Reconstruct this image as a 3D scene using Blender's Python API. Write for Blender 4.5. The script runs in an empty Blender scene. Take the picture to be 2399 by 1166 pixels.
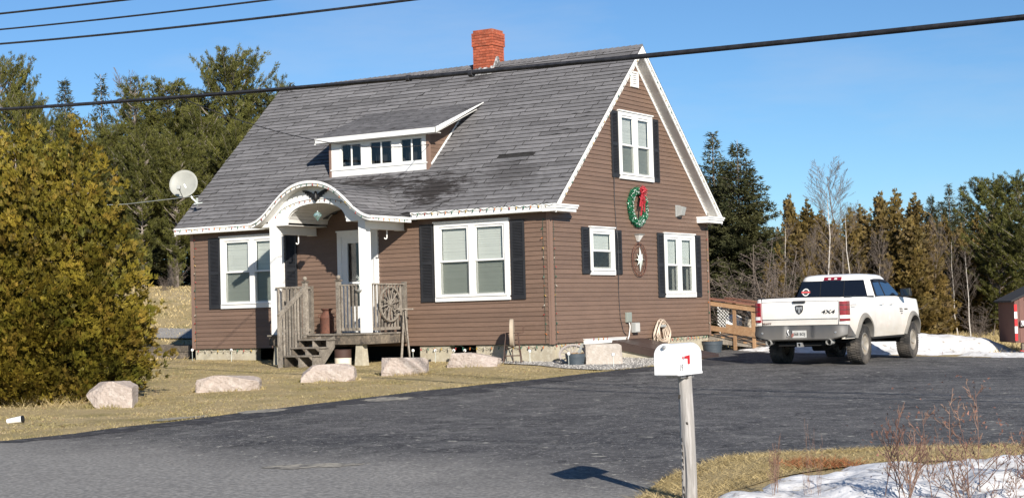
import bpy, bmesh, math, random
import numpy as np
from mathutils import Vector, Matrix, Euler, noise

random.seed(7)
RNG = np.random.default_rng(7)
SC = bpy.context.scene
COL = SC.collection
PI = math.pi

# ------------------------------------------------------------------ camera
CAM = np.array([18.3844, -31.1806, 0.6820])
YAW, PITCH, ROLL, FPX = math.radians(31.869), math.radians(2.266), math.radians(-1.53), 3821.26
FW = np.array([-math.sin(YAW) * math.cos(PITCH), math.cos(YAW) * math.cos(PITCH), math.sin(PITCH)])
_r = np.array([math.cos(YAW), math.sin(YAW), 0.0]); _u = np.cross(_r, FW)
RT = math.cos(ROLL) * _r + math.sin(ROLL) * _u
UP = -math.sin(ROLL) * _r + math.cos(ROLL) * _u
cd = bpy.data.cameras.new('camera'); cam = bpy.data.objects.new('camera', cd); COL.objects.link(cam)
cam.matrix_world = Matrix(((RT[0], UP[0], -FW[0], CAM[0]), (RT[1], UP[1], -FW[1], CAM[1]), (RT[2], UP[2], -FW[2], CAM[2]), (0, 0, 0, 1)))
cd.sensor_fit = 'HORIZONTAL'; cd.sensor_width = 36.0; cd.lens = 36.0 * FPX / 2399.0
cd.clip_start = 0.1; cd.clip_end = 3000
SC.camera = cam

# ------------------------------------------------------------------ light
SUN_EL = math.radians(24.5)
sx, sy = 0.763, -0.647
SUN = Vector((sx * math.cos(SUN_EL), sy * math.cos(SUN_EL), math.sin(SUN_EL))).normalized()
sl = bpy.data.lights.new('sun', 'SUN'); sl.energy = 5.0; sl.angle = math.radians(0.55); sl.color = (1.0, 0.93, 0.83)
so = bpy.data.objects.new('sun', sl); COL.objects.link(so)
so.rotation_euler = SUN.to_track_quat('Z', 'Y').to_euler(); so.location = (30, -30, 30)
W = bpy.data.worlds.new('World'); SC.world = W; W.use_nodes = True
wn = W.node_tree.nodes; wl = W.node_tree.links; wn.clear()
wo = wn.new('ShaderNodeOutputWorld'); bg = wn.new('ShaderNodeBackground'); sk = wn.new('ShaderNodeTexSky')
sk.sky_type = 'NISHITA'; sk.sun_disc = False; sk.sun_elevation = SUN_EL
sk.sun_rotation = math.atan2(sx, sy)
sk.air_density = 1.0; sk.air_density = 0.85; sk.dust_density = 0.0; sk.ozone_density = 3.0; sk.altitude = 200
bg.inputs['Strength'].default_value = 0.064
tc = wn.new('ShaderNodeTexCoord'); mpw = wn.new('ShaderNodeMapping'); mpw.inputs['Scale'].default_value = (1.2, 1.2, 5.5); mpw.inputs['Rotation'].default_value = (0.12, 0.1, 0.3)
nzw = wn.new('ShaderNodeTexNoise'); nzw.inputs['Scale'].default_value = 2.6; nzw.inputs['Detail'].default_value = 7; nzw.inputs['Roughness'].default_value = 0.6
rpw = wn.new('ShaderNodeValToRGB'); rpw.color_ramp.elements[0].position = 0.52; rpw.color_ramp.elements[1].position = 0.85
rpw.color_ramp.elements[0].color = (0, 0, 0, 1); rpw.color_ramp.elements[1].color = (0.30, 0.30, 0.30, 1)
mxw = wn.new('ShaderNodeMix'); mxw.data_type = 'RGBA'; mxw.inputs[7].default_value = (7.0, 7.2, 7.6, 1)
wl.new(tc.outputs['Generated'], mpw.inputs[0]); wl.new(mpw.outputs[0], nzw.inputs[0]); wl.new(nzw.outputs[0], rpw.inputs[0])
wl.new(rpw.outputs[0], mxw.inputs[0]); tnt = wn.new('ShaderNodeMix'); tnt.data_type = 'RGBA'; tnt.blend_type = 'MULTIPLY'; tnt.inputs[0].default_value = 1; tnt.inputs[7].default_value = (.74, .98, 1.16, 1); wl.new(sk.outputs[0], tnt.inputs[6]); wl.new(tnt.outputs[2], mxw.inputs[6]); wl.new(mxw.outputs[2], bg.inputs[0]); wl.new(bg.outputs[0], wo.inputs[0])
SC.view_settings.view_transform = 'Standard'; SC.view_settings.look = 'None'; SC.view_settings.gamma = 1
SC.view_settings.use_curve_mapping = False; SC.view_settings.exposure = 0.62
SC.cycles.max_bounces = 6; SC.cycles.transparent_max_bounces = 12; SC.cycles.use_denoising = True

# ------------------------------------------------------------------ terrain height and placing helpers
def sstep(a, b, t):
    t = min(max((t - a) / (b - a), 0.0), 1.0); return t * t * (3 - 2 * t)
def G(x, y):
    z = -.42 + .025 * min(y, 0) - (.03 * x if x > 0 else .013 * x)
    fl = -.81 + .09 * sstep(0, 2.6, y + 17.75 + .253 * (x - 2.7))
    k = .03; m = max(z, fl); z = m + k * math.log(math.exp((z - m) / k) + math.exp((fl - m) / k))
    dx, dy = x - CAM[0], y - CAM[1]
    lat = dx * _r[0] + dy * _r[1]; dp = -dx * math.sin(YAW) + dy * math.cos(YAW)
    if dp > 44:
        z += (2.35 * sstep(46, 66, dp) - 0.2) * sstep(0, 1, (-lat - 2) / 7.0) + 0.12 * sstep(44, 60, dp) * sstep(0, 6, lat) * 0
    if z < -0.85: z = -0.85
    return z
def at(px, dist):
    """world x, y of a photo column at a given distance along the view axis"""
    p = CAM + (FW + RT * (px - 1199.5) / FPX) * dist
    return float(p[0]), float(p[1])
def zat(px, py, dist):
    p = CAM + (FW + RT * (px - 1199.5) / FPX - UP * (py - 583) / FPX) * dist
    return float(p[2])

# ------------------------------------------------------------------ object helpers
def tag(o, label=None, cat=None, group=None, kind=None):
    if label: o['label'] = label
    if cat: o['category'] = cat
    if group: o['group'] = group
    if kind: o['kind'] = kind
    return o
def empty(name, loc=(0, 0, 0), rz=0.0, label=None, cat=None, group=None):
    o = bpy.data.objects.new(name, None); COL.objects.link(o); o.location = loc; o.rotation_euler = (0, 0, rz)
    o.empty_display_size = 0.1
    return tag(o, label, cat, group)
def link(name, me, parent=None):
    o = bpy.data.objects.new(name, me); COL.objects.link(o)
    if parent is not None: o.parent = parent
    return o
def copy_tree(o, parent=None):
    c = o.copy(); COL.objects.link(c)
    if parent is not None: c.parent = parent
    for ch in list(o.children): copy_tree(ch, c)
    return c

class MB:
    """collects simple solids and builds one mesh"""
    def __init__(s, M=None): s.v = []; s.f = []; s.mi = []; s.t = []; s.M = M; s.cm = 0; s.tone = 0.0
    def add(s, vs, fs):
        b = len(s.v)
        if s.M is not None: vs = [s.M @ Vector(p) for p in vs]
        s.v += [tuple(p) for p in vs]; s.f += [tuple(b + i for i in q) for q in fs]
        s.mi += [s.cm] * len(fs); s.t += [s.tone] * len(fs); return s
    def hexa(s, p):
        return s.add(p, [(0, 3, 2, 1), (4, 5, 6, 7), (0, 1, 5, 4), (1, 2, 6, 5), (2, 3, 7, 6), (3, 0, 4, 7)])
    def box(s, x0, x1, y0, y1, z0, z1):
        return s.hexa([(x0, y0, z0), (x1, y0, z0), (x1, y1, z0), (x0, y1, z0), (x0, y0, z1), (x1, y0, z1), (x1, y1, z1), (x0, y1, z1)])
    def bar(s, a, b, w, h, up=(0, 0, 1)):
        a = Vector(a); b = Vector(b); d = (b - a).normalized(); u = Vector(up)
        r = d.cross(u)
        if r.length < 1e-4: r = d.cross(Vector((0, 1, 0)))
        r.normalize(); u = r.cross(d)
        r *= w / 2; u *= h / 2
        return s.hexa([a - r - u, a + r - u, a + r + u, a - r + u, b - r - u, b + r - u, b + r + u, b - r + u])
    def tube(s, pts, rad, n=6, caps=True, flat=1.0):
        pts = [Vector(p) for p in pts]; rads = rad if isinstance(rad, (list, tuple)) else [rad] * len(pts)
        vs = []; fs = []; pu = None
        for i, p in enumerate(pts):
            d = (pts[min(i + 1, len(pts) - 1)] - pts[max(i - 1, 0)])
            if d.length < 1e-9: d = Vector((0, 0, 1))
            d.normalize()
            if pu is None:
                pu = d.cross(Vector((0, 0, 1)))
                if pu.length < .1: pu = d.cross(Vector((1, 0, 0)))
            pu = (pu - d * pu.dot(d)); pu.normalize(); q = d.cross(pu)
            for k in range(n):
                a = 2 * PI * k / n; vs.append(p + (pu * math.cos(a) + q * math.sin(a) * flat) * rads[i])
        for i in range(len(pts) - 1):
            for k in range(n):
                k2 = (k + 1) % n; fs.append((i * n + k, i * n + k2, (i + 1) * n + k2, (i + 1) * n + k))
        if caps: fs.append(tuple(range(n - 1, -1, -1))); fs.append(tuple((len(pts) - 1) * n + k for k in range(n)))
        return s.add(vs, fs)
    def lathe(s, prof, n=24, c=(0, 0, 0), axis='z', caps=True):
        vs = []; fs = []
        for r, h in prof:
            for k in range(n):
                a = 2 * PI * k / n; x, y = r * math.cos(a), r * math.sin(a)
                p = (x, y, h) if axis == 'z' else ((x, h, y) if axis == 'y' else (h, x, y))
                vs.append((p[0] + c[0], p[1] + c[1], p[2] + c[2]))
        for i in range(len(prof) - 1):
            for k in range(n):
                k2 = (k + 1) % n; fs.append((i * n + k, i * n + k2, (i + 1) * n + k2, (i + 1) * n + k))
        if caps: fs.append(tuple(range(n - 1, -1, -1))); fs.append(tuple((len(prof) - 1) * n + k for k in range(n)))
        return s.add(vs, fs)
    def prism(s, poly, a, b, axis='y'):
        """2D outline extruded between a and b along the axis"""
        n = len(poly)
        def P(u, v, w): return (u, w, v) if axis == 'y' else ((w, u, v) if axis == 'x' else (u, v, w))
        vs = [P(u, v, a) for u, v in poly] + [P(u, v, b) for u, v in poly]
        fs = [tuple(range(n)), tuple(range(2 * n - 1, n - 1, -1))] + [(i, i + n, (i + 1) % n + n, (i + 1) % n) for i in range(n)]
        return s.add(vs, fs)
    def grid(s, fn, nu, nv, closed_u=False):
        vs = [fn(i / nu, j / nv) for j in range(nv + 1) for i in range(nu + 1)]
        fs = [(j * (nu + 1) + i, j * (nu + 1) + i + 1, (j + 1) * (nu + 1) + i + 1, (j + 1) * (nu + 1) + i) for j in range(nv) for i in range(nu)]
        return s.add(vs, fs)
    def mesh(s, name, mats, smooth=None, fix=True):
        me = bpy.data.meshes.new(name); me.from_pydata(s.v, [], s.f)
        mats = mats if isinstance(mats, (list, tuple)) else [mats]
        for m in mats: me.materials.append(m)
        if len(mats) > 1: me.polygons.foreach_set('material_index', s.mi)
        if any(s.t):
            at_ = me.attributes.new('tone', 'FLOAT', 'FACE'); at_.data.foreach_set('value', s.t)
        if fix:
            bm = bmesh.new(); bm.from_mesh(me); bmesh.ops.recalc_face_normals(bm, faces=bm.faces); bm.to_mesh(me); bm.free()
        if smooth is not None:
            me.polygons.foreach_set('use_smooth', [True] * len(me.polygons))
            if smooth < 180:
                me.update()
                try: me.set_sharp_from_angle(angle=math.radians(smooth))
                except Exception: pass
        me.update(); return me
    def build(s, name, mats, parent=None, smooth=None, bevel=0, fix=True):
        o = link(name, s.mesh(name, mats, smooth, fix), parent)
        if bevel:
            b = o.modifiers.new('bevel', 'BEVEL'); b.width = bevel; b.segments = 2; b.limit_method = 'ANGLE'; b.angle_limit = math.radians(40)
        return o

def npmesh(name, V, F, mat_, tone=None, parent=None, smooth=False):
    """V (n,3), F (m,3 or 4) numpy arrays"""
    me = bpy.data.meshes.new(name); m, k = F.shape
    me.vertices.add(len(V)); me.vertices.foreach_set('co', V.astype(np.float32).ravel())
    me.loops.add(m * k); me.loops.foreach_set('vertex_index', F.astype(np.int32).ravel())
    me.polygons.add(m); me.polygons.foreach_set('loop_start', np.arange(0, m * k, k, dtype=np.int32))
    try: me.polygons.foreach_set('loop_total', np.full(m, k, dtype=np.int32))
    except Exception: pass
    if smooth: me.polygons.foreach_set('use_smooth', np.ones(m, dtype=bool))
    me.update(calc_edges=True)
    if tone is not None:
        a = me.attributes.new('tone', 'FLOAT', 'FACE'); a.data.foreach_set('value', tone.astype(np.float32))
    me.materials.append(mat_)
    return me

# ------------------------------------------------------------------ materials
def mat(name, color, rough=.6, c2=None, nscale=3.0, ndet=5, c3=None, n3=0.6, s3=12.0, bump=0.0, bscale=60.0, metal=0.0, stretch=(1, 1, 1), tone=0.0,
        spec=0.4, coat=0.0, trans=0.0, ramp=(.35, .65), ramp3=(.5, .62), bdist=.01):
    m = bpy.data.materials.new(name); m.use_nodes = True; nt = m.node_tree; N = nt.nodes; L = nt.links
    b = N['Principled BSDF']; out = N['Material Output']
    b.inputs['Roughness'].default_value = rough; b.inputs['Metallic'].default_value = metal
    b.inputs['Specular IOR Level'].default_value = spec; b.inputs['Coat Weight'].default_value = coat
    tcn = N.new('ShaderNodeTexCoord'); mp = N.new('ShaderNodeMapping'); mp.inputs['Scale'].default_value = stretch
    L.new(tcn.outputs['Object'], mp.inputs[0])
    rgb = N.new('ShaderNodeRGB'); rgb.outputs[0].default_value = (*color, 1); cur = rgb.outputs[0]
    def layer(cur, col, scale, det, lo, hi, amt=1.0):
        nz = N.new('ShaderNodeTexNoise'); nz.inputs['Scale'].default_value = scale; nz.inputs['Detail'].default_value = det; nz.inputs['Roughness'].default_value = .6
        L.new(mp.outputs[0], nz.inputs[0])
        mr = N.new('ShaderNodeMapRange'); mr.inputs[1].default_value = lo; mr.inputs[2].default_value = hi; mr.inputs[4].default_value = amt
        L.new(nz.outputs[0], mr.inputs[0])
        mx = N.new('ShaderNodeMix'); mx.data_type = 'RGBA'; mx.inputs[7].default_value = (*col, 1)
        L.new(mr.outputs[0], mx.inputs[0]); L.new(cur, mx.inputs[6]); return mx.outputs[2]
    if c2: cur = layer(cur, c2, nscale, ndet, ramp[0], ramp[1])
    if c3: cur = layer(cur, c3, s3, 6, ramp3[0], ramp3[1], n3)
    if tone:
        an = N.new('ShaderNodeAttribute'); an.attribute_name = 'tone'
        ma = N.new('ShaderNodeMath'); ma.operation = 'MULTIPLY_ADD'; ma.inputs[1].default_value = tone; ma.inputs[2].default_value = 1.0
        L.new(an.outputs['Fac'], ma.inputs[0])
        vm = N.new('ShaderNodeVectorMath'); vm.operation = 'SCALE'; L.new(cur, vm.inputs[0]); L.new(ma.outputs[0], vm.inputs['Scale']); cur = vm.outputs[0]
    L.new(cur, b.inputs['Base Color'])
    if bump:
        nb = N.new('ShaderNodeTexNoise'); nb.inputs['Scale'].default_value = bscale; nb.inputs['Detail'].default_value = 4
        L.new(mp.outputs[0], nb.inputs[0]); bp = N.new('ShaderNodeBump'); bp.inputs['Strength'].default_value = bump; bp.inputs['Distance'].default_value = bdist
        L.new(nb.outputs[0], bp.inputs['Height']); L.new(bp.outputs[0], b.inputs['Normal'])
    if trans:
        tr = N.new('ShaderNodeBsdfTranslucent'); ms = N.new('ShaderNodeMixShader'); ms.inputs[0].default_value = trans
        L.new(cur, tr.inputs[0]); L.new(b.outputs[0], ms.inputs[1]); L.new(tr.outputs[0], ms.inputs[2]); L.new(ms.outputs[0], out.inputs[0])
    m['cur'] = 1
    return m
def glassmat(name, tint=(1, 1, 1), base=0.06, rough=0.02):
    m = bpy.data.materials.new(name); m.use_nodes = True; nt = m.node_tree; N = nt.nodes; L = nt.links; N.clear()
    o = N.new('ShaderNodeOutputMaterial'); t = N.new('ShaderNodeBsdfTransparent'); t.inputs[0].default_value = (*tint, 1)
    g = N.new('ShaderNodeBsdfGlossy'); g.inputs['Roughness'].default_value = rough
    lw = N.new('ShaderNodeLayerWeight'); lw.inputs[0].default_value = .5
    fr = N.new('ShaderNodeMath'); fr.operation = 'POWER'; fr.inputs[1].default_value = 4.0; L.new(lw.outputs['Facing'], fr.inputs[0])
    ad = N.new('ShaderNodeMath'); ad.operation = 'MULTIPLY_ADD'; ad.inputs[1].default_value = .7; ad.inputs[2].default_value = base; ad.use_clamp = True
    mx = N.new('ShaderNodeMixShader'); L.new(fr.outputs[0], ad.inputs[0]); L.new(ad.outputs[0], mx.inputs[0]); L.new(t.outputs[0], mx.inputs[1]); L.new(g.outputs[0], mx.inputs[2]); L.new(mx.outputs[0], o.inputs[0])
    return m

M = {}
M['siding'] = mat('siding_vinyl', (.174, .113, .082), .5, c2=(.152, .099, .072), nscale=1.3, c3=(.19, .126, .096), n3=.5, s3=9, bump=.25, bscale=220, tone=.09, spec=.35, stretch=(1, 1, 4))
M['corner'] = mat('corner_vinyl', (.22, .145, .112), .5, c2=(.2, .13, .1), nscale=2)
M['white'] = mat('white_trim_paint', (.80, .80, .78), .45, c2=(.74, .74, .72), nscale=2.0, c3=(.6, .58, .54), n3=.35, s3=7, ramp3=(.58, .75))
M['offwhite'] = mat('soffit_vinyl', (.7, .69, .66), .5, c2=(.62, .61, .58), nscale=4)
M['shutter'] = mat('shutter_plastic', (.018, .019, .022), .55, c2=(.025, .026, .03), nscale=3)
M['glass'] = glassmat('window_glass', (.99, 1, .99), .04)
M['screen'] = glassmat('insect_screen', (.80, .81, .80), .02, .5)
M['blind'] = mat('blind_slat', (.54, .555, .53), .6)
M['room'] = mat('unlit_interior_shade', (.015, .015, .017), .9)  # near-black colour standing in for unlit rooms and crawl space
M['curtain'] = mat('curtain_cloth', (.5, .48, .45), .9, c2=(.4, .38, .36), nscale=9)
M['roofdeck'] = mat('roof_underlay', (.035, .034, .035), .9)
M['concrete'] = mat('foundation_concrete', (.44, .40, .30), .85, c2=(.36, .32, .245), nscale=2.2, c3=(.5, .47, .38), n3=.6, s3=11, bump=.4, bscale=60)
M['brick'] = mat('chimney_brick', (.36, .085, .04), .8, c2=(.30, .07, .035), nscale=7, c3=(.42, .15, .09), n3=.6, s3=22, bump=.5, bscale=70, tone=.25)
M['mortar'] = mat('mortar', (.30, .13, .085), .9)
M['flash'] = mat('roof_cement_flashing', (.5, .5, .5), .5, c2=(.12, .12, .12), nscale=14, ramp=(.42, .56))
M['gwood'] = mat('weathered_grey_wood', (.25, .22, .18), .8, c2=(.14, .12, .10), nscale=5, c3=(.34, .305, .26), n3=.6, s3=24, bump=.5, bscale=60, stretch=(1, 1, 1), tone=.3)
M['dwood'] = mat('dark_damp_wood', (.17, .14, .105), .8, c2=(.06, .052, .045), nscale=3.5, c3=(.25, .2, .15), n3=.6, s3=16, bump=.5, bscale=60, tone=.3)
M['ramp'] = mat('treated_lumber', (.36, .215, .115), .75, c2=(.28, .165, .09), nscale=5, c3=(.42, .28, .16), n3=.6, s3=18, bump=.4, bscale=60, tone=.25)
M['rail'] = mat('stained_cap_board', (.2, .09, .06), .75, c2=(.15, .07, .05), nscale=6, tone=.25)
M['rust'] = mat('rusted_steel', (.115, .05, .036), .75, c2=(.165, .068, .042), nscale=5, c3=(.07, .035, .028), n3=.7, s3=13, bump=.4, bscale=80, metal=.1)
M['black'] = mat('black_paint', (.012, .012, .013), .5)
M['blackmetal'] = mat('dark_iron', (.05, .035, .03), .6, c2=(.1, .05, .035), nscale=20)
M['granite'] = mat('pink_granite', (.43, .36, .315), .85, c2=(.33, .275, .24), nscale=2.0, c3=(.52, .465, .42), n3=.5, s3=9, ramp3=(.5, .62), bump=1.0, bscale=22, bdist=.03)
M['stain'] = mat('iron_stained_stone', (.28, .17, .1), .9, c2=(.5, .38, .3), nscale=9, bump=.6, bscale=30)
M['grind'] = mat('sandstone', (.46, .38, .29), .85, c2=(.38, .31, .23), nscale=6, bump=.4)
M['tub'] = mat('planter_plastic', (.045, .06, .075), .55, c2=(.06, .075, .09), nscale=5)
M['soil'] = mat('dry_soil', (.12, .075, .05), .95, c2=(.24, .16, .1), nscale=20, bump=.8, bscale=60)
M['hose'] = mat('tan_hose', (.62, .52, .42), .55, c2=(.55, .45, .36), nscale=5)
M['bulk'] = mat('bulkhead_steel', (.05, .034, .03), .4, c2=(.065, .045, .04), nscale=3)
M['grey'] = mat('grey_plastic', (.33, .34, .33), .5)
M['greybox'] = mat('grey_green_box', (.25, .28, .25), .5)
M['wreath'] = mat('green_garland', (.008, .10, .045), .35, c2=(.015, .16, .075), nscale=25, tone=.5, spec=.8)
M['bow'] = mat('red_ribbon', (.36, .02, .035), .4, c2=(.48, .05, .06), nscale=12, tone=.3)
M['bead'] = mat('garland_glitter', (.75, .8, .78), .2)
M['silver'] = mat('painted_metal_star', (.62, .66, .62), .35, metal=.4)
M['sred'] = bpy.data.materials.new('x')
for k, c in dict(b_red=(.30, .03, .025), b_green=(.01, .11, .07), b_orange=(.42, .13, .03), b_yellow=(.40, .26, .05), b_white=(.38, .34, .28)).items(): M[k] = mat('bulb_glass_' + k[2:], c, .22, spec=.6)
bpy.data.materials.remove(M.pop('sred'))
M['lwire'] = mat('green_light_wire', (.02, .045, .03), .6)
M['cable'] = mat('cable_jacket', (.016, .016, .018), .55, c2=(.035, .035, .04), nscale=8)
M['mbox'] = mat('white_enamel', (.82, .82, .82), .3, c2=(.78, .78, .78), nscale=6, c3=(.5, .5, .48), n3=.5, s3=30, ramp3=(.66, .75))
M['flag'] = mat('red_flag', (.5, .01, .015), .4)
M['ink'] = mat('grey_numerals', (.3, .3, .3), .6)
M['post'] = mat('weathered_post', (.34, .32, .30), .85, c2=(.24, .225, .21), nscale=5, c3=(.44, .42, .40), n3=.6, s3=14, stretch=(3, 3, .25), bump=.8, bscale=14, bdist=.012)
M['char'] = mat('post_rot', (.03, .026, .024), .95, c2=(.08, .07, .06), nscale=9)
M['trunkw'] = mat('birch_bark', (.62, .58, .52), .8, c2=(.4, .36, .32), nscale=6, c3=(.08, .07, .06), n3=.7, s3=9, stretch=(1, 1, 2.5), ramp3=(.6, .68))
M['trunk'] = mat('conifer_bark', (.17, .14, .115), .9, c2=(.28, .245, .21), nscale=6, bump=.6, bscale=25)
M['twig'] = mat('bare_twig', (.25, .19, .15), .8, c2=(.36, .30, .25), nscale=3)
M['redtwig'] = mat('reddish_twig', (.12, .06, .045), .7, c2=(.26, .17, .12), nscale=2.2)
M['pine'] = mat('pine_needles', (.115, .112, .026), .65, c2=(.068, .074, .02), nscale=.9, tone=.55, trans=.08, spec=.2)
M['spruce'] = mat('spruce_needles', (.072, .070, .026), .65, c2=(.036, .042, .018), nscale=.9, tone=.45, trans=.1, spec=.2)
M['cedar'] = mat('cedar_sprays', (.165, .122, .015), .6, c2=(.078, .076, .010), nscale=1.1, c3=(.24, .13, .03), n3=.35, s3=2.6, tone=.65, trans=.10, spec=.2)
M['cedarfar'] = mat('far_cedar_sprays', (.145, .096, .026), .65, c2=(.075, .060, .019), nscale=.6, c3=(.16, .11, .055), n3=.6, s3=1.4, tone=.5, trans=.1, spec=.2)
M['tan'] = mat('dead_leaves', (.30, .2, .11), .9, tone=.4)
# ------------------------------------------------------------------ ground sheets
def inpoly(x, y, poly):
    x = np.asarray(x, float); y = np.asarray(y, float); c = np.zeros(x.shape, bool); n = len(poly)
    for i in range(n):
        x0, y0 = poly[i]; x1, y1 = poly[(i + 1) % n]
        if y0 == y1: continue
        k = ((y0 > y) != (y1 > y)) & (x < (x1 - x0) * (y - y0) / (y1 - y0) + x0); c ^= k
    return c
def nearest_on(poly, x, y):
    best = None
    for i in range(len(poly)):
        ax, ay = poly[i]; bx, by = poly[(i + 1) % len(poly)]
        dx, dy = bx - ax, by - ay; t = max(0, min(1, ((x - ax) * dx + (y - ay) * dy) / (dx * dx + dy * dy + 1e-12)))
        qx, qy = ax + dx * t, ay + dy * t; d = (qx - x) ** 2 + (qy - y) ** 2
        if best is None or d < best[0]: best = (d, qx, qy)
    return best
def roadline(x): return -17.75 - .253 * (x - 2.7)
DRIVE = [(1.0, -17.3), (1.62, -16.7), (2.12, -15.9), (2.12, -14.3), (1.76, -12.6), (1.62, -10.8), (1.55, -9.2), (1.64, -7.7), (1.86, -6.2), (2.15, -4.6), (2.32, -3.0), (2.48, -1.7), (2.72, -.35), (2.6, 1.2), (2.3, 2.6), (1.9, 4.6), (.35, 5.2),
         (.3, 7.6), (.9, 10.5), (3.2, 10.2), (4.2, 7.6), (6.0, 6.95), (7.9, 7.15), (11, 8.2), (34, 12), (34, -9), (20, -13.4), (17, -14.3), (14.24, -15.36), (13.15, -15.85), (12.53, -16.49), (12.21, -16.76), (11.97, -17.19), (12.04, -18.24), (12.09, -18.67), (12.25, -19.31), (12.4, -19.75),
         (12.45, roadline(12.45) - .25), (1.0, roadline(1.0) - .25)]
def wob(poly, step=.35, amp=.05):
    out = []
    for i in range(len(poly)):
        a = poly[i]; b = poly[(i + 1) % len(poly)]; d = math.hypot(b[0] - a[0], b[1] - a[1]); n = max(1, int(d / step))
        for k in range(n):
            x = a[0] + (b[0] - a[0]) * k / n; y = a[1] + (b[1] - a[1]) * k / n
            w = noise.noise_vector(Vector((x * 1.3, y * 1.3, 3))) * amp
            out.append((x + w[0], y + w[1]))
    return out
DRIVE = wob(DRIVE)
def sheet(name, poly, off, cell, m, bbox=None, zf=G):
    xs = [p[0] for p in poly]; ys = [p[1] for p in poly]
    x0, x1, y0, y1 = bbox or (min(xs) - cell, max(xs) + cell, min(ys) - cell, max(ys) + cell)
    nx = int((x1 - x0) / cell) + 1; ny = int((y1 - y0) / cell) + 1
    gx = x0 + np.arange(nx + 1) * cell; gy = y0 + np.arange(ny + 1) * cell
    cx, cy = np.meshgrid(gx[:-1] + cell / 2, gy[:-1] + cell / 2, indexing='ij')
    ins = inpoly(cx, cy, poly); idx = -np.ones((nx + 1, ny + 1), int); V = []; F = []
    for i, j in zip(*np.nonzero(ins)):
        q = []
        for a, b in ((i, j), (i + 1, j), (i + 1, j + 1), (i, j + 1)):
            if idx[a, b] < 0:
                x, y = gx[a], gy[b]
                full = 0 < a < nx and 0 < b < ny and ins[a - 1, b - 1] and ins[a, b - 1] and ins[a - 1, b] and ins[a, b]
                if not full and bbox is None:
                    _, x, y = nearest_on(poly, x, y)
                idx[a, b] = len(V); V.append((x, y, zf(x, y) + off))
            q.append(idx[a, b])
        F.append(q)
    me = npmesh(name, np.array(V), np.array(F), m); return link(name, me)

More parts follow.
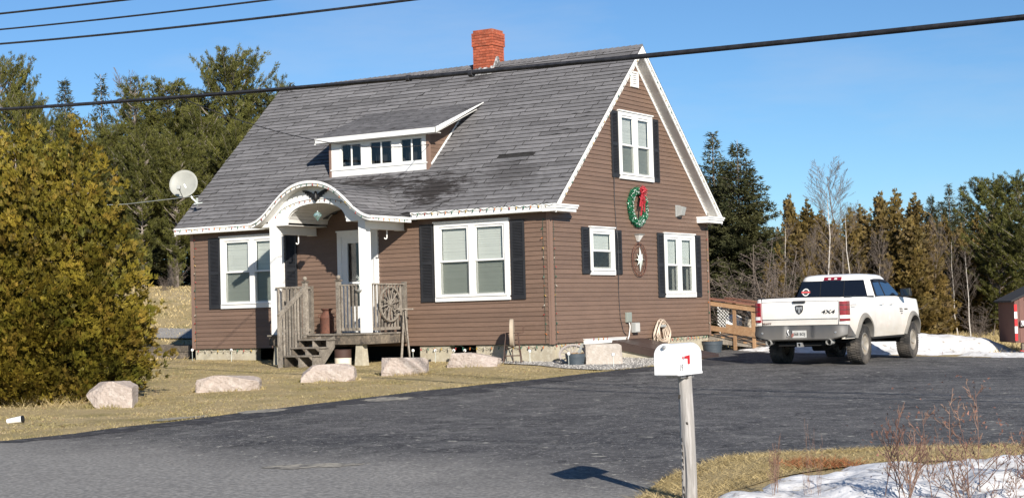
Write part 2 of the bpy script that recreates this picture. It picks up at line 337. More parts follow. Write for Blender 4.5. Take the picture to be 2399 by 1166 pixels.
def surface_mat(name, base, layers, bump=.5, bscale=90, rough=.85, cracks=0, bdist=.01, spec=.3, verge=None):
    m = bpy.data.materials.new(name); m.use_nodes = True; nt = m.node_tree; N = nt.nodes; L = nt.links; b = N['Principled BSDF']
    b.inputs['Roughness'].default_value = rough; b.inputs['Specular IOR Level'].default_value = spec
    tcn = N.new('ShaderNodeTexCoord'); rgb = N.new('ShaderNodeRGB'); rgb.outputs[0].default_value = (*base, 1); cur = rgb.outputs[0]
    for col, sc, det, lo, hi, amt, st, rot in layers:
        mp = N.new('ShaderNodeMapping'); mp.inputs['Scale'].default_value = st; mp.inputs['Rotation'].default_value = (0, 0, rot)
        L.new(tcn.outputs['Object'], mp.inputs[0]); nz = N.new('ShaderNodeTexNoise'); nz.inputs['Scale'].default_value = sc; nz.inputs['Detail'].default_value = det; nz.inputs['Roughness'].default_value = .62
        L.new(mp.outputs[0], nz.inputs[0]); mr = N.new('ShaderNodeMapRange'); mr.inputs[1].default_value = lo; mr.inputs[2].default_value = hi; mr.inputs[4].default_value = amt
        L.new(nz.outputs[0], mr.inputs[0]); mx = N.new('ShaderNodeMix'); mx.data_type = 'RGBA'; mx.inputs[7].default_value = (*col, 1)
        L.new(mr.outputs[0], mx.inputs[0]); L.new(cur, mx.inputs[6]); cur = mx.outputs[2]
    if cracks:
        nz = N.new('ShaderNodeTexNoise'); nz.inputs['Scale'].default_value = 1.6; nz.inputs['Detail'].default_value = 5; L.new(tcn.outputs['Object'], nz.inputs[0])
        mxv = N.new('ShaderNodeMix'); mxv.data_type = 'RGBA'; mxv.inputs[0].default_value = .45; L.new(tcn.outputs['Object'], mxv.inputs[6]); L.new(nz.outputs[1], mxv.inputs[7])
        for sc, w in ((.9, .012), (2.6, .022)):
            vo = N.new('ShaderNodeTexVoronoi'); vo.feature = 'DISTANCE_TO_EDGE'; vo.inputs['Scale'].default_value = sc; L.new(mxv.outputs[2], vo.inputs[0])
            mr = N.new('ShaderNodeMapRange'); mr.inputs[1].default_value = 0; mr.inputs[2].default_value = w; mr.inputs[3].default_value = cracks; mr.inputs[4].default_value = 0
            L.new(vo.outputs[0], mr.inputs[0])
            n2 = N.new('ShaderNodeTexNoise'); n2.inputs['Scale'].default_value = .5; n2.inputs['Detail'].default_value = 3; L.new(tcn.outputs['Object'], n2.inputs[0])
            m2 = N.new('ShaderNodeMapRange'); m2.inputs[1].default_value = .45; m2.inputs[2].default_value = .6; L.new(n2.outputs[0], m2.inputs[0])
            mu = N.new('ShaderNodeMath'); mu.operation = 'MULTIPLY'; L.new(mr.outputs[0], mu.inputs[0]); L.new(m2.outputs[0], mu.inputs[1])
            mx = N.new('ShaderNodeMix'); mx.data_type = 'RGBA'; mx.inputs[7].default_value = (.012, .012, .013, 1); L.new(mu.outputs[0], mx.inputs[0]); L.new(cur, mx.inputs[6]); cur = mx.outputs[2]
    if verge:      # sand and salt dust ground in towards the public road
        dt = N.new('ShaderNodeVectorMath'); dt.operation = 'DOT_PRODUCT'; dt.inputs[1].default_value = (.245, .97, 0); L.new(tcn.outputs['Object'], dt.inputs[0])
        nz = N.new('ShaderNodeTexNoise'); nz.inputs['Scale'].default_value = .45; nz.inputs['Detail'].default_value = 9; nz.inputs['Roughness'].default_value = .6; L.new(tcn.outputs['Object'], nz.inputs[0])
        ad = N.new('ShaderNodeMath'); ad.operation = 'MULTIPLY_ADD'; ad.inputs[1].default_value = -4.0; L.new(nz.outputs[0], ad.inputs[0]); L.new(dt.outputs['Value'], ad.inputs[2])
        mr = N.new('ShaderNodeMapRange'); mr.interpolation_type = 'SMOOTHSTEP'; mr.inputs[1].default_value = -15.9 - 0.4; mr.inputs[2].default_value = -19.3; mr.inputs[3].default_value = 0; mr.inputs[4].default_value = .85; L.new(ad.outputs[0], mr.inputs[0])
        n3 = N.new('ShaderNodeTexNoise'); n3.inputs['Scale'].default_value = 24; n3.inputs['Detail'].default_value = 6; L.new(tcn.outputs['Object'], n3.inputs[0])
        c3 = N.new('ShaderNodeMix'); c3.data_type = 'RGBA'; c3.inputs[6].default_value = (*verge[0], 1); c3.inputs[7].default_value = (*verge[1], 1)
        m3 = N.new('ShaderNodeMapRange'); m3.inputs[1].default_value = .42; m3.inputs[2].default_value = .62; L.new(n3.outputs[0], m3.inputs[0]); L.new(m3.outputs[0], c3.inputs[0])
        mx = N.new('ShaderNodeMix'); mx.data_type = 'RGBA'; L.new(mr.outputs[0], mx.inputs[0]); L.new(cur, mx.inputs[6]); L.new(c3.outputs[2], mx.inputs[7]); cur = mx.outputs[2]
    L.new(cur, b.inputs['Base Color'])
    nb = N.new('ShaderNodeTexNoise'); nb.inputs['Scale'].default_value = bscale; nb.inputs['Detail'].default_value = 5; L.new(tcn.outputs['Object'], nb.inputs[0])
    bp = N.new('ShaderNodeBump'); bp.inputs['Strength'].default_value = bump; bp.inputs['Distance'].default_value = bdist; L.new(nb.outputs[0], bp.inputs['Height']); L.new(bp.outputs[0], b.inputs['Normal'])
    return m
M['turf'] = surface_mat('winter_turf', (.34, .265, .135), [((.42, .33, .19), .35, 4, .42, .62, .9, (1, 1, 1), 0), ((.20, .17, .06), .9, 5, .5, .68, .8, (1, 1, 1), 0), ((.46, .36, .2), 9, 6, .5, .7, .7, (1, 1, 1), 0), ((.13, .10, .05), 22, 5, .55, .72, .7, (1, 1, 1), 0)], bump=1, bscale=30, bdist=.03, rough=.95)
M['asph'] = surface_mat('worn_driveway_asphalt', (.078, .075, .075), [((.112, .108, .106), .45, 5, .42, .68, .9, (1, 1, 1), 0), ((.045, .045, .048), .16, 3, .5, .62, .7, (1, 1, 1), 0), ((.19, .185, .175), 1.6, 10, .48, .70, .75, (1, 1, 1), .5), ((.022, .022, .025), 3.0, 8, .54, .70, .9, (1, 1, 1), .5), ((.30, .29, .275), 15, 7, .56, .66, .65, (1, 1, 1), 0), ((.46, .44, .38), 5, 10, .63, .68, .9, (1, 1, 1), .5), ((.02, .02, .021), 13, 7, .57, .68, .7, (1, 1, 1), .8), ((.60, .58, .54), 32, 3, .64, .68, .9, (1, 1, 1), 0)], bump=.9, bscale=70, bdist=.012, rough=.85, cracks=.95, verge=((.20, .192, .18), (.37, .355, .325)))
M['road'] = surface_mat('old_road_asphalt', (.24, .235, .225), [((.16, .156, .15), .5, 5, .42, .65, .8, (.4, 1.4, 1), .25), ((.36, .35, .33), 40, 3, .58, .7, .8, (1, 1, 1), 0), ((.05, .05, .05), 60, 3, .6, .7, .7, (1, 1, 1), 0)], bump=.7, bscale=90, rough=.85, cracks=.6)
M['grit'] = surface_mat('sandy_verge_grit', (.30, .27, .22), [((.2, .18, .15), 6, 6, .4, .6, .8, (1, 1, 1), 0), ((.5, .47, .42), 45, 3, .58, .7, .8, (1, 1, 1), 0)], bump=1, bscale=60)
M['gravel'] = surface_mat('crushed_stone', (.34, .32, .295), [((.18, .17, .16), 28, 4, .45, .6, .8, (1, 1, 1), 0), ((.6, .58, .54), 40, 3, .55, .68, .9, (1, 1, 1), 0)], bump=1, bscale=50, bdist=.03)
M['snow'] = surface_mat('old_snow', (.70, .70, .705), [((.50, .49, .47), 1.6, 8, .44, .64, .85, (1, 1, 1), 0), ((.26, .225, .185), 7, 10, .54, .68, .85, (1, 1, 1), 0)], bump=.6, bscale=14, bdist=.02, rough=.6)

def spaced(lo, f0, f1, hi, step):
    c = list(np.arange(f0, f1 + 1e-6, step)); d = step
    a = c[0]
    while a > lo: d *= 1.35; a -= d; c.insert(0, a)
    d = step; a = c[-1]
    while a < hi: d *= 1.35; a += d; c.append(a)
    return np.array(c)
gx = spaced(-1200, -34, 34, 1200, .5); gy = spaced(-400, -36, 48, 1500, .5)
XX, YY = np.meshgrid(gx, gy, indexing='ij')
ROADP = [(-150, roadline(-150)), (150, roadline(150)), (150, roadline(150) - 7.2), (-150, roadline(-150) - 7.2)]
near = inpoly(XX, YY, DRIVE) | inpoly(XX, YY, ROADP)
ZZ = np.array([[G(max(-45, x), y) for y in gy] for x in gx]) - near * .05
rel = np.array([[noise.noise(Vector((x * .9, y * .9, 0))) * .02 if abs(x) < 40 and abs(y) < 50 else 0 for y in gy] for x in gx])
ZZ += rel * (~near)
V = np.stack([XX.ravel(), YY.ravel(), ZZ.ravel()], 1); ny_ = len(gy)
ii, jj = np.meshgrid(np.arange(len(gx) - 1), np.arange(ny_ - 1), indexing='ij'); q = (ii * ny_ + jj).ravel()
F = np.stack([q, q + ny_, q + ny_ + 1, q + 1], 1)
tag(link('ground', npmesh('ground', V, F, M['turf'], smooth=True)), kind='structure')
tag(sheet('driveway', DRIVE, .012, .3, M['asph']), kind='structure')
# road strip
rv = []; rf = []; n = 150
for i in range(n + 1):
    x = -150 + 2.0 * i
    for k in range(8):
        yy = roadline(x) - 7.2 * k / 7; rv.append((x, yy, -.785 + .03 * (1 - (abs(k - 3.5) / 3.5) ** 2)))
for i in range(n):
    for k in range(7):
        a = i * 8 + k; rf.append((a, a + 8, a + 9, a + 1))
tag(link('road', npmesh('road', np.array(rv), np.array(rf), M['asph'])), kind='structure')

EDG = [(1.3, -17.1), (1.62, -16.7), (2.12, -15.9), (2.12, -14.3), (1.76, -12.6), (1.62, -10.8), (1.55, -9.2), (1.64, -7.7), (1.86, -6.2), (2.15, -4.6), (2.32, -3.0), (2.48, -1.7), (2.72, -.35), (2.6, 1.2), (2.3, 2.6)]
EIN = [(x_ + (.75 + .9 * noise.noise(Vector((x_ * .7, y_ * .45, 2))) + (.25 if y_ > -9 else 0)), y_ + .15) for x_, y_ in EDG]
EDGP = wob([(x_ + .015, y_) for x_, y_ in EDG], .35, .02) [:-1]
import itertools as _it
pin_ = []
for i_ in range(len(EIN) - 1, 0, -1):
    for k_ in range(6):
        t_ = k_ / 6; x_ = EIN[i_][0] * (1 - t_) + EIN[i_ - 1][0] * t_; y_ = EIN[i_][1] * (1 - t_) + EIN[i_ - 1][1] * t_; pin_.append((x_ + .38 * noise.noise(Vector((x_ * 1.7, y_ * 2.6, 5))) + .14 * noise.noise(Vector((x_ * 5, y_ * 7, 5))), y_))
pout_ = []
for i_ in range(len(EDG) - 1):
    for k_ in range(5):
        t_ = k_ / 5; x_ = EDG[i_][0] * (1 - t_) + EDG[i_ + 1][0] * t_; y_ = EDG[i_][1] * (1 - t_) + EDG[i_ + 1][1] * t_; pout_.append((x_ + .07, y_))
M['seal'] = surface_mat('dark_sealed_asphalt', (.036, .035, .038), [((.055, .053, .056), 1.5, 6, .42, .65, .9, (1, 1, 1), 0), ((.16, .155, .15), 5, 10, .56, .66, .8, (.7, 1.3, 1), .4), ((.30, .29, .27), 16, 7, .60, .66, .8, (1, 1, 1), 0)], bump=.9, bscale=70, bdist=.012, rough=.8)
tag(sheet('sealed_edge', pout_ + pin_, .0155, .11, M['seal']), kind='structure')
M['sand'] = surface_mat('dried_sand', (.36, .33, .27), [((.2, .19, .17), 4, 9, .42, .6, .85, (1, 1, 1), 0), ((.09, .088, .085), 9, 9, .5, .62, .9, (1, 1, 1), 0)], bump=.6, bscale=60)
for k_, (cx__, cy__, rx__, ry__, an__) in enumerate(((8.0, -18.4, .55, .17, .35), (1.9, -12.0, .28, .5, .1), (2.2, -9.2, .35, .5, .2), (1.7, -13.6, .2, .6, .0))):
    pts_ = []
    for i_ in range(40):
        a_ = 2 * PI * i_ / 40; r_ = 1 + .55 * noise.noise(Vector((math.cos(a_) * 2.2, math.sin(a_) * 2.2, k_ * 7.0))); u_, v_ = rx__ * r_ * math.cos(a_), ry__ * r_ * math.sin(a_)
        pts_.append((cx__ + u_ * math.cos(an__) - v_ * math.sin(an__), cy__ + u_ * math.sin(an__) + v_ * math.cos(an__)))
    tag(sheet('sand_patch', pts_, .017, .06, M['sand']), kind='structure')

# ------------------------------------------------------------------ grass blades
def blades(name, x, y, h, w, lean, m, zf=G, tonef=None, base=-.01):
    n = len(x); a = RNG.uniform(0, 2 * PI, n); la = RNG.uniform(0, 2 * PI, n)
    z = np.array([zf(px, py) for px, py in zip(x, y)]) + base
    dx = np.cos(a) * w / 2; dy = np.sin(a) * w / 2
    V = np.empty((n, 3, 3)); V[:, 0] = np.stack([x - dx, y - dy, z], 1); V[:, 1] = np.stack([x + dx, y + dy, z], 1)
    V[:, 2] = np.stack([x + np.cos(la) * lean * h, y + np.sin(la) * lean * h, z + h], 1)
    F = np.arange(3 * n).reshape(n, 3)
    t = RNG.uniform(-1, 1, n) if tonef is None else tonef
    o = link(name, npmesh(name, V.reshape(-1, 3), F, m, t)); return o
M['blade'] = mat('dry_grass_blades', (.39, .305, .150), .9, c2=(.27, .235, .10), nscale=.55, c3=(.48, .38, .23), n3=.7, s3=2.4, tone=.45, trans=.15, spec=.1)
M['straw'] = mat('straw_grass', (.50, .40, .215), .9, c2=(.36, .28, .135), nscale=1.2, tone=.45, trans=.15, spec=.1)
M['rustn'] = mat('fallen_rust_needles', (.26, .10, .045), .9, tone=.5, spec=.1)
def scatter(n, x0, x1, y0, y1, cond):
    x = RNG.uniform(x0, x1, n); y = RNG.uniform(y0, y1, n); k = cond(x, y); return x[k], y[k]
notdrive = lambda x, y: ~inpoly(x, y, DRIVE) & (y > roadline(x) + .05)
# lawn
x, y = scatter(150000, -12, 3.0, -17.5, .2, lambda x, y: notdrive(x, y) & ~((x > -.4) & (y > -1.1)) & ~((x > -10.8) & (x < .1) & (y > .0)))
tag(blades('lawn_grass', x, y, RNG.uniform(.012, .036, len(x)), RNG.uniform(.008, .018, len(x)), RNG.uniform(.3, 2.0, len(x)), M['blade']), 'short dry winter lawn in front of the brown house', 'grass', kind='stuff')
# driveway edge fringe
ex = []; ey = []
for i in range(len(DRIVE) - 1):
    a = DRIVE[i]; b = DRIVE[i + 1]
    if a[0] < 3.2 and -17.6 < a[1] < 2:
        for k in range(170):
            t = random.random(); ex.append(a[0] + (b[0] - a[0]) * t - abs(random.gauss(0, .09)) + .05); ey.append(a[1] + (b[1] - a[1]) * t)
ex = np.array(ex); ey = np.array(ey); kk = np.array([noise.noise(Vector((a * 1.5, b * 1.5, 9))) + random.uniform(-.35, .35) > .0 for a, b in zip(ex, ey)]); ex = ex[kk]; ey = ey[kk]
tag(blades('edge_grass', ex, ey, RNG.uniform(.02, .07, len(ex)), .012, RNG.uniform(.3, 1.8, len(ex)), M['blade']), 'ragged straw grass fringe along the left driveway edge', 'grass', kind='stuff')
lx, ly = scatter(2600, -12, 2.4, -17, 0, lambda x, y: notdrive(x, y) & ~((x > -10.8) & (x < .1) & (y > -.1)))
M['leaf'] = mat('fallen_leaves', (.22, .13, .07), .9, tone=.5)
tag(blades('leaf_litter', lx, ly, RNG.uniform(.008, .03, len(lx)), RNG.uniform(.025, .06, len(lx)), RNG.uniform(1, 3, len(lx)), M['leaf']), 'small brown leaves and twigs blown over the lawn', 'litter', kind='stuff')
# field to the back left and right
x, y = scatter(60000, -40, -10, -4, 40, lambda x, y: ((x - CAM[0]) * FW[0] + (y - CAM[1]) * FW[1] > 42))
tag(blades('hay_slope', x, y, RNG.uniform(.04, .13, len(x)), .04, RNG.uniform(.3, 1.4, len(x)), M['straw']), 'pale dead hay on the slope behind the left end of the house', 'grass', kind='stuff')
x, y = scatter(50000, -2, 26, 9.2, 34, lambda x, y: y > 9.4 + 0 * x)
tag(blades('back_field_grass', x, y, RNG.uniform(.06, .2, len(x)), .03, RNG.uniform(.3, 1.4, len(x)), M['straw']), 'tan field grass between the snowbank and the woods', 'grass', kind='stuff')
# near strip beside the mailbox
STRIP = [(12.09, -18.67), (12.04, -18.24), (11.97, -17.19), (12.21, -16.76), (12.53, -16.49), (13.15, -15.85), (14.24, -15.36), (17, -14.3), (20, -13.4), (20, -15.4), (17, -15.9), (14.9, -16.2), (14.3, -16.75), (13.8, -17.1), (13.3, -17.75), (13.05, -18.5), (12.95, -19.6), (13.4, -20.2), (12.45, -20.05), (12.25, -19.31)]
def stripz(x, y): return G(x, y) + .02 * sstep(0, .5, math.sqrt(nearest_on(STRIP, x, y)[0])) + .012
tag(sheet('verge', STRIP, 0, .12, M['turf'], zf=stripz), kind='structure')
x, y = scatter(200000, 11.3, 20, -20.3, -12.5, lambda x, y: inpoly(x, y, STRIP))
tag(blades('verge_grass', x, y, RNG.uniform(.010, .048, len(x)), RNG.uniform(.004, .009, len(x)), RNG.uniform(1.0, 3.6, len(x)), M['straw'], zf=lambda a, b: G(a, b) + .03), 'flattened straw grass verge beside the mailbox post', 'grass', kind='stuff')
x, y = scatter(5000, 12.3, 13.9, -18.5, -17.0, lambda x, y: ((x - 13.1) / .40) ** 2 + ((y + 17.75) / .36) ** 2 < RNG.uniform(.3, 1.2, len(x)))
tag(blades('needle_litter', x, y, RNG.uniform(.02, .08, len(x)), .007, RNG.uniform(.8, 3.0, len(x)), M['rustn'], zf=lambda a, b: G(a, b) + .035), 'rust coloured needle litter at the snow edge', 'litter', kind='stuff')

# ------------------------------------------------------------------ gravel
GRAV = wob([(-1.6, -.45), (-.6, -.75), (.4, -1.15), (1.3, -1.7), (2.35, -1.9), (2.62, -.9), (2.7, .3), (2.4, 2.2), (2.0, 3.4), (.1, 3.4), (.12, .05), (-1.6, .03)], .25, .06)
tag(sheet('gravel_bed', GRAV, .018, .15, M['gravel']), kind='structure')
gx_, gy_ = scatter(5200, -1.6, 2.8, -2, 3.4, lambda x, y: inpoly(x, y, GRAV))
Vg = []; Fg = []; Tg = []
for px, py in zip(gx_, gy_):
    r = random.uniform(.008, .022); z = G(px, py) + .02; b = len(Vg); a0 = random.random() * 6
    Vg += [(px + r * math.cos(a0 + k * 2.09), py + r * math.sin(a0 + k * 2.09), z) for k in range(3)] + [(px + r * .2, py - r * .2, z + r)]
    Fg += [(b, b + 1, b + 3), (b + 1, b + 2, b + 3), (b + 2, b, b + 3)]; Tg += [random.uniform(-1, 1)] * 3
M['stones'] = mat('gravel_stones', (.42, .40, .37), .8, tone=.6)
tag(link('gravel_stones', npmesh('gravel_stones', np.array(Vg), np.array(Fg), M['stones'], np.array(Tg))), 'crushed grey gravel around the granite block', 'gravel', kind='stuff')

# ------------------------------------------------------------------ snowbanks
def snow(name, x0, x1, y0, y1, hf, cell, label, amp=.05, group='old snowbanks'):
    nx = int((x1 - x0) / cell); ny = int((y1 - y0) / cell)
    X = x0 + np.arange(nx + 1) * cell; Y = y0 + np.arange(ny + 1) * cell; V = np.zeros((nx + 1, ny + 1, 3)); ok = np.zeros((nx + 1, ny + 1), bool)
    for i, x in enumerate(X):
        for j, y in enumerate(Y):
            h = hf(x, y)
            if h > -.2:
                h += amp * noise.fractal(Vector((x * 1.9, y * 1.9, 1.7)), 1.0, 2.0, 4) + amp * .15 * noise.noise(Vector((x * 9, y * 9, 0)))
            V[i, j] = (x, y, G(x, y) + h); ok[i, j] = h > -.06
    idx = np.arange((nx + 1) * (ny + 1)).reshape(nx + 1, ny + 1)
    a = ok[:-1, :-1] | ok[1:, :-1] | ok[1:, 1:] | ok[:-1, 1:]
    F = np.stack([idx[:-1, :-1][a], idx[1:, :-1][a], idx[1:, 1:][a], idx[:-1, 1:][a]], 1)
    return tag(link(name, npmesh(name, V.reshape(-1, 3), F, M['snow'], smooth=True)), label, 'snowbank', group)
def bank_near(x, y):
    d = inpoly(np.array([x]), np.array([y]), STRIP)[0]; dist = math.sqrt(nearest_on(STRIP, x, y)[0])
    if y < roadline(x) - .15: return -1
    if y > np.interp(x, [12.2, 12.8, 12.95, 13.2, 13.8, 14.3, 14.9, 17, 20], [-19.8, -19.6, -18.7, -17.9, -17.15, -16.8, -16.25, -15.9, -15.4]) + .4: return -1
    e = dist if not d else -dist
    right = sstep(12.6, 13.6, x)
    return -.09 + .10 * sstep(-.12, .25, e) * (1 if x > 12.4 else .6) + .10 * right * sstep(.1, 1.2, e) + .10 * math.exp(-((x - 15.0) ** 2 + (y + 16.5) ** 2) / .5) if (x > 12.0 and y < -12.5) else -1
snow('snowbank', 11.9, 21, -22.5, -12.6, bank_near, .055, 'grey white snowbank with bare twigs at the bottom right roadside', amp=.085)
def ridge(pts):
    def f(x, y):
        best = -1
        for i in range(len(pts) - 1):
            ax, ay, ah, aw = pts[i]; bx, by, bh, bw = pts[i + 1]
            dx, dy = bx - ax, by - ay; t = max(0, min(1, ((x - ax) * dx + (y - ay) * dy) / (dx * dx + dy * dy)))
            d = math.hypot(x - ax - dx * t, y - ay - dy * t); h = ah + (bh - ah) * t; w = aw + (bw - aw) * t
            best = max(best, h * (1.12 * math.exp(-(d / w) ** 2) - .12) if d < 2.2 * w else -1)
        return best
    return f
snow('snowbank', -1, 9.5, 5.2, 13, ridge([(1.2, 8.7, .1, .4), (2.6, 8.2, .22, .55), (3.9, 8.4, .34, .7), (5.1, 9.0, .47, .75), (5.8, 9.9, .46, .75), (6.6, 10.2, .36, .65), (7.2, 9.9, .12, .4)]), .09, 'long white snowbank ploughed up behind the pickup truck', amp=.07)
snow('snowbank', 6.4, 10.5, 6.8, 9.6, ridge([(7.0, 7.95, .12, .28), (7.6, 7.9, .09, .3), (8.2, 8.1, .10, .3), (9.4, 8.5, .08, .3)]), .07, 'low strip of melting snow in front of the small red shack', amp=.04)
# ------------------------------------------------------------------ house
L_, Wd = 10.676, 8.179
YR, ZR, YE, ZE, OR_ = 4.0895, 7.12, -.26, 3.093, .335
SLOPE = (ZR - ZE) / (YR - YE)
house = empty('house', (0, 0, 0), 0, 'brown vinyl sided cape house with grey shingle roof, dormer and arched white porch', 'house')
def roofz(y): return ZE + SLOPE * ((y - YE) if y < YR else (2 * YR - y - YE))
EXP = .1036
def rect_sub(rects, o):
    out = []
    for (a, b, c, d) in rects:
        if b <= o[0] or a >= o[1] or d <= o[2] or c >= o[3]: out.append((a, b, c, d)); continue
        if a < o[0]: out.append((a, o[0], c, d))
        if b > o[1]: out.append((o[1], b, c, d))
        m0, m1 = max(a, o[0]), min(b, o[1])
        if c < o[2]: out.append((m0, m1, c, o[2]))
        if d > o[3]: out.append((m0, m1, o[3], d))
    return out
def siding(place, u0f, u1f, z0, z1, openings):
    """courses of lap siding; place(u, off, z) -> world"""
    k = 0; z = z0
    while z < z1 - 1e-4:
        zt = min(z + EXP, z1); ua, ub = u0f(z), u1f(z)
        rects = [(ua, ub, z, zt)]
        for o in openings: rects = rect_sub(rects, o)
        tn_ = random.uniform(-1, 1)
        for (a, b, c, d) in rects:
            mb = MB(); mb.tone = tn_
            if b - a < .01 or d - c < .006: continue
            def off(zz): return .021 - .018 * (zz - z) / EXP
            def ua_(zz): return max(u0f(zz), a) if a > ua + 1e-6 else u0f(zz)
            def ub_(zz): return min(u1f(zz), b) if b < ub - 1e-6 else u1f(zz)
            if ub_(d) - ua_(d) < .004: d = c + (d - c) * .5
            lip = -.004 if c == z else 0
            mb.hexa([place(ua_(c), off(c), c + lip), place(ub_(c), off(c), c + lip), place(ub_(c), -.012, c), place(ua_(c), -.012, c),
                     place(ua_(d), off(d), d), place(ub_(d), off(d), d), place(ub_(d), -.012, d), place(ua_(d), -.012, d)])
            mb.build('siding_board', M['siding'], house)
        z = zt; k += 1
ins = .035
def shrink(o): return (o[0] + ins, o[1] - ins, o[2] + ins, o[3] - ins)
WL = (-9.67, -7.60, 1.0, 2.81); WR = (-3.09, -1.05, 1.0, 2.83); DOOR = (-5.93, -4.72, .33, 2.76)
GU = (3.32, 5.085, 3.842, 5.492); GL = (5.577, 7.317, .984, 2.607); GS = (1.763, 2.935, 1.528, 2.646)
siding(lambda u, o, z: (u, -o, z), lambda z: -L_ + .05, lambda z: -.06, 0, 2.99, [shrink(WL), shrink(WR), shrink(DOOR)])
def gl(z): return .05 if z < 2.99 else max(.05, (z + .16 - ZE) / SLOPE + YE)
def gr(z): return Wd - .05 if z < 2.99 else min(Wd - .05, 2 * YR - ((z + .16 - ZE) / SLOPE + YE))
siding(lambda u, o, z: (o, u, z), gl, gr, 0, 6.95, [shrink(GU), shrink(GL), shrink(GS)])
siding(lambda u, o, z: (u, -o, z), lambda z: -6.25, lambda z: -4.45, 2.99, 3.42, [])
# left and back walls, plain closure in the same siding colour
mb = MB(); k = 0; z = 0
while z < 2.95:
    mb.hexa([(-L_ - .015, .05, z), (-L_ - .015, Wd - .05, z), (-L_ + .02, Wd - .05, z), (-L_ + .02, .05, z), (-L_ - .003, .05, z + EXP), (-L_ - .003, Wd - .05, z + EXP), (-L_ + .02, Wd - .05, z + EXP), (-L_ + .02, .05, z + EXP)])
    mb.hexa([(-L_ + .05, Wd + .015, z), (-.05, Wd + .015, z), (-.05, Wd - .02, z), (-L_ + .05, Wd - .02, z), (-L_ + .05, Wd + .003, z + EXP), (-.05, Wd + .003, z + EXP), (-.05, Wd - .02, z + EXP), (-L_ + .05, Wd - .02, z + EXP)]); z += EXP
mb.build('rear_siding', M['siding'], house)
mb = MB(); mb.prism([(.03, 2.99), (Wd - .03, 2.99), (YR, 6.9)], -L_ - .012, -L_ + .02, 'x'); mb.build('rear_gable', M['siding'], house)
# corner posts with a groove
def cpost(x0, x1, y0, y1, z0=-.02, z1=2.95):
    mb = MB(); mb.box(x0, x1, y0, y1, z0, z1)
    xm = (x0 + x1) / 2; ym = (y0 + y1) / 2
    if x1 > -.2:   # two raised ribs per face
        for t in (.25, .75): mb.box(x0 + (x1 - x0) * t - .008, x0 + (x1 - x0) * t + .008, y0 - .006, y0 + .001, z0, z1); mb.box(x1 - .001, x1 + .006, y0 + (y1 - y0) * t - .008, y0 + (y1 - y0) * t + .008, z0, z1)
    return mb.build('corner_post', M['corner'], house)
cpost(-.075, .024, -.024, .075); cpost(-L_ - .024, -L_ + .075, -.024, .075); cpost(-.075, .024, Wd - .075, Wd + .024)
# foundation: concrete with two gaps, left open under the deck to show painted shade
FZ = -.75
for (a, b) in ((-L_ + .12, -8.62), (-7.95, -7.1), (-3.62, -2.78), (-2.05, -.06)):
    MB().box(a, b, .035, .22, FZ, -.015).build('foundation_wall', M['concrete'], house)
MB().box(-.2, -.03, .225, Wd - .06, FZ, -.015).build('foundation_wall', M['concrete'], house)
MB().box(-L_ + .04, -L_ + .115, .035, Wd - .06, FZ, -.015).build('foundation_wall', M['concrete'], house)
MB().box(-L_ + .05, -.22, .9, .95, FZ, 0).build('crawl_shade', M['room'], house)  # near-black panel stands in for the shade behind the gaps and under the deck
MB().box(-L_ + .05, -.1, .02, Wd - .05, -.012, .0).build('sill_board', M['black'], house)
# inner darkness so the rooms stay closed
MB().box(-L_ + .1, -.55, .55, Wd - .4, .02, 2.9).build('interior', M['room'], house)

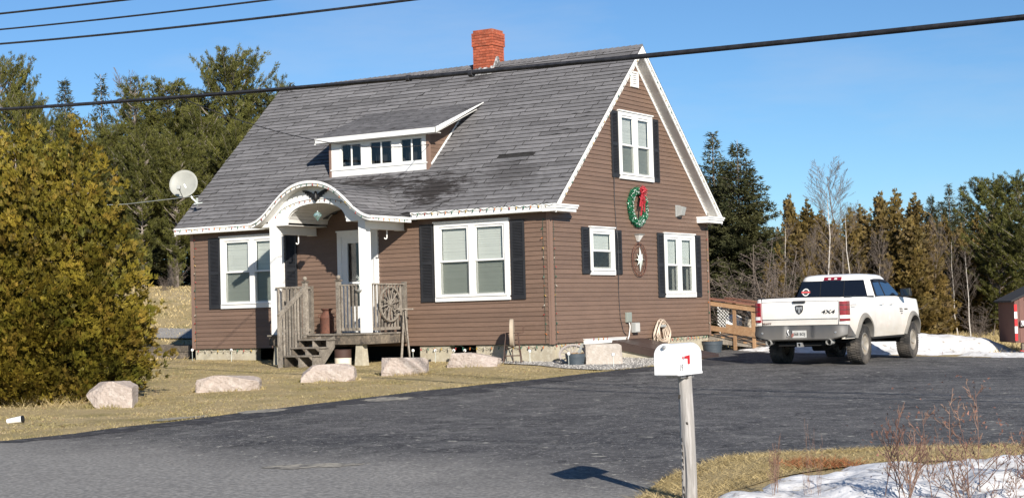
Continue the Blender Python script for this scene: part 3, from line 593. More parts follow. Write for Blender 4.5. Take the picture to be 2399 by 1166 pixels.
# ---- windows
def window(place, o, cols, wallside=1, blinds=('full', 'full'), casing=.125, low_dark=False, curtain=False, grid_up=False):
    """place(u, off, z). o = outer frame rect, cols = number of double-hung sashes side by side"""
    u0, u1, z0, z1 = o
    def B(mb, a, b, p, q, c, d):
        mb.hexa([place(a, p, c), place(b, p, c), place(b, q, c), place(a, q, c), place(a, p, d), place(b, p, d), place(b, q, d), place(a, q, d)])
    fr = MB(); P = .052
    B(fr, u0, u0 + casing, -.03, P, z0 + .06, z1 - .11); B(fr, u1 - casing, u1, -.03, P, z0 + .06, z1 - .11)
    B(fr, u0, u1, -.03, P, z1 - .11, z1); B(fr, u0 - .02, u1 + .02, -.03, P + .03, z1 - .018, z1 + .012)
    B(fr, u0, u1, -.03, P + .01, z0, z0 + .10); B(fr, u0 + .05, u1 - .05, -.02, P + .035, z0 + .10, z0 + .125)
    iw = u1 - u0 - 2 * casing; mull = .15 if cols == 2 else 0
    if cols == 2: B(fr, (u0 + u1) / 2 - mull / 2, (u0 + u1) / 2 + mull / 2, -.03, P - .004, z0 + .125, z1 - .11)
    w = link('window', fr.mesh('window', M['white']), house)
    sw = (iw - mull) / cols; za, zb = z0 + .125, z1 - .11; zm = (za + zb) / 2
    for c in range(cols):
        a = u0 + casing + c * (sw + mull); b = a + sw
        for up in (1, 0):
            c0, c1 = (zm - .02, zb) if up else (za, zm + .022); s = .055 if cols > 1 else .06; dep = .012 if up else -.012
            sb = MB(); B(sb, a, a + s, dep - .02, dep + .018, c0, c1); B(sb, b - s, b, dep - .02, dep + .018, c0, c1)
            B(sb, a + s, b - s, dep - .02, dep + .018, c1 - (.05 if up else .04), c1); B(sb, a + s, b - s, dep - .02, dep + .018, c0, c0 + (.04 if up else .06))
            sb.build('sash', M['white'], w)
            pb = MB(); B(pb, a + s - .005, b - s + .005, dep - .004, dep, c0 + .03, c1 - .03); pb.build('pane', M['glass'], w)
            if not up:
                pb = MB(); B(pb, a + .01, b - .01, dep + .020, dep + .022, c0 + .03, c1 - .02); pb.build('insect_screen', M['screen'], w)
        kind = blinds[c] if c < len(blinds) else blinds[-1]
        lo = za + .02 if kind == 'full' else (zm + .02 if kind == 'half' else zb)
        sl = MB(); zz = zb - .05
        while zz > lo:
            t = .011 + random.uniform(-.002, .002)
            sl.add([place(a + .05, -.052, zz + .011), place(b - .05, -.052, zz + .011), place(b - .05, -.040, zz - t), place(a + .05, -.040, zz - t)], [(0, 1, 2, 3)])
            zz -= .0235
        if sl.v: B(sl, a + .04, b - .04, -.06, -.035, zb - .04, zb); sl.build('blind', M['blind'], w)
        if curtain:
            cb = MB(); nn = 14
            for (ca, cb_) in ((a + .03, a + .14), (b - .14, b - .03)):
                pts = [(ca + (cb_ - ca) * i / nn, -.10 + .012 * math.sin(i * 2.4)) for i in range(nn + 1)]
                for i in range(nn): cb.add([place(pts[i][0], pts[i][1], za + .03), place(pts[i + 1][0], pts[i + 1][1], za + .03), place(pts[i + 1][0], pts[i + 1][1], zb), place(pts[i][0], pts[i][1], zb)], [(0, 1, 2, 3)])
            cb.build('curtain', M['curtain'], w)
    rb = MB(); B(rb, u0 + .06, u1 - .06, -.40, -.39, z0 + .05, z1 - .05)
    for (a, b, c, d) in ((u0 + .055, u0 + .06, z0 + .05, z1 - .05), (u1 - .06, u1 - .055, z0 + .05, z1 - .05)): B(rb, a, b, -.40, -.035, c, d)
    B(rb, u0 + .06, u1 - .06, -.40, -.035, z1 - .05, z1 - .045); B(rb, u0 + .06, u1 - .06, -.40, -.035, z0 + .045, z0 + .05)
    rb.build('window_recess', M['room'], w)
    return w
def shutter(place, u0, u1, z0, z1):
    def B(mb, a, b, p, q, c, d):
        mb.hexa([place(a, p, c), place(b, p, c), place(b, q, c), place(a, q, c), place(a, p, d), place(b, p, d), place(b, q, d), place(a, q, d)])
    mb = MB(); s = .05
    B(mb, u0, u0 + s, .014, .048, z0, z1); B(mb, u1 - s, u1, .014, .048, z0, z1)
    zm = (z0 + z1) / 2
    for (c, d) in ((z0, z0 + .09), (zm - .035, zm + .035), (z1 - .07, z1)): B(mb, u0 + s, u1 - s, .014, .046, c, d)
    B(mb, u0 + s, u1 - s, .012, .018, z0 + .05, z1 - .05)
    sh = mb.build('shutter', M['shutter'], house)
    lb = MB()
    for (c, d) in ((z0 + .09, zm - .035), (zm + .035, z1 - .07)):
        n = max(3, int((d - c) / .034))
        for i in range(n):
            z = c + (d - c) * (i + .5) / n
            lb.hexa([place(u0 + s, .042, z - .014), place(u1 - s, .042, z - .014), place(u1 - s, .036, z - .016), place(u0 + s, .036, z - .016),
                     place(u0 + s, .024, z + .014), place(u1 - s, .024, z + .014), place(u1 - s, .018, z + .012), place(u0 + s, .018, z + .012)])
    tag(lb.build('louvre', M['shutter'], sh), kind='stuff')
PF = lambda u, o, z: (u, -o, z)
PG = lambda u, o, z: (o, u, z)
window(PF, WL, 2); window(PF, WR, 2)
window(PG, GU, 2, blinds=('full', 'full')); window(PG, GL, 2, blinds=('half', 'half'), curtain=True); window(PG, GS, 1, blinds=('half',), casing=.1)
for a, b, c, d in ((-10.07, -9.70, 1.0, 2.79), (-7.56, -7.2, 1.0, 2.79), (-3.50, -3.13, 1.0, 2.80), (-1.01, -.65, 1.0, 2.78)): shutter(PF, a, b, c, d)
for a, b, c, d in ((2.95, 3.285, 3.86, 5.46), (5.12, 5.43, 3.86, 5.43), (5.20, 5.545, .99, 2.60), (7.35, 7.68, .99, 2.59), (1.37, 1.73, 1.55, 2.63), (2.965, 3.30, 1.55, 2.60)): shutter(PG, a, b, c, d)

# ---- front door with long glass
db = MB(); u0, u1, z0, z1 = DOOR
for (a, b, c, d) in ((u0, u0 + .12, z0, z1), (u1 - .12, u1, z0, z1), (u0 + .12, u1 - .12, z1 - .13, z1)): db.box(a, b, -.055, .03, c, d)
db.box(u0 - .02, u1 + .02, -.075, .03, z1 - .02, z1 + .015)
dr = link('door_frame', db.mesh('door_frame', M['white']), house)
a, b, c, d = u0 + .12, u1 - .12, z0 + .01, z1 - .13
db = MB(); s = .17
db.box(a, a + s, -.03, .01, c, d); db.box(b - s, b, -.03, .01, c, d); db.box(a + s, b - s, -.03, .01, d - .16, d); db.box(a + s, b - s, -.03, .01, c, c + .62); db.box(a + s, b - s, -.034, .006, c + 1.16, c + 1.20)
door = link('door', db.mesh('door', M['white']), house)
MB().box(a + s, b - s, -.016, -.010, c + .62, d - .16).build('door_glass', M['glass'], door)
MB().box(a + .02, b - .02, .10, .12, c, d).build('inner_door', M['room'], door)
MB().box(b - .10, b - .07, -.075, -.03, c + .98, c + 1.10).build('handle', M['black'], door)

# ---- roof structure
rf = MB(); T = .09
def slab(mb, x0, x1, ya, za, yb, zb, t):
    mb.hexa([(x0, ya, za - t), (x1, ya, za - t), (x1, yb, zb - t), (x0, yb, zb - t), (x0, ya, za), (x1, ya, za), (x1, yb, zb), (x0, yb, zb)])
X0, X1 = -L_ - OR_, OR_
YQ = .22
for (a, b) in ((X0 + .01, -6.28), (-4.42, X1 - .01)): slab(rf, a, b, YE + .01, roofz(YE) - .02, YQ, roofz(YQ) - .02, T)
slab(rf, X0 + .01, X1 - .01, YQ, roofz(YQ) - .02, YR, ZR - .02, T); slab(rf, X0 + .01, X1 - .01, YR, ZR - .02, 2 * YR - YE - .01, roofz(YE) - .02, T)
roof = rf.build('roof', M['roofdeck'], house)

def shingle_mat(name, patches):
    m = mat(name, (.150, .147, .152), .9, c2=(.178, .174, .179), nscale=1.1, c3=(.118, .115, .118), n3=.6, s3=6.5, ramp3=(.5, .66), bump=.6, bscale=130, tone=.16, stretch=(1, 1, 1), spec=.15)
    nt = m.node_tree; N = nt.nodes; L = nt.links; b = N['Principled BSDF']; src = b.inputs['Base Color'].links[0].from_socket
    tcn = N.new('ShaderNodeTexCoord'); cur = src
    for (cx, cy, cz, rx, ry, amt, colr) in patches:
        mp = N.new('ShaderNodeMapping'); mp.vector_type = 'POINT'; mp.inputs['Location'].default_value = (-cx / rx, -cy / ry, 0); mp.inputs['Scale'].default_value = (1 / rx, 1 / ry, 0)
        L.new(tcn.outputs['Object'], mp.inputs[0]); ln = N.new('ShaderNodeVectorMath'); ln.operation = 'LENGTH'; L.new(mp.outputs[0], ln.inputs[0])
        nz = N.new('ShaderNodeTexNoise'); nz.inputs['Scale'].default_value = 2.2; nz.inputs['Detail'].default_value = 8; nz.inputs['Roughness'].default_value = .75
        ms = N.new('ShaderNodeMapping'); ms.inputs['Scale'].default_value = (1.3, 5, 5); L.new(tcn.outputs['Object'], ms.inputs[0]); L.new(ms.outputs[0], nz.inputs[0])
        ad = N.new('ShaderNodeMath'); ad.operation = 'MULTIPLY_ADD'; ad.inputs[1].default_value = 3.2; L.new(nz.outputs[0], ad.inputs[0]); L.new(ln.outputs['Value'], ad.inputs[2])
        mr = N.new('ShaderNodeMapRange'); mr.inputs[1].default_value = 2.25; mr.inputs[2].default_value = 1.95; mr.inputs[4].default_value = amt; mr.clamp = True
        mr.inputs[3].default_value = 0; L.new(ad.outputs[0], mr.inputs[0])
        mx = N.new('ShaderNodeMix'); mx.data_type = 'RGBA'; mx.inputs[7].default_value = (*colr, 1); L.new(mr.outputs[0], mx.inputs[0]); L.new(cur, mx.inputs[6]); cur = mx.outputs[2]
    L.new(cur, b.inputs['Base Color']); return m
DK = (.028, .024, .023)
M['edge_shade'] = mat('shingle_edge_shade_line', (.018, .017, .017), .95)  # black asphalt edge, darkened to stand in for the shadow line under each course
M['shingle'] = shingle_mat('asphalt_shingle', [(-3.3, .35, 0, 1.5, .75, .9, DK), (-5.3, .6, 0, 2.2, .45, .8, DK), (-1.3, .6, 0, 1.3, .7, .35, DK), (-7.5, .7, 0, 1.6, .4, .45, DK), (-4.1, 3.7, 0, .7, .4, .6, DK)])
M['shingle2'] = shingle_mat('dormer_shingle', [])
M['barepatch'] = mat('bare_underlay_patch', (.016, .015, .015), .9, c2=(.03, .028, .027), nscale=9)

def shingle_row(mb, P, a, b, w, exp, lift=.021, rag=.006):
    """one shingle from a..b along the course; P(u, s, off): u along, s up slope from its butt edge, off = height above deck"""
    n = max(3, int((b - a) / .16)); g = .009
    us = [a + g + (b - a - 2 * g) * i / n for i in range(n + 1)]
    lows = [random.uniform(-rag, rag) * (1.6 if random.random() < .12 else 1) for _ in us]
    lf = [lift + random.uniform(-.002, .004) for _ in us]
    if random.random() < .10:
        k = random.randrange(n + 1); lf[k] += random.uniform(.005, .016); lows[k] += random.uniform(.004, .02)
    vs = []; fs = []
    for u, lo, h in zip(us, lows, lf):
        vs += [P(u, lo, -.001), P(u, lo, h), P(u, exp + .012, .003)]
    for i in range(n):
        q = 3 * i; fs += [(q + 1, q + 4, q + 5, q + 2)]
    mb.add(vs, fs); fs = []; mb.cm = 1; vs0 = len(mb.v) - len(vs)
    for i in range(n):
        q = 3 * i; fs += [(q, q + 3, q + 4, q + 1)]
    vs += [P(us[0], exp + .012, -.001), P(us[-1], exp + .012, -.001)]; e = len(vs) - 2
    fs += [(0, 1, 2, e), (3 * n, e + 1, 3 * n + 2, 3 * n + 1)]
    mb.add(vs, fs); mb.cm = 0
SW = 1.0; SE = .1505
slen = math.hypot(YR - YE, ZR - ZE); cs, sn = (YR - YE) / slen, (ZR - ZE) / slen
def main_place(u, s, off, side=1): return (u, (YE + s * cs - off * sn) if side > 0 else (2 * YR - YE - s * cs + off * sn), ZE + s * sn + off * cs - .018)
rows = int(slen / SE) + 1; cells = []
for r in range(rows):
    s0 = r * SE; ex = min(SE, slen - s0 + .01)
    off = (r * .1667 + (.5 if (r // 6) % 2 else 0) * .1) % 1.0
    u = X0 + .0 - (1 - off) * SW
    while u < X1 + .012:
        a, b = max(u, X0 - .02), min(u + SW, X1 + .02)
        if b - a > .03: cells.append((a, b, s0, ex, r))
        u += SW
def hidden(a, b, s0, ex):
    y = YE + (s0 + ex / 2) * cs; x = (a + b) / 2
    if -6.75 < x < -4.0 and 1.1 < y < 2.75 and a > -7.05 and b < -3.7: return True       # inside the dormer
    if abs(a + 5.37) < 1.2 and abs(b + 5.37) < 1.2 and y < .1: return True
    return False
cells = [c for c in cells if not hidden(*c[:4])]
cells.sort(key=lambda c: ((c[0] + c[1]) / 2 - CAM[0]) ** 2 + (YE + c[2] * cs - CAM[1]) ** 2 + (0 if c[1] - c[0] > .3 else 400))
NSH = 230
restm = MB()
def missing(a, b, s0): 
    y = YE + s0 * cs; return abs(y - 1.05) < .06 and a < -1.1 < b
for i, (a, b, s0, ex, r) in enumerate(cells):
    tone = random.uniform(-1, 1) * (1 if random.random() < .85 else 1.8)
    P = lambda u, s, off, s0=s0: main_place(u, s0 + s, off)
    if missing(a, b, s0):
        mb = MB(); mb.tone = tone; mb.add([P(a, 0, .002), P(b, 0, .002), P(b, ex, .001), P(a, ex, .001), P(a, 0, -.02), P(b, 0, -.02), P(b, ex, -.02), P(a, ex, -.02)], [(0, 1, 2, 3), (4, 5, 6, 7), (0, 1, 5, 4), (2, 3, 7, 6)])
        mb.build('bare_patch', M['barepatch'], roof); continue
    if i < NSH:
        mb = MB(); mb.tone = tone; shingle_row(mb, P, a, b, SW, ex); mb.build('shingle', [M['shingle'], M['edge_shade']], roof)
    else:
        restm.tone = tone; shingle_row(restm, P, a, b, SW, ex)
for (a, b, s0, ex, r) in cells[::1]:   # back slope, same courses coarse
    if (a + b) / 2 > X1 - 3 or r % 1 == 0:
        restm.tone = random.uniform(-1, 1)
        Q = lambda u, s, off: main_place(u, s0 + s, off, -1)
        restm.add([Q(a, 0, 0), Q(b, 0, 0), Q(b, 0, .014), Q(a, 0, .014), Q(a, ex, .003), Q(b, ex, .003)], [(0, 1, 2, 3), (3, 2, 5, 4)])
tag(restm.build('shingle_field', [M['shingle'], M['edge_shade']], roof, fix=False), kind='stuff')
# ridge caps
u = X0 - .01; k = 0
while u < X1:
    mb = MB(); mb.tone = random.uniform(-1, 1); e = min(u + .17, X1 + .015); d = .14
    mb.add([(u, YR - d * cs, ZR - d * sn + .002), (u, YR, ZR + .012), (u, YR + d * cs, ZR - d * sn + .002), (e, YR - d * cs, ZR - d * sn + .02), (e, YR, ZR + .03), (e, YR + d * cs, ZR - d * sn + .02),
            (e, YR - d * cs, ZR - d * sn + .0), (e, YR, ZR + .005), (e, YR + d * cs, ZR - d * sn)], [(0, 3, 4, 1), (1, 4, 5, 2), (3, 6, 7, 4), (4, 7, 8, 5)])
    mb.build('ridge_cap', M['shingle'], roof, fix=False); u += .165
# soffits, fascia, rake boards, returns
def rakeboard(x0, x1, drop0, drop1, name, m):
    for sgn in (1, -1):
        mb = MB(); f = lambda y: y if sgn > 0 else 2 * YR - y
        mb.hexa([(x0, f(YE), ZE - drop1), (x1, f(YE), ZE - drop1), (x1, f(YR), ZR - drop1 * 1.05), (x0, f(YR), ZR - drop1 * 1.05), (x0, f(YE), ZE - drop0), (x1, f(YE), ZE - drop0), (x1, f(YR), ZR - drop0), (x0, f(YR), ZR - drop0)])
        mb.build(name, m, house)
rakeboard(X1 - .028, X1 + .0, .03, .21, 'rake_board', M['white']); rakeboard(X1 - .005, X1 + .018, .022, .085, 'rake_trim', M['white'])
rakeboard(X0, X0 + .028, .03, .21, 'rake_board', M['white'])
# raked soffit panels under the gable overhang (one vinyl panel per 0.3 m)
for sgn in (1, -1):
    n = 38; f = lambda y: y if sgn > 0 else 2 * YR - y
    for i in range(n):
        ya = YE + .08 + (YR - YE - .08) * i / n; yb = YE + .08 + (YR - YE - .08) * (i + .93) / n; mb = MB(); dz = .165
        mb.hexa([(.02, f(ya), roofz(ya) - dz - .012), (X1 - .03, f(ya), roofz(ya) - dz - .012), (X1 - .03, f(yb), roofz(yb) - dz), (.02, f(yb), roofz(yb) - dz), (.02, f(ya), roofz(ya) - dz + .01), (X1 - .03, f(ya), roofz(ya) - dz + .01), (X1 - .03, f(yb), roofz(yb) - dz + .02), (.02, f(yb), roofz(yb) - dz + .02)])
        mb.build('soffit_panel', M['offwhite'], house)
    mb = MB(); mb.hexa([(.016, f(YE + .3), roofz(YE + .3) - .24), (.036, f(YE + .3), roofz(YE + .3) - .24), (.036, f(YR), ZR - .255), (.016, f(YR), ZR - .255), (.016, f(YE + .3), roofz(YE + .3) - .17), (.036, f(YE + .3), roofz(YE + .3) - .17), (.036, f(YR), ZR - .17), (.016, f(YR), ZR - .17)]); mb.build('frieze_trim', M['white'], house)
PX0, PX1 = -7.10, -3.58     # porch roof span
for (a, b) in ((X0, PX0), (PX1, X1)):
    MB().box(a, b, YE - .02, YE + .005, 2.925, 3.07).build('fascia', M['white'], house)
    MB().box(a, b, YE - .035, YE - .018, 3.035, 3.082).build('drip_edge', M['white'], house)
for (a, b) in ((X0 + .03, -6.28), (-4.42, X1 - .03)): MB().box(a, b, YE + .006, -.02, 2.92, 2.935).build('eave_soffit', M['offwhite'], house)
MB().box(X0, X1, 2 * YR - YE - .005, 2 * YR - YE + .02, 2.925, 3.07).build('fascia', M['white'], house)
MB().box(X0 + .03, X1 - .03, Wd + .02, 2 * YR - YE - .006, 2.92, 2.935).build('eave_soffit', M['offwhite'], house)
for (y0, y1) in ((YE - .022, .62), (2 * YR - YE - .88, 2 * YR - YE + .022)):
    mb = MB(); mb.box(-.02, X1 + .004, y0, y1, 2.915, 2.985); mb.box(-.02, X1 + .03, y0 - .012, y1 + .03, 2.987, 3.035); mb.box(-.02, X1 + .05, y0 - .02, y1 + .05, 3.037, 3.075)
    mb.build('cornice_return', M['white'], house)
# gable vent
mb = MB(); vy0, vy1, vz0, vz1 = 4.03, 4.42, 6.13, 6.52
mb.box(.012, .05, vy0, vy1, vz0, vz0 + .04); mb.box(.012, .05, vy0, vy1, vz1 - .04, vz1); mb.box(.012, .05, vy0, vy0 + .04, vz0 + .04, vz1 - .04); mb.box(.012, .05, vy1 - .04, vy1, vz0 + .04, vz1 - .04); mb.box(.010, .014, vy0 + .03, vy1 - .03, vz0 + .03, vz1 - .03)
vent = mb.build('gable_vent', M['white'], house)
for i in range(6):
    z = vz0 + .07 + i * .049; MB().hexa([(.044, vy0 + .04, z - .022), (.044, vy1 - .04, z - .022), (.038, vy1 - .04, z - .024), (.038, vy0 + .04, z - .024), (.022, vy0 + .04, z + .016), (.022, vy1 - .04, z + .016), (.016, vy1 - .04, z + .014), (.016, vy0 + .04, z + .014)]).build('slat', M['white'], vent)

# ---- dormer
DX0, DX1, DY, DZ0, DZ1 = -6.86, -3.88, .95, 4.19, 5.10
dm = MB()
for (a, b, c, d) in ((DX0 + .02, DX1 - .02, 4.19, 4.36), (DX0 + .02, DX1 - .02, 5.02, 5.12)): dm.box(a, b, DY - .02, DY + .06, c, d)
dm.box(DX0 + .02, DX1 - .02, DY - .04, DY - .018, 4.345, 4.375)
wins = [(-6.52, -5.86), (-5.63, -4.93), (-4.70, -4.03)]
edges = [DX0 + .02] + [e for w_ in wins for e in w_] + [DX1 - .02]
for i in range(0, len(edges), 2): dm.box(edges[i], edges[i + 1], DY - .02, DY + .06, 4.36, 5.02)
dface = dm.build('dormer_face', M['white'], house)
for (a, b) in wins:
    a -= .02; b += .02; fr = MB(); z0, z1 = 4.40, 5.0; s = .042
    fr.box(a, b, DY - .035, DY + .04, z0 - .04, z0 + .03); fr.box(a, b, DY - .035, DY + .04, z1 - .04, z1 + .015); fr.box(a, a + s, DY - .033, DY + .04, z0 + .03, z1 - .04); fr.box(b - s, b, DY - .033, DY + .04, z0 + .03, z1 - .04)
    m_ = (a + b) / 2; fr.box(m_ - .016, m_ + .016, DY - .012, DY + .01, z0 + .03, z1 - .04)
    for (p, q_) in ((a + s, m_ - .016), (m_ + .016, b - s)):
        fr.box(p, p + .008, DY - .01, DY + .002, z0 + .03, z1 - .04)
    w = link('window', fr.mesh('window', M['white']), house)
    MB().box(a + s, m_, DY - .006, DY - .004, z0 + .02, z1 - .03).build('pane', M['glass'], w); MB().box(m_, b - s, DY - .006, DY - .004, z0 + .02, z1 - .03).build('pane', M['glass'], w)
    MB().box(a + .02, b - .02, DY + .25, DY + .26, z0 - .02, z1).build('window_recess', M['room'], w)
    c_ = MB(); zb_ = z1 - .06
    for (s0_, sg) in ((m_ + .05, 1), (b - s - .04, -1), (a + s + .04, 1)):
        if sg == -1: c_.add([(s0_, DY + .06, zb_), (s0_ + .06 * sg, DY + .06, zb_), (s0_ + .03 * sg, DY + .07, z0 + .04), (s0_ - .01, DY + .06, z0 + .04)], [(0, 1, 2, 3)])
    if c_.v: c_.build('curtain', M['curtain'], w)
# side walls (triangular siding) and corner posts
DS = .372; DRY, DRZ = .70, 5.165      # dormer roof slope, eave
def drz(y): return DRZ + DS * (y - DRY)
def yint(): return (DRZ - DS * DRY - ZE + SLOPE * YE) / (SLOPE - DS)
YI = yint()
for (x, sg) in ((DX1, 1), (DX0, -1)):
    z = 4.2
    while z < 5.6:
        zt = min(z + EXP, 5.75)
        def y0f(zz): return max(DY + .05, (zz + .1 - DRZ) / DS + DRY)
        def y1f(zz): return (zz - ZE) / SLOPE + YE + .02
        if y1f(zt) - y0f(zt) > .02 or y1f(z) - y0f(z) > .02:
            o0, o1 = x + sg * .014, x + sg * .003; a0, a1 = y0f(z), y0f(zt); b0, b1 = max(y1f(z), a0), max(y1f(zt), a1); mb = MB(); mb.tone = random.uniform(-1, 1)
            mb.hexa([(o0, a0, z), (o0, b0, z), (x - sg * .02, b0, z), (x - sg * .02, a0, z), (o1, a1, zt), (o1, b1, zt), (x - sg * .02, b1, zt), (x - sg * .02, a1, zt)])
            mb.build('siding_board', M['siding'], house)
        z = zt
    MB().box(x - .05 if sg > 0 else x - .02, x + .02 if sg > 0 else x + .05, DY - .026, DY + .075, 4.15, 5.12).build('corner_post', M['corner'], house)
    mb = MB(); y0 = DY + .08; mb.bar((x + sg * .022, y0, roofz(y0) + .03), (x + sg * .022, YI - .1, roofz(YI - .1) + .02), .012, .05, (0, 0, 1)); mb.build('step_flashing', M['white'], house)
RX0, RX1 = -7.14, -3.47
dr_ = MB(); slab(dr_, RX0 + .01, RX1 - .01, DRY + .01, DRZ - .015, YI + .05, drz(YI + .05) - .015, .05)
droof = dr_.build('dormer_roof', M['roofdeck'], house)
MB().box(RX0, RX1, DRY - .02, DRY + .005, DRZ - .13, DRZ - .01).build('fascia', M['white'], house)
MB().box(RX0 + .02, RX1 - .02, DRY + .006, DY - .02, DRZ - .135, DRZ - .12).build('eave_soffit', M['offwhite'], house)
for (xa, xb) in ((RX1 - .02, RX1 + .004), (RX0 - .004, RX0 + .02)):
    mb = MB(Matrix.Translation((0, 0, 0 if xa > -5 else -.035))); yb = YI - .02; mb.hexa([(xa, DRY - .02, DRZ - .13), (xb, DRY - .02, DRZ - .13), (xb, yb, drz(yb) - .02), (xa, yb, drz(yb) - .02), (xa, DRY - .02, DRZ - .008), (xb, DRY - .02, DRZ - .008), (xb, yb, drz(yb) + .0), (xa, yb, drz(yb) + .0)])
    mb.build('rake_board', M['white'], house)
    mb = MB(); ya_ = DRY; mb.hexa([(min(xa, DX1 if xa > -5 else xa), DRY, DRZ - .14), (max(xb, DX0 if xa < -5 else xb), DRY, DRZ - .14), (max(xb, DX0 if xa < -5 else xb), yb - .3, drz(yb - .3) - .10), (min(xa, DX1 if xa > -5 else xa), yb - .3, drz(yb - .3) - .10), (min(xa, DX1 if xa > -5 else xa), DRY, DRZ - .13), (max(xb, DX0 if xa < -5 else xb), DRY, DRZ - .13), (max(xb, DX0 if xa < -5 else xb), yb - .3, drz(yb - .3) - .09), (min(xa, DX1 if xa > -5 else xa), yb - .3, drz(yb - .3) - .09)])
    mb.build('eave_soffit', M['offwhite'], house)
dl = math.hypot(YI - DRY, drz(YI) - DRZ); dc, ds_ = (YI - DRY) / dl, (drz(YI) - DRZ) / dl; r = 0; s0 = 0; cnt = 0
rest2 = MB()
while s0 < dl:
    ex = min(.125, dl - s0 + .02); u = RX0 - ((r * .37) % 1.0)
    while u < RX1 + .01:
        a, b = max(u, RX0 - .01), min(u + 1.0, RX1 + .01)
        if b - a > .03:
            P = lambda uu, s, off, s0=s0: (uu, DRY - .01 + (s0 + s) * dc - off * ds_, DRZ + (s0 + s) * ds_ + off * dc - .014)
            t = random.uniform(-1, 1)
            if cnt < 60: mb = MB(); mb.tone = t; shingle_row(mb, P, a, b, 1, ex, .009, .010); mb.build('shingle', [M['shingle2'], M['edge_shade']], droof)
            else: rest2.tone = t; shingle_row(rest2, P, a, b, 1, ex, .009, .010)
            cnt += 1
        u += 1.0
    s0 += .125; r += 1
if rest2.v: tag(rest2.build('shingle_field', [M['shingle2'], M['edge_shade']], droof, fix=False), kind='stuff')

# ---- chimney
CX0, CX1, CY0, CY1, CZ0, CZ1 = -4.43, -3.83, 3.86, 4.42, 6.75, 7.97
chim = MB().box(CX0 + .012, CX1 - .012, CY0 + .012, CY1 - .012, CZ0, CZ1).build('chimney', M['mortar'], house)
z = CZ0 + .1; r = 0
while z < CZ1 - .01:
    top = z > CZ1 - .26; gset = .022 if (CZ1 - .44 < z < CZ1 - .06) else 0.0
    if z > CZ1 - .07: gset = -.012
    h = .062
    x0, x1, y0, y1 = CX0 - gset, CX1 + gset, CY0 - gset, CY1 + gset
    for (fx, a0, a1) in (('f', x0, x1), ('s', y0, y1), ('b', x0, x1), ('l', y0, y1)):
        n = 3; wd = (a1 - a0) / n; o = (wd / 2 if r % 2 else 0); u = a0 - o
        while u < a1 - .01:
            p, q_ = max(u, a0), min(u + wd, a1)
            if q_ - p > .04:
                p += .004; q_ -= .004; mb = MB(); mb.tone = random.uniform(-1, 1); j = random.uniform(0, .003)
                if fx == 'f': mb.box(p, q_, y0 - j, y0 + .05, z, z + h)
                elif fx == 'b': mb.box(p, q_, y1 - .05, y1 + j, z, z + h)
                elif fx == 's': mb.box(x1 - .05, x1 + j, p + (.05 if p < y0 + .02 else 0), q_ - (.05 if q_ > y1 - .02 else 0), z, z + h)
                else: mb.box(x0 - j, x0 + .05, p + (.05 if p < y0 + .02 else 0), q_ - (.05 if q_ > y1 - .02 else 0), z, z + h)
                mb.build('brick', M['brick'], chim)
            u += wd
    z += .071; r += 1
MB().box(CX0 + .01, CX1 - .01, CY0 + .01, CY1 - .01, CZ1, CZ1 + .012).build('chimney_cap', M['mortar'], chim)
mb = MB()
def ragged(pts, th=.02):
    pass
for i in range(9):   # front flashing cemented to the brick, ragged top
    xa = CX0 - .02 + i * (CX1 - CX0 + .04) / 9; xb = xa + (CX1 - CX0 + .04) / 9; zz = roofz(CY0); mb.hexa([(xa, CY0 - .13, zz - .12), (xb, CY0 - .13, zz - .12), (xb, CY0 - .01, zz - .02), (xa, CY0 - .01, zz - .02), (xa, CY0 - .15, zz - .07), (xb, CY0 - .15, zz - .07), (xb, CY0 - .02, zz + .06 + random.uniform(0, .05)), (xa, CY0 - .02, zz + .06 + random.uniform(0, .05))])
mb.add([(CX1 + .015, CY0 - .05, 6.93), (CX1 + .015, YR + .1, 7.13), (CX1 + .022, YR + .02, 7.3), (CX1 + .022, YR - .1, 7.26), (CX1 + .022, CY0 + .02, 7.08)], [(0, 1, 2, 3, 4)])
mb.build('flashing', M['flash'], chim)
# ------------------------------------------------------------------ porch roof (belongs to the house)
PC = -5.35
_u = np.array([0, .45, .9, 1.2, 1.42, 1.6, 1.77]); _z = np.array([3.86, 3.785, 3.545, 3.28, 3.11, 3.015, 2.965])
_pf = np.polyfit(_u ** 2, _z, 4)
def prof(u): u = min(abs(u), 1.77); return float(np.polyval(_pf, u * u))
YF = -1.80
NS = 48
us = [-1.77 + 3.54 * i / NS for i in range(NS + 1)]
def band(mb, fa, fb, y0, y1, us):
    """closed curved band between heights fa(u) and fb(u), y0..y1"""
    n = len(us); vs = []
    for u in us: vs += [(PC + u, y0, fa(u)), (PC + u, y1, fa(u)), (PC + u, y1, fb(u)), (PC + u, y0, fb(u))]
    fs = []
    for i in range(n - 1):
        a = 4 * i; b = a + 4
        for k in range(4): fs.append((a + k, a + (k + 1) % 4, b + (k + 1) % 4, b + k))
    fs += [(0, 1, 2, 3), (4 * n - 1, 4 * n - 2, 4 * n - 3, 4 * n - 4)]
    mb.add(vs, fs)
mb = MB(); band(mb, lambda u: prof(u) - .115, lambda u: prof(u) - .012, YF - .02, YF + .012, us); mb.build('arched_fascia', M['white'], house, smooth=40)
mb = MB(); band(mb, lambda u: prof(u) - .055, lambda u: prof(u) + .004, YF - .045, YF - .018, us); mb.build('arched_drip_edge', M['white'], house, smooth=40)
mb = MB(); band(mb, lambda u: prof(u) - .10, lambda u: prof(u) - .085, YF + .013, -1.555, us); mb.build('arched_soffit', M['white'], house, smooth=40)
mb = MB(); band(mb, lambda u: prof(u) - .07, lambda u: prof(u) - .022, YF + .0, .6, us); pr = mb.build('porch_roof', M['roofdeck'], house, smooth=40)
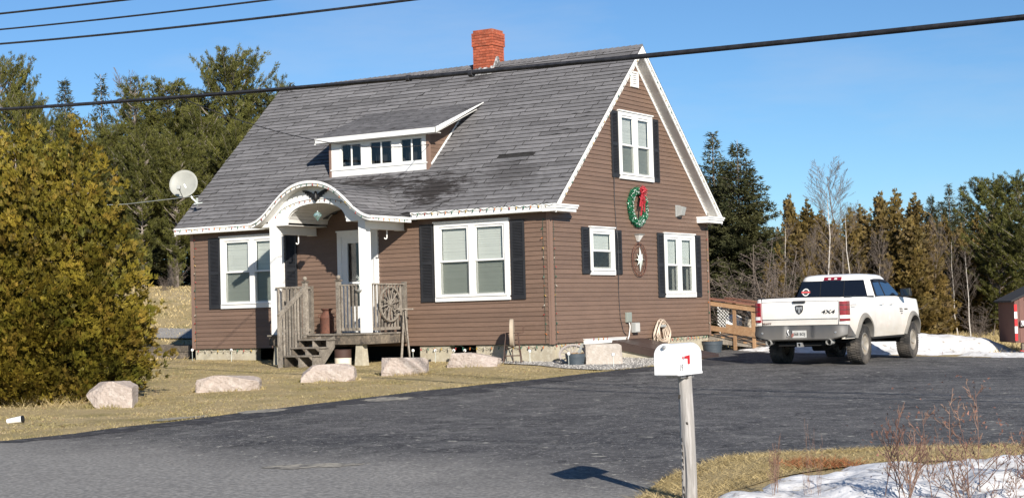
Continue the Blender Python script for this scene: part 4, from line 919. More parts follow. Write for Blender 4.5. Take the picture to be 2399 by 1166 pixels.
# arched front panel with the opening
us2 = [-1.44 + 2.88 * i / 72 for i in range(73)]
def opening(u):
    a = abs(u)
    return 2.885 if a > .86 else 2.885 + .07 + .40 * math.sqrt(max(0, 1 - (a / .86) ** 2.3))
mb = MB(); band(mb, opening, lambda u: prof(u) - .101, -1.56, -1.50, us2); mb.build('arch_panel', M['white'], house)
# barrel ceiling in boards
NB = 15
for i in range(NB):
    a0 = PI * i / NB; a1 = PI * (i + .94) / NB; q = []
    for a in (a0, a1):
        for k in (0, .02): q.append((PC + (.87 + k) * math.cos(a), 2.94 + (.41 + k) * math.sin(a)))
    mb = MB(); mb.hexa([(q[0][0], -1.498, q[0][1]), (q[1][0], -1.498, q[1][1]), (q[1][0], -.03, q[1][1]), (q[0][0], -.03, q[0][1]), (q[2][0], -1.498, q[2][1]), (q[3][0], -1.498, q[3][1]), (q[3][0], -.03, q[3][1]), (q[2][0], -.03, q[2][1])])
    mb.build('ceiling_board', M['offwhite'], house)
for sg in (-1, 1):
    xo = PC + sg * 1.40; xi = PC + sg * 1.22
    MB().box(min(xo, xi), max(xo, xi), -1.498, -.03, 2.70, 2.93).build('porch_beam', M['white'], house)
    MB().box(min(xo, xi) - .012, max(xo, xi) + .012, -.16, -.022, 2.69, 2.70).build('beam_end_cap', M['white'], house)
    MB().box(min(PC + sg * .9, xi), max(PC + sg * .9, xi), -1.498, -.03, 2.885, 2.90).build('porch_soffit', M['offwhite'], house)
    xe = PC + sg * 1.77
    MB().box(min(xo, xe), max(xo, xe), -1.56, -.262, 2.862, 2.875).build('porch_soffit', M['offwhite'], house)
    MB().box(min(xe, xe + sg * .02), max(xe, xe + sg * .02), YF - .02, YE - .022, 2.855, 2.957).build('fascia', M['white'], house)
    MB().box(min(xe + sg * .018, xe + sg * .04), max(xe + sg * .018, xe + sg * .04), YF - .045, YE - .036, 2.92, 2.972).build('drip_edge', M['white'], house)
    MB().box(min(PC + sg * 1.44, xe), max(PC + sg * 1.44, xe), -1.56, -1.54, 2.876, 2.95).build('arch_panel', M['white'], house)
    xc = -6.76 if sg < 0 else -4.14
    MB().box(xc, xc + .2, -1.555, -1.355, .335, 2.884).build('porch_column', M['white'], house, bevel=.006)
# porch shingles, courses run from front to back
al = [0.0]; pts = []
fine = [i * 1.77 / 400 for i in range(401)][::-1]
for i, u in enumerate(fine):
    if i: al.append(al[-1] + math.hypot(fine[i] - fine[i - 1], prof(fine[i]) - prof(fine[i - 1])))
al = np.array(al); fz = np.array([prof(u) for u in fine]); fu = np.array(fine)
TL = al[-1]
for sg in (1, -1):
    s0 = 0.0; r = 0
    while s0 < TL - .01:
        ex = min(.125, TL - s0)
        zt = float(np.interp(s0 + ex, al, fz)); yend = min(.62, (zt + .03 - ZE) / SLOPE + YE) + .03
        yend = max(yend, YE + .02)
        v = YF - .05 - ((r * .31) % .9)
        while v < yend:
            a, b = max(v, YF - .05), min(v + .9, yend)
            if b - a > .04:
                def P(yy, s, off, s0=s0):
                    q_ = min(max(s0 + s, 0), TL); u = float(np.interp(q_, al, fu)); z = float(np.interp(q_, al, fz))
                    u2 = float(np.interp(min(q_ + .01, TL), al, fu)); z2 = float(np.interp(min(q_ + .01, TL), al, fz)); d = math.hypot(u2 - u, z2 - z) or 1
                    if q_ >= TL - .002: nx, nz = 0, 1
                    else: nx, nz = (z2 - z) / d, -(u2 - u) / d
                    w = .012 * noise.noise(Vector((yy * 2.5, q_ * 3, sg)))
                    return (PC + sg * (u + nx * off), yy, z + nz * off - .014 + w)
                mb = MB(); mb.tone = random.uniform(-1, 1) + (-1.6 if random.random() < .07 else 0)
                shingle_row(mb, P, a, b, .9, ex, .016, .009); mb.build('shingle', [M['shingle'], M['edge_shade']], pr)
            v += .9
        s0 += .125; r += 1

# ------------------------------------------------------------------ wooden deck with steps
deck = empty('porch_deck', (PC, -.8, 0), 0, 'weathered grey wooden entry deck with steps and baluster railings', 'porch deck')
def dk(mb, name, m=None, parent=None, bevel=.003): o = mb.build(name, m or M['gwood'], parent or deck, bevel=bevel); o.matrix_parent_inverse = Matrix.Translation((-PC, .8, 0)) if (parent or deck) is deck else Matrix(); return o
DZ = .33; DXL, DXR, DYF = -6.80, -3.93, -1.60
n = 11
for i in range(n):
    ya = DYF - .03 + (-.03 - DYF + .03) * i / n; yb = ya + (1.6 / n) - .008; mb = MB(); mb.tone = random.uniform(-1, 1); mb.box(DXL - .03, DXR + .02, ya, yb, DZ - .035, DZ); dk(mb, 'floor_board')
for (x0, x1, y0, y1) in ((-5.55, DXR, DYF + .0, DYF + .04), (DXL, -5.55, DYF, DYF + .04), (DXR - .04, DXR, DYF + .04, -.03), (DXL, DXL + .04, DYF + .04, -.03)):
    mb = MB(); mb.tone = random.uniform(-1, 1); mb.box(x0, x1 - .003, y0, y1, DZ - .25, DZ - .037); dk(mb, 'rim_joist', M['dwood'])
for (xa, ya) in ((-4.2, -1.45), (-6.6, -1.45)):
    mb = MB(); mb.hexa([(xa - .13, ya - .13, -.6), (xa + .13, ya - .13, -.6), (xa + .13, ya + .13, -.6), (xa - .13, ya + .13, -.6), (xa - .09, ya - .09, DZ - .252), (xa + .09, ya - .09, DZ - .252), (xa + .09, ya + .09, DZ - .252), (xa - .09, ya + .09, DZ - .252)]); dk(mb, 'concrete_pier', M['concrete'])
def newel(x, y, zb, zt, cap=True):
    mb = MB(); mb.tone = random.uniform(-1, 1); mb.box(x - .048, x + .048, y - .048, y + .048, zb, zt); o = dk(mb, 'newel_post')
    if cap:
        c = MB(); c.box(x - .07, x + .07, y - .07, y + .07, zt, zt + .022); c.box(x - .055, x + .055, y - .055, y + .055, zt + .022, zt + .034); c.build('post_cap', M['dwood'], o)
        c = MB(); c.lathe([(.012, zt + .034), (.03, zt + .045), (.05, zt + .075), (.052, zt + .095), (.04, zt + .125), (.012, zt + .14)], 12, (x, y, 0)); c.build('ball_finial', M['gwood'], o, smooth=60)
RZ = 1.43
NX1, NX2 = -5.70, -4.72
newel(NX1, DYF + .02, .02, RZ + .10); newel(NX2, DYF + .02, DZ, RZ + .10)
newel(DXR - .03, -.07, DZ - .1, RZ + .07, False); newel(DXL + .05, -.07, DZ, RZ + .05, False)
def railing(a, b, z0, z1, nb, z0b=None, z1b=None, top=True):
    """railing run between two plan points; balusters are separate parts"""
    a = Vector(a); b = Vector(b); z0b = z0 if z0b is None else z0b; z1b = z1 if z1b is None else z1b
    A = Vector((a.x, a.y, z1)); B = Vector((b.x, b.y, z1b)); C_ = Vector((a.x, a.y, z0)); D_ = Vector((b.x, b.y, z0b))
    mb = MB(); mb.bar(A, B, .085, .035); dk(mb, 'handrail')
    mb = MB(); mb.bar(C_, D_, .04, .07); dk(mb, 'bottom_rail')
    for i in range(nb):
        t = (i + .6) / (nb + .2); p = A.lerp(B, t); q = C_.lerp(D_, t); mb = MB(); mb.tone = random.uniform(-1.2, 1.2); w = .019
        j = random.uniform(-.004, .004); mb.box(p.x - w + j, p.x + w + j, p.y - w - .02, p.y + w - .02, q.z - .03, p.z - .017); dk(mb, 'baluster')
railing((NX2 + .05, DYF + .02), (-4.14, DYF + .02), DZ + .09, RZ, 5)
railing((DXR - .04, -1.36), (DXR - .04, -.12), DZ + .09, RZ + .01, 10)
railing((DXL + .05, -1.36), (DXL + .05, -.12), DZ + .09, RZ, 10)
railing((-6.56, DYF + .02), (NX1 - .05, DYF + .02), DZ + .09, RZ, 6)
# steps
SX0, SX1 = -5.66, -4.86
tr = [(-1.62, .24), (-1.88, .06), (-2.14, -.13)]
steps = [(DYF - .30, .225), (DYF - .56, .045), (DYF - .82, -.135)]
for (y, z) in steps:
    mb = MB(); mb.tone = random.uniform(-1, 1); mb.box(SX0 - .04, SX1 + .05, y, y + .285, z - .035, z); dk(mb, 'step', M['gwood'])
for x in (SX0, (SX0 + SX1) / 2, SX1):
    poly = [(DYF - .005, DZ - .05), (DYF - .28, DZ - .14), (DYF - .28, .009), (DYF - .54, .009), (DYF - .54, -.171), (DYF - .80, -.171), (DYF - .80, -.46), (DYF - .52, -.46), (DYF - .005, .02)]
    mb = MB(); mb.tone = random.uniform(-.5, .8); mb.prism([(p, q) for p, q in poly], x - .018, x + .018, 'x'); dk(mb, 'stringer', M['gwood'] if x > SX0 + .1 else M['dwood'])
mb = MB(); mb.bar((NX1 - .02, DYF - .03, 1.36), (NX1 - .02, DYF - .93, .76), .05, .10); dk(mb, 'handrail')
for i in range(8):
    t = (i + .5) / 8; y = DYF - .06 - .82 * t; zt = 1.34 - .6 * t; zb = .18 - .58 * t; mb = MB(); mb.tone = random.uniform(-1.2, 1.2); mb.box(NX1 - .05, NX1 - .012, y - .019, y + .019, zb - .05, zt - .03); dk(mb, 'baluster')
mb = MB(); mb.tone = .3; mb.box(NX1 - .06, NX1 + .0, DYF - .93, DYF - .87, -.5, .78); dk(mb, 'newel_post')

# ------------------------------------------------------------------ things on and round the porch
def lathe_thing(name, loc, label, cat, group=None): return empty(name, loc, 0, label, cat, group)
mc = empty('milk_can', (-5.52, -1.02, DZ), .4, 'rusty brown milk can with side handles standing on the porch deck', 'milk can')
MB().lathe([(.165, 0), (.172, .01), (.172, .03), (.165, .035), (.165, .36), (.17, .37), (.165, .38), (.15, .42), (.11, .47), (.10, .49)], 28, (0, 0, 0)).build('body', M['rust'], mc, smooth=35)
MB().lathe([(.10, .488), (.10, .53), (.135, .56), (.14, .565), (.14, .578), (.06, .585)], 28).build('lid', M['rust'], mc, smooth=35)
for sg in (-1, 1):
    MB().tube([(sg * .145, 0, .36), (sg * .2, 0, .40), (sg * .2, 0, .44), (sg * .12, 0, .46)], .011, 6).build('handle', M['rust'], mc, smooth=60)
def wheel(name, loc, R_, spokes, m, label, rot, hubr=.05, rimw=.03, th=.035, cat='wagon wheel', group='old wagon wheels'):
    w = empty(name, loc, 0, label, cat, group); w.rotation_euler = rot
    MB().lathe([(R_ - rimw, -th / 2), (R_, -th / 2), (R_, th / 2), (R_ - rimw, th / 2), (R_ - rimw, -th / 2)], 40, (0, 0, 0), 'y', caps=False).build('rim', m, w)
    MB().lathe([(hubr * .6, -th * 1.2), (hubr, -th * .8), (hubr, th * .8), (hubr * .6, th * 1.2)], 16, (0, 0, 0), 'y').build('hub', m, w)
    for k in range(spokes):
        a = 2 * PI * k / spokes + .2; mb = MB(); mb.tube([(hubr * .8 * math.cos(a), 0, hubr * .8 * math.sin(a)), (R_ * .55 * math.cos(a), 0, R_ * .55 * math.sin(a)), ((R_ - rimw * .7) * math.cos(a), 0, (R_ - rimw * .7) * math.sin(a))], [.016, .012, .015], 6); mb.build('spoke', m, w)
    return w
wheel('wagon_wheel', (DXR + .045, -.74, .98), .41, 12, M['gwood'], 'weathered grey wooden wagon wheel hung on the right porch railing', (0, 0, PI / 2), .055, .035, .04)
pc = wheel('wagon_wheel', (.66, -.30, -.24), .30, 12, mat('pale_painted_wood', (.38, .34, .31), .8, c2=(.28, .25, .23), nscale=7), 'pale painted wagon wheel leaning behind the planter at the house corner', (-.80, 0, .42), .04, .045, .045)
# two-legged wooden tool leaning at the deck corner
t = empty('wooden_stand', (-3.72, -.35, -.4), 0, 'pale two legged wooden sawbuck leaning at the right end of the deck', 'wooden stand')
for a, b in (((-.1, -.1, -.0), (-.04, -.02, 1.22)), ((.22, -.2, .05), (0, -.05, 1.25)), ((-.02, .15, 0), (-.03, -.02, 1.2))): mb = MB(); mb.bar(a, b, .03, .05); mb.build('leg', M['gwood'], t, bevel=.003)
MB().bar((-.12, -.25, 1.26), (.17, .05, 1.25), .045, .03).build('cross_bar', M['gwood'], t, bevel=.003)
# bucket under the deck
bk = empty('bucket', (-4.70, -1.50, G(-4.7, -1.5)), 0, 'dark brown and cream painted bucket under the front of the deck', 'bucket')
MB().lathe([(.19, 0), (.195, .17), (.19, .172)], 26, caps=False).build('lower_band', mat('cream_paint', (.66, .6, .5), .7), bk, smooth=40)
MB().lathe([(.191, .172), (.196, .35), (.205, .355), (.205, .365), (.188, .366), (.185, .20)], 26, caps=False).build('upper_band', mat('brown_paint', (.06, .032, .026), .7), bk, smooth=40)
MB().lathe([(.0, .30), (.186, .301), (.186, .31), (0, .312)], 26, caps=False).build('fill', M['soil'], bk)
# glass ornament hanging in the arch
orn = empty('hanging_ornament', (PC + .02, -1.52, 3.06), 0, 'round teal glass ornament hanging in the centre of the porch arch', 'ornament')
M['teal'] = mat('teal_glass', (.10, .34, .34), .08, c2=(.5, .62, .6), nscale=9, spec=1.0, metal=.55)
MB().lathe([(.004, -.12), (.02, -.09), (.055, -.045), (.095, -.01), (.10, .02), (.085, .05), (.045, .08), (.015, .09)], 20, (0, 0, 0)).build('glass_ball', M['teal'], orn, smooth=60)
MB().lathe([(.014, .09), (.014, .12)], 8).build('cap', M['silver'], orn); MB().tube([(0, 0, .12), (0, 0, .27)], .002, 4).build('string', M['blackmetal'], orn)
# black eagle plaque
eg = empty('eagle_plaque', (PC + .03, -1.575, 3.53), 0, 'black spread wing eagle plaque above the porch arch opening', 'plaque')
for sg in (-1, 1):
    rnd = random.Random(5); top = [(0.03, .0), (.10, .06), (.18, .10), (.28, .13), (.40, .14)]; low = [(.36, .09), (.33, .11), (.30, .05), (.27, .075), (.24, .01), (.21, .035), (.17, -.04), (.14, -.01), (.10, -.08), (.05, -.06)]
    MB().prism([(sg * a, b) for a, b in top + low], -.022, 0, 'y').build('wing', M['black'], eg)
MB().lathe([(.01, -.15), (.05, -.11), (.06, -.05), (.045, .03), (.03, .06), (.03, .085), (.012, .10)], 12, (0, -.02, 0)).build('body', M['black'], eg, smooth=50)
# candy cane hooks
for (x, lab) in ((PC - 1.30, 'small white candy cane hook hanging beside the left porch column'), (PC + 1.33, 'small white candy cane hook hanging under the right porch beam')):
    c = empty('candy_cane', (x, -.62, 2.54), .5, lab, 'decoration', 'candy cane hooks under the porch beams')
    MB().tube([(0, 0, .16), (0, 0, -.02), (-.01, 0, -.045), (-.035, 0, -.055), (-.055, 0, -.04), (-.058, 0, -.02)], .014, 8).build('cane', M['white'], c, smooth=60)
    MB().tube([(0, 0, .15), (0, 0, .17)], .003, 4).build('hook', M['blackmetal'], c)
# little dish feeder on the column
fd = empty('bird_feeder', (-4.12, -1.62, 1.28), 0, 'little grey dish on a wire hanger against the right porch column', 'bird feeder')
MB().lathe([(.02, -.02), (.06, 0), (.085, .03), (.08, .035), (.02, .01)], 16).build('dish', M['grey'], fd, smooth=40)
MB().tube([(0, 0, .02), (.03, 0, .12), (-.02, 0, .22), (.03, 0, .3)], .005, 5).build('hanger', M['silver'], fd)
fd_r = random.Random(4)
mb = MB()
for k in range(26): a = fd_r.uniform(0, 6.28); z = fd_r.uniform(.12, .36); mb.bar((0, 0, z), (.055 * math.cos(a), .04 * math.sin(a), z + fd_r.uniform(-.02, .03)), .018, .004)
mb.build('metal_leaves', M['silver'], fd)
# satellite dish
sd = empty('satellite_dish', (-10.52, -.02, 3.30), 0, 'pale oval satellite dish on a bracket at the left end of the roof', 'satellite dish')
tgt = Vector((.45, -.86, .25)).normalized()
q = tgt.to_track_quat('Z', 'Y').to_matrix().to_4x4(); Mx = Matrix.Translation((-.28, -.10, .93)) @ q
M['dish'] = mat('dish_enamel', (.33, .335, .30), .5, c2=(.28, .285, .26), nscale=4, c3=(.36, .36, .34), n3=.5, s3=9, ramp3=(.62, .68))
mb = MB(Mx); prf = [(.001, -.06), (.1, -.055), (.2, -.038), (.3, -.012), (.365, .012), (.37, .02), (.362, .024), (.3, .0), (.2, -.026), (.1, -.043), (.001, -.048)]
mb.lathe(prf, 36, caps=False); mb.build('reflector', M['dish'], sd, smooth=50)
mb = MB(); ctr = Vector((-.28, -.10, .93)); mb.tube([ctr - tgt * .05, Vector((-.10, .02, .55)), Vector((.03, .08, .42))], .024, 8); mb.build('mast', M['silver'], sd)
mb = MB(); mb.tube([ctr + Mx.to_3x3() @ Vector((0, -.36, 0)), ctr + tgt * .42 + Mx.to_3x3() @ Vector((0, -.26, 0))], .014, 6); mb.build('feed_arm', M['grey'], sd)
mb = MB(Matrix.Translation(ctr + tgt * .42 + Mx.to_3x3() @ Vector((0, -.24, 0))) @ q); mb.box(-.045, .045, -.05, .05, -.05, .03); mb.build('receiver', M['grey'], sd, bevel=.01)
mb = MB(); mb.bar((-.02, .0, .40), (.16, .12, .43), .12, .02); mb.bar((.02, .06, .36), (.02, .06, .56), .05, .03); mb.build('foot', M['silver'], sd)
# ------------------------------------------------------------------ wall things
# wreath with red bow
wrt = empty('wreath', (.05, 4.14, 3.19), 0, 'large green tinsel wreath with a red bow on the gable wall', 'wreath')
def torus_pts(R_, n, ry=1.0): return [(0, R_ * math.cos(2 * PI * k / n), R_ * ry * math.sin(2 * PI * k / n)) for k in range(n + 1)]
MB().tube(torus_pts(.385, 40, 1.03), .07, 8, caps=False).build('ring', mat('garland_core', (.008, .07, .03), .8), wrt, smooth=60)
n = 5200; a = RNG.uniform(0, 2 * PI, n); b = RNG.uniform(0, 2 * PI, n); r = .085 * RNG.uniform(.75, 1.15, n)
c0 = np.stack([r * np.cos(b), (.385 + r * np.sin(b)) * np.cos(a), (.395 + r * np.sin(b)) * np.sin(a)], 1)
Vw = c0[:, None, :] + RNG.normal(0, .014, (n, 3, 3)); tn = RNG.uniform(-1, 1.6, n)
link('tinsel', npmesh('tinsel', Vw.reshape(-1, 3), np.arange(3 * n).reshape(n, 3), M['wreath'], tn), wrt)['kind'] = 'stuff'
n = 130; a = RNG.uniform(0, 2 * PI, n); b = RNG.uniform(-1.2, 1.2, n); mb = MB()
for i in range(n):
    p = (.095 * math.cos(b[i]), (.385 + .09 * math.sin(b[i])) * math.cos(a[i]), (.395 + .09 * math.sin(b[i])) * math.sin(a[i])); mb.box(p[0] - .006, p[0] + .006, p[1] - .008, p[1] + .008, p[2] - .008, p[2] + .008)
tag(mb.build('white_berries', M['bead'], wrt), kind='stuff')
n = 900
cen = np.concatenate([RNG.normal((.12, .10, .40), (.025, .07, .045), (n // 2, 3)), RNG.normal((.12, .03, .16), (.02, .045, .11), (n // 4, 3)), RNG.normal((.12, .14, .20), (.02, .03, .09), (n // 6, 3))])
Vb = cen[:, None, :] + RNG.normal(0, .015, (len(cen), 3, 3)); link('bow', npmesh('bow', Vb.reshape(-1, 3), np.arange(3 * len(cen)).reshape(-1, 3), M['bow'], RNG.uniform(-1, 1, len(cen))), wrt)
mb = MB()
for (y0, y1, z1, k) in ((.08, -.05, -.22, 1), (.14, .14, -.12, 1), (.02, -.10, .0, 1)): mb.bar((.13, y0, .30), (.125, y1, z1), .012, .05, (0, 1, 0))
for (dy, dz) in ((-.04, .45), (.14, .49), (.2, .38), (.0, .34)): mb.tube([(.13, .08, .34), (.17, (.08 + dy) / 2, (.34 + dz) / 2 + .04), (.13, dy, dz), (.11, (.08 + dy) / 2, (.34 + dz) / 2 - .03), (.13, .08, .34)], .02, 6)
mb.build('bow_ribbon', M['bow'], wrt)
# star ornament in a ring
st = empty('star_ornament', (.06, 4.16, 1.91), 0, 'eight pointed pale metal star inside a rusty iron ring on the gable wall', 'wall ornament')
MB().tube(torus_pts(.385, 36, 1.04), .011, 6, caps=False).build('outer_ring', M['rust'], st); MB().tube(torus_pts(.30, 30, 1.04), .007, 5, caps=False).build('inner_ring', M['rust'], st)
mb = MB()
for k in range(16): a = 2 * PI * k / 16; mb.tube([(0, .30 * math.cos(a), .312 * math.sin(a)), (0, .385 * math.cos(a), .40 * math.sin(a))], .006, 4)
for k in range(4): a = PI / 4 + PI / 2 * k; mb.tube([(0, .05 * math.cos(a), .05 * math.sin(a)), (0, .3 * math.cos(a), .31 * math.sin(a))], .006, 4)
mb.build('spokes', M['rust'], st)
mb = MB(); vs = [(.085, 0, 0)]; 
for k in range(16):
    a = PI / 2 + PI * k / 8; rr = (.31 if k % 4 == 0 else (.21 if k % 2 == 0 else .07)); vs.append((.01, rr * math.cos(a), rr * math.sin(a)))
vs.append((-.01, 0, 0)); mb.add(vs, [(0, 1 + k, 1 + (k + 1) % 16) for k in range(16)] + [(17, 1 + (k + 1) % 16, 1 + k) for k in range(16)]); mb.build('star', M['silver'], st)
# lamps
lp = empty('wall_lamp', (.0, 4.15, 2.45), 0, 'small pale shell shaped wall lamp above the star ornament', 'lamp', 'wall lamps on the gable')
MB().hexa([(.02, -.14, .06), (.14, -.14, .06), (.14, .14, .06), (.02, .14, .06), (.02, -.16, .085), (.16, -.16, .085), (.16, .16, .085), (.02, .16, .085)]).build('hood', M['grey'], lp)
MB().hexa([(.02, -.03, -.10), (.06, -.03, -.10), (.06, .03, -.10), (.02, .03, -.10), (.02, -.13, .058), (.13, -.13, .058), (.13, .13, .058), (.02, .13, .058)]).build('diffuser', M['offwhite'], lp)
lp = empty('wall_lamp', (.0, 6.42, 3.17), 0, 'boxy white flood lamp high on the gable wall near its right corner', 'lamp', 'wall lamps on the gable')
MB().box(.016, .05, -.13, .13, -.14, .16).build('base', M['grey'], lp, bevel=.006)
MB().hexa([(.05, -.11, -.13), (.17, -.10, -.10), (.17, .10, -.10), (.05, .11, -.13), (.05, -.12, .15), (.22, -.12, .10), (.22, .12, .10), (.05, .12, .15)]).build('lens_box', M['grey'], lp, bevel=.006)
# utility boxes with conduit
ub = empty('utility_box', (0, 3.52, .5), 0, 'grey green electrical box on the gable wall, the upper one', 'utility box')
MB().box(.016, .085, -.11, .11, -.10, .14).build('box', M['greybox'], ub, bevel=.006); MB().box(.086, .095, -.09, .09, -.08, .12).build('lid', M['greybox'], ub, bevel=.004)
cp = [(.05, .02, -.10), (.07, .03, -.2), (.05, .04, -.30), (.05, .0, -.42), (.06, -.1, -.52), (.06, -.18, -.56)]
MB().tube(cp, .016, 7).build('conduit', M['offwhite'], ub, smooth=60)
ub = empty('meter_cover', (0, 3.83, .27), 0, 'pale square junction box on the gable wall, lower right of the green one', 'utility box')
MB().box(.016, .13, -.13, .12, -.12, .12).build('box', M['grey'], ub, bevel=.008); MB().box(.131, .14, -.11, .10, -.10, .10).build('lid', mat('pale_lid', (.5, .5, .48), .5), ub, bevel=.004)
sp = empty('hose_tap', (.02, 5.35, .30), 0, 'small brass hose tap above the coiled hose', 'tap')
MB().tube([(0, 0, 0), (.09, 0, 0), (.12, 0, -.04)], .014, 6).build('spout', M['grey'], sp); MB().lathe([(.03, .02), (.03, .03)], 10, (.06, 0, .02)).build('handle', M['greybox'], sp)
# cable down the wall
ca = MB(); cpts = [(.05, 3.00, 3.86), (.028, 3.02, 3.3), (.026, 3.07, 2.69), (.07, 3.05, 2.4), (.06, 3.07, 1.6), (.026, 3.10, 1.2), (.024, 3.11, .96), (.024, 3.15, .5), (.03, 3.28, .18), (.04, 3.40, .10)]
tag(ca.tube(cpts, .009, 5).build('wall_cable', M['cable']), 'thin dark cable running down the gable wall beside the small window', 'cable')
# white flashing board over the hatch
wb = MB(); wb.box(.018, .07, 1.35, 3.33, -.06, .045); wb.box(.018, .09, 1.33, 3.35, .046, .062)
tag(wb.build('trim_board', M['white'], bevel=.004), 'white painted board along the foot of the gable wall', 'board')
# string lights: wire + bulbs
bulbmesh = {}
for k in ('b_red', 'b_green', 'b_orange', 'b_yellow', 'b_white'):
    mb = MB(); mb.lathe([(.010, .0), (.010, -.022)], 7); mb.cm = 0; mb.lathe([(.009, -.022), (.019, -.038), (.021, -.052), (.014, -.075), (.003, -.098)], 8); bulbmesh[k] = mb.mesh('bulb_' + k[2:], M[k], smooth=60)
def lights(pts, spacing, label, sag=.0, out=(0, -1, 0), jitter=.35, keys=('b_red', 'b_green', 'b_orange', 'b_yellow', 'b_white'), size=1.0, swing=None):
    pts = [Vector(p) for p in pts]; th = empty('string_lights', pts[0], 0, label, 'string lights', 'coloured christmas light strings on the house'); o0 = pts[0]
    wire = []; k = 0
    for i in range(len(pts) - 1):
        a, b = pts[i], pts[i + 1]; L_s = (b - a).length; n = max(1, int(round(L_s / spacing)))
        for j in range(n):
            p = a.lerp(b, j / n); wire.append(p - o0); wire.append(a.lerp(b, (j + .5) / n) - o0 + Vector((0, 0, -sag if random.random() < .7 else sag)))
            bo = link('bulb', bulbmesh[keys[k % len(keys)] if random.random() < .7 else random.choice(keys)], th); k += 1
            bo.location = p - o0 + Vector(out) * .012
            r = swing or (0, 0, 0); bo.rotation_euler = (r[0] + random.uniform(-jitter, jitter), r[1] + random.uniform(-jitter, jitter), random.uniform(0, 6)); bo.scale = (size * .72,) * 3
    wire.append(pts[-1] - o0)
    MB().tube(wire, .0045, 4).build('wire', M['lwire'], th); return th
lights([(X0 + .05, YE - .03, 3.045), (PX0 - .2, YE - .03, 3.045)], .19, 'string of coloured bulbs along the left front fascia', .025)
lights([(PX1 + .05, YE - .045, 3.06), (X1 - .05, YE - .045, 3.06)], .195, 'string of coloured bulbs along the right front fascia', .03)
ap = [(PC + u, YF - .052, prof(u) - .06) for u in [(-1.7 + 3.4 * i / 22) for i in range(23)]]
lights(ap, .30, 'string of coloured bulbs along the outer curve of the porch arch', .0, size=.9)
lights([(PC + 1.80, -1.75, 2.93), (PC + 1.80, YE - .1, 2.93)], .19, 'short string of coloured bulbs along the right side eave of the porch', .02)
ap = [(PC + u, -1.568, 2.98 + .47 * math.sqrt(max(0, 1 - (u / 1.25) ** 2))) for u in [(-1.2 + 2.4 * i / 16) for i in range(17)]]
lights(ap, .26, 'string of coloured bulbs on the inner arch panel of the porch', .0, size=.8)
lights([(X1 + .022, YE + .25, roofz(YE + .25) - .13), (X1 + .022, YR - .15, roofz(YR - .15) - .13)], .2, 'string of bulbs up the left rake board of the gable', .01, out=(1, 0, 0), size=.8, keys=('b_white', 'b_white', 'b_yellow', 'b_green'))
lights([(X1 + .022, 2 * YR - YE - .25, roofz(YE + .25) - .13), (X1 + .022, YR + .15, roofz(YR - .15) - .13)], .2, 'string of bulbs down the right rake board of the gable', .01, out=(1, 0, 0), size=.8, keys=('b_white', 'b_white', 'b_yellow', 'b_green'))
for (x, y, lab) in ((-.16, -.03, 'vertical string of coloured bulbs on the front wall beside the right corner post'), (-L_ + .13, -.03, 'vertical string of coloured bulbs on the front wall beside the left corner post')):
    lights([(x, y, 2.78), (x, y, .02)], .215, lab, .0, swing=(0, .9, 0), size=.85)
lights([(.03, .12, 2.75), (.03, .12, .05)], .215, 'vertical string of coloured bulbs on the gable wall beside the near corner', .0, out=(1, 0, 0), swing=(.9, 0, 0), size=.8)
lights([(.03, Wd - .10, 2.8), (.03, Wd - .10, .05)], .28, 'vertical string of coloured bulbs on the gable wall beside the far corner', .0, out=(1, 0, 0), size=.85)
lights([(-3.55, -.02, -.06), (-.02, -.02, -.05)], .2, 'string of coloured bulbs along the foundation under the right front window', .05, size=1.05)
lights([(-L_ + .2, -.02, -.03), (-8.3, -.02, -.03)], .21, 'string of coloured bulbs along the foundation under the left front window', .03, size=1.05)
lights([(.03, .1, -.03), (.03, 1.3, -.03)], .2, 'string of coloured bulbs along the foundation round the near corner', .05, out=(1, 0, 0))
lights([(.03, 3.9, -.03), (.03, 4.9, -.03), (.03, 6.0, -.04), (.03, 8.1, -.02)], .2, 'string of coloured bulbs along the far half of the gable foundation', .04, out=(1, 0, 0), size=1.05)
lights([(.08, 1.7, .08), (.08, 2.6, .08)], .2, 'short string of coloured bulbs lying on the white foot board', .02, out=(1, 0, 0))

# ------------------------------------------------------------------ ground things by the house
# granite block
def rock(name, loc, dims, rz, label, seed, m=M['granite'], cat='boulder', group=None, rough=.10, cuts=8, boxy=.75, top=None):
    bm = bmesh.new(); bmesh.ops.create_cube(bm, size=2); bmesh.ops.subdivide_edges(bm, edges=bm.edges[:], cuts=cuts * 2, use_grid_fill=True)
    rnd = random.Random(seed); planes = []
    for k in range(16):
        d = Vector((rnd.uniform(-1, 1), rnd.uniform(-1, 1), rnd.uniform(-.3, 1))).normalized(); planes.append((d, rnd.uniform(boxy, boxy + .32)))
    if top: planes += [(Vector(t[0]).normalized(), t[1]) for t in top]
    for v in bm.verts:
        p = v.co.copy()
        for d, c in planes:
            e = p.dot(d)
            if e > c: p -= d * (e - c)
        p += noise.noise_vector(p * 2.3 + Vector((seed, 0, 0))) * rough * .6 + noise.noise_vector(p * 7 + Vector((0, seed, 0))) * rough * .45
        v.co = Vector((p.x * dims[0] / 2, p.y * dims[1] / 2, p.z * dims[2] / 2))
    me = bpy.data.meshes.new(name); bm.to_mesh(me); bm.free(); me.materials.append(m)
    o = link(name, me); o.location = (loc[0], loc[1], G(loc[0], loc[1]) + loc[2]); o.rotation_euler = (rnd.uniform(-.04, .04), rnd.uniform(-.04, .04), rz)
    tag(o, label, cat, group); return o
BG = 'pink granite boulders edging the driveway'
rock('boulder', (-1.60, -11.70, .16), (.80, .6, .52), .55, 'chunky pale boulder beside the cedar, nearest the road', 11, group=BG, rough=.04, boxy=1.02, top=[((-1, .1, -.6), .70), ((-.7, -.3, .7), .95)])
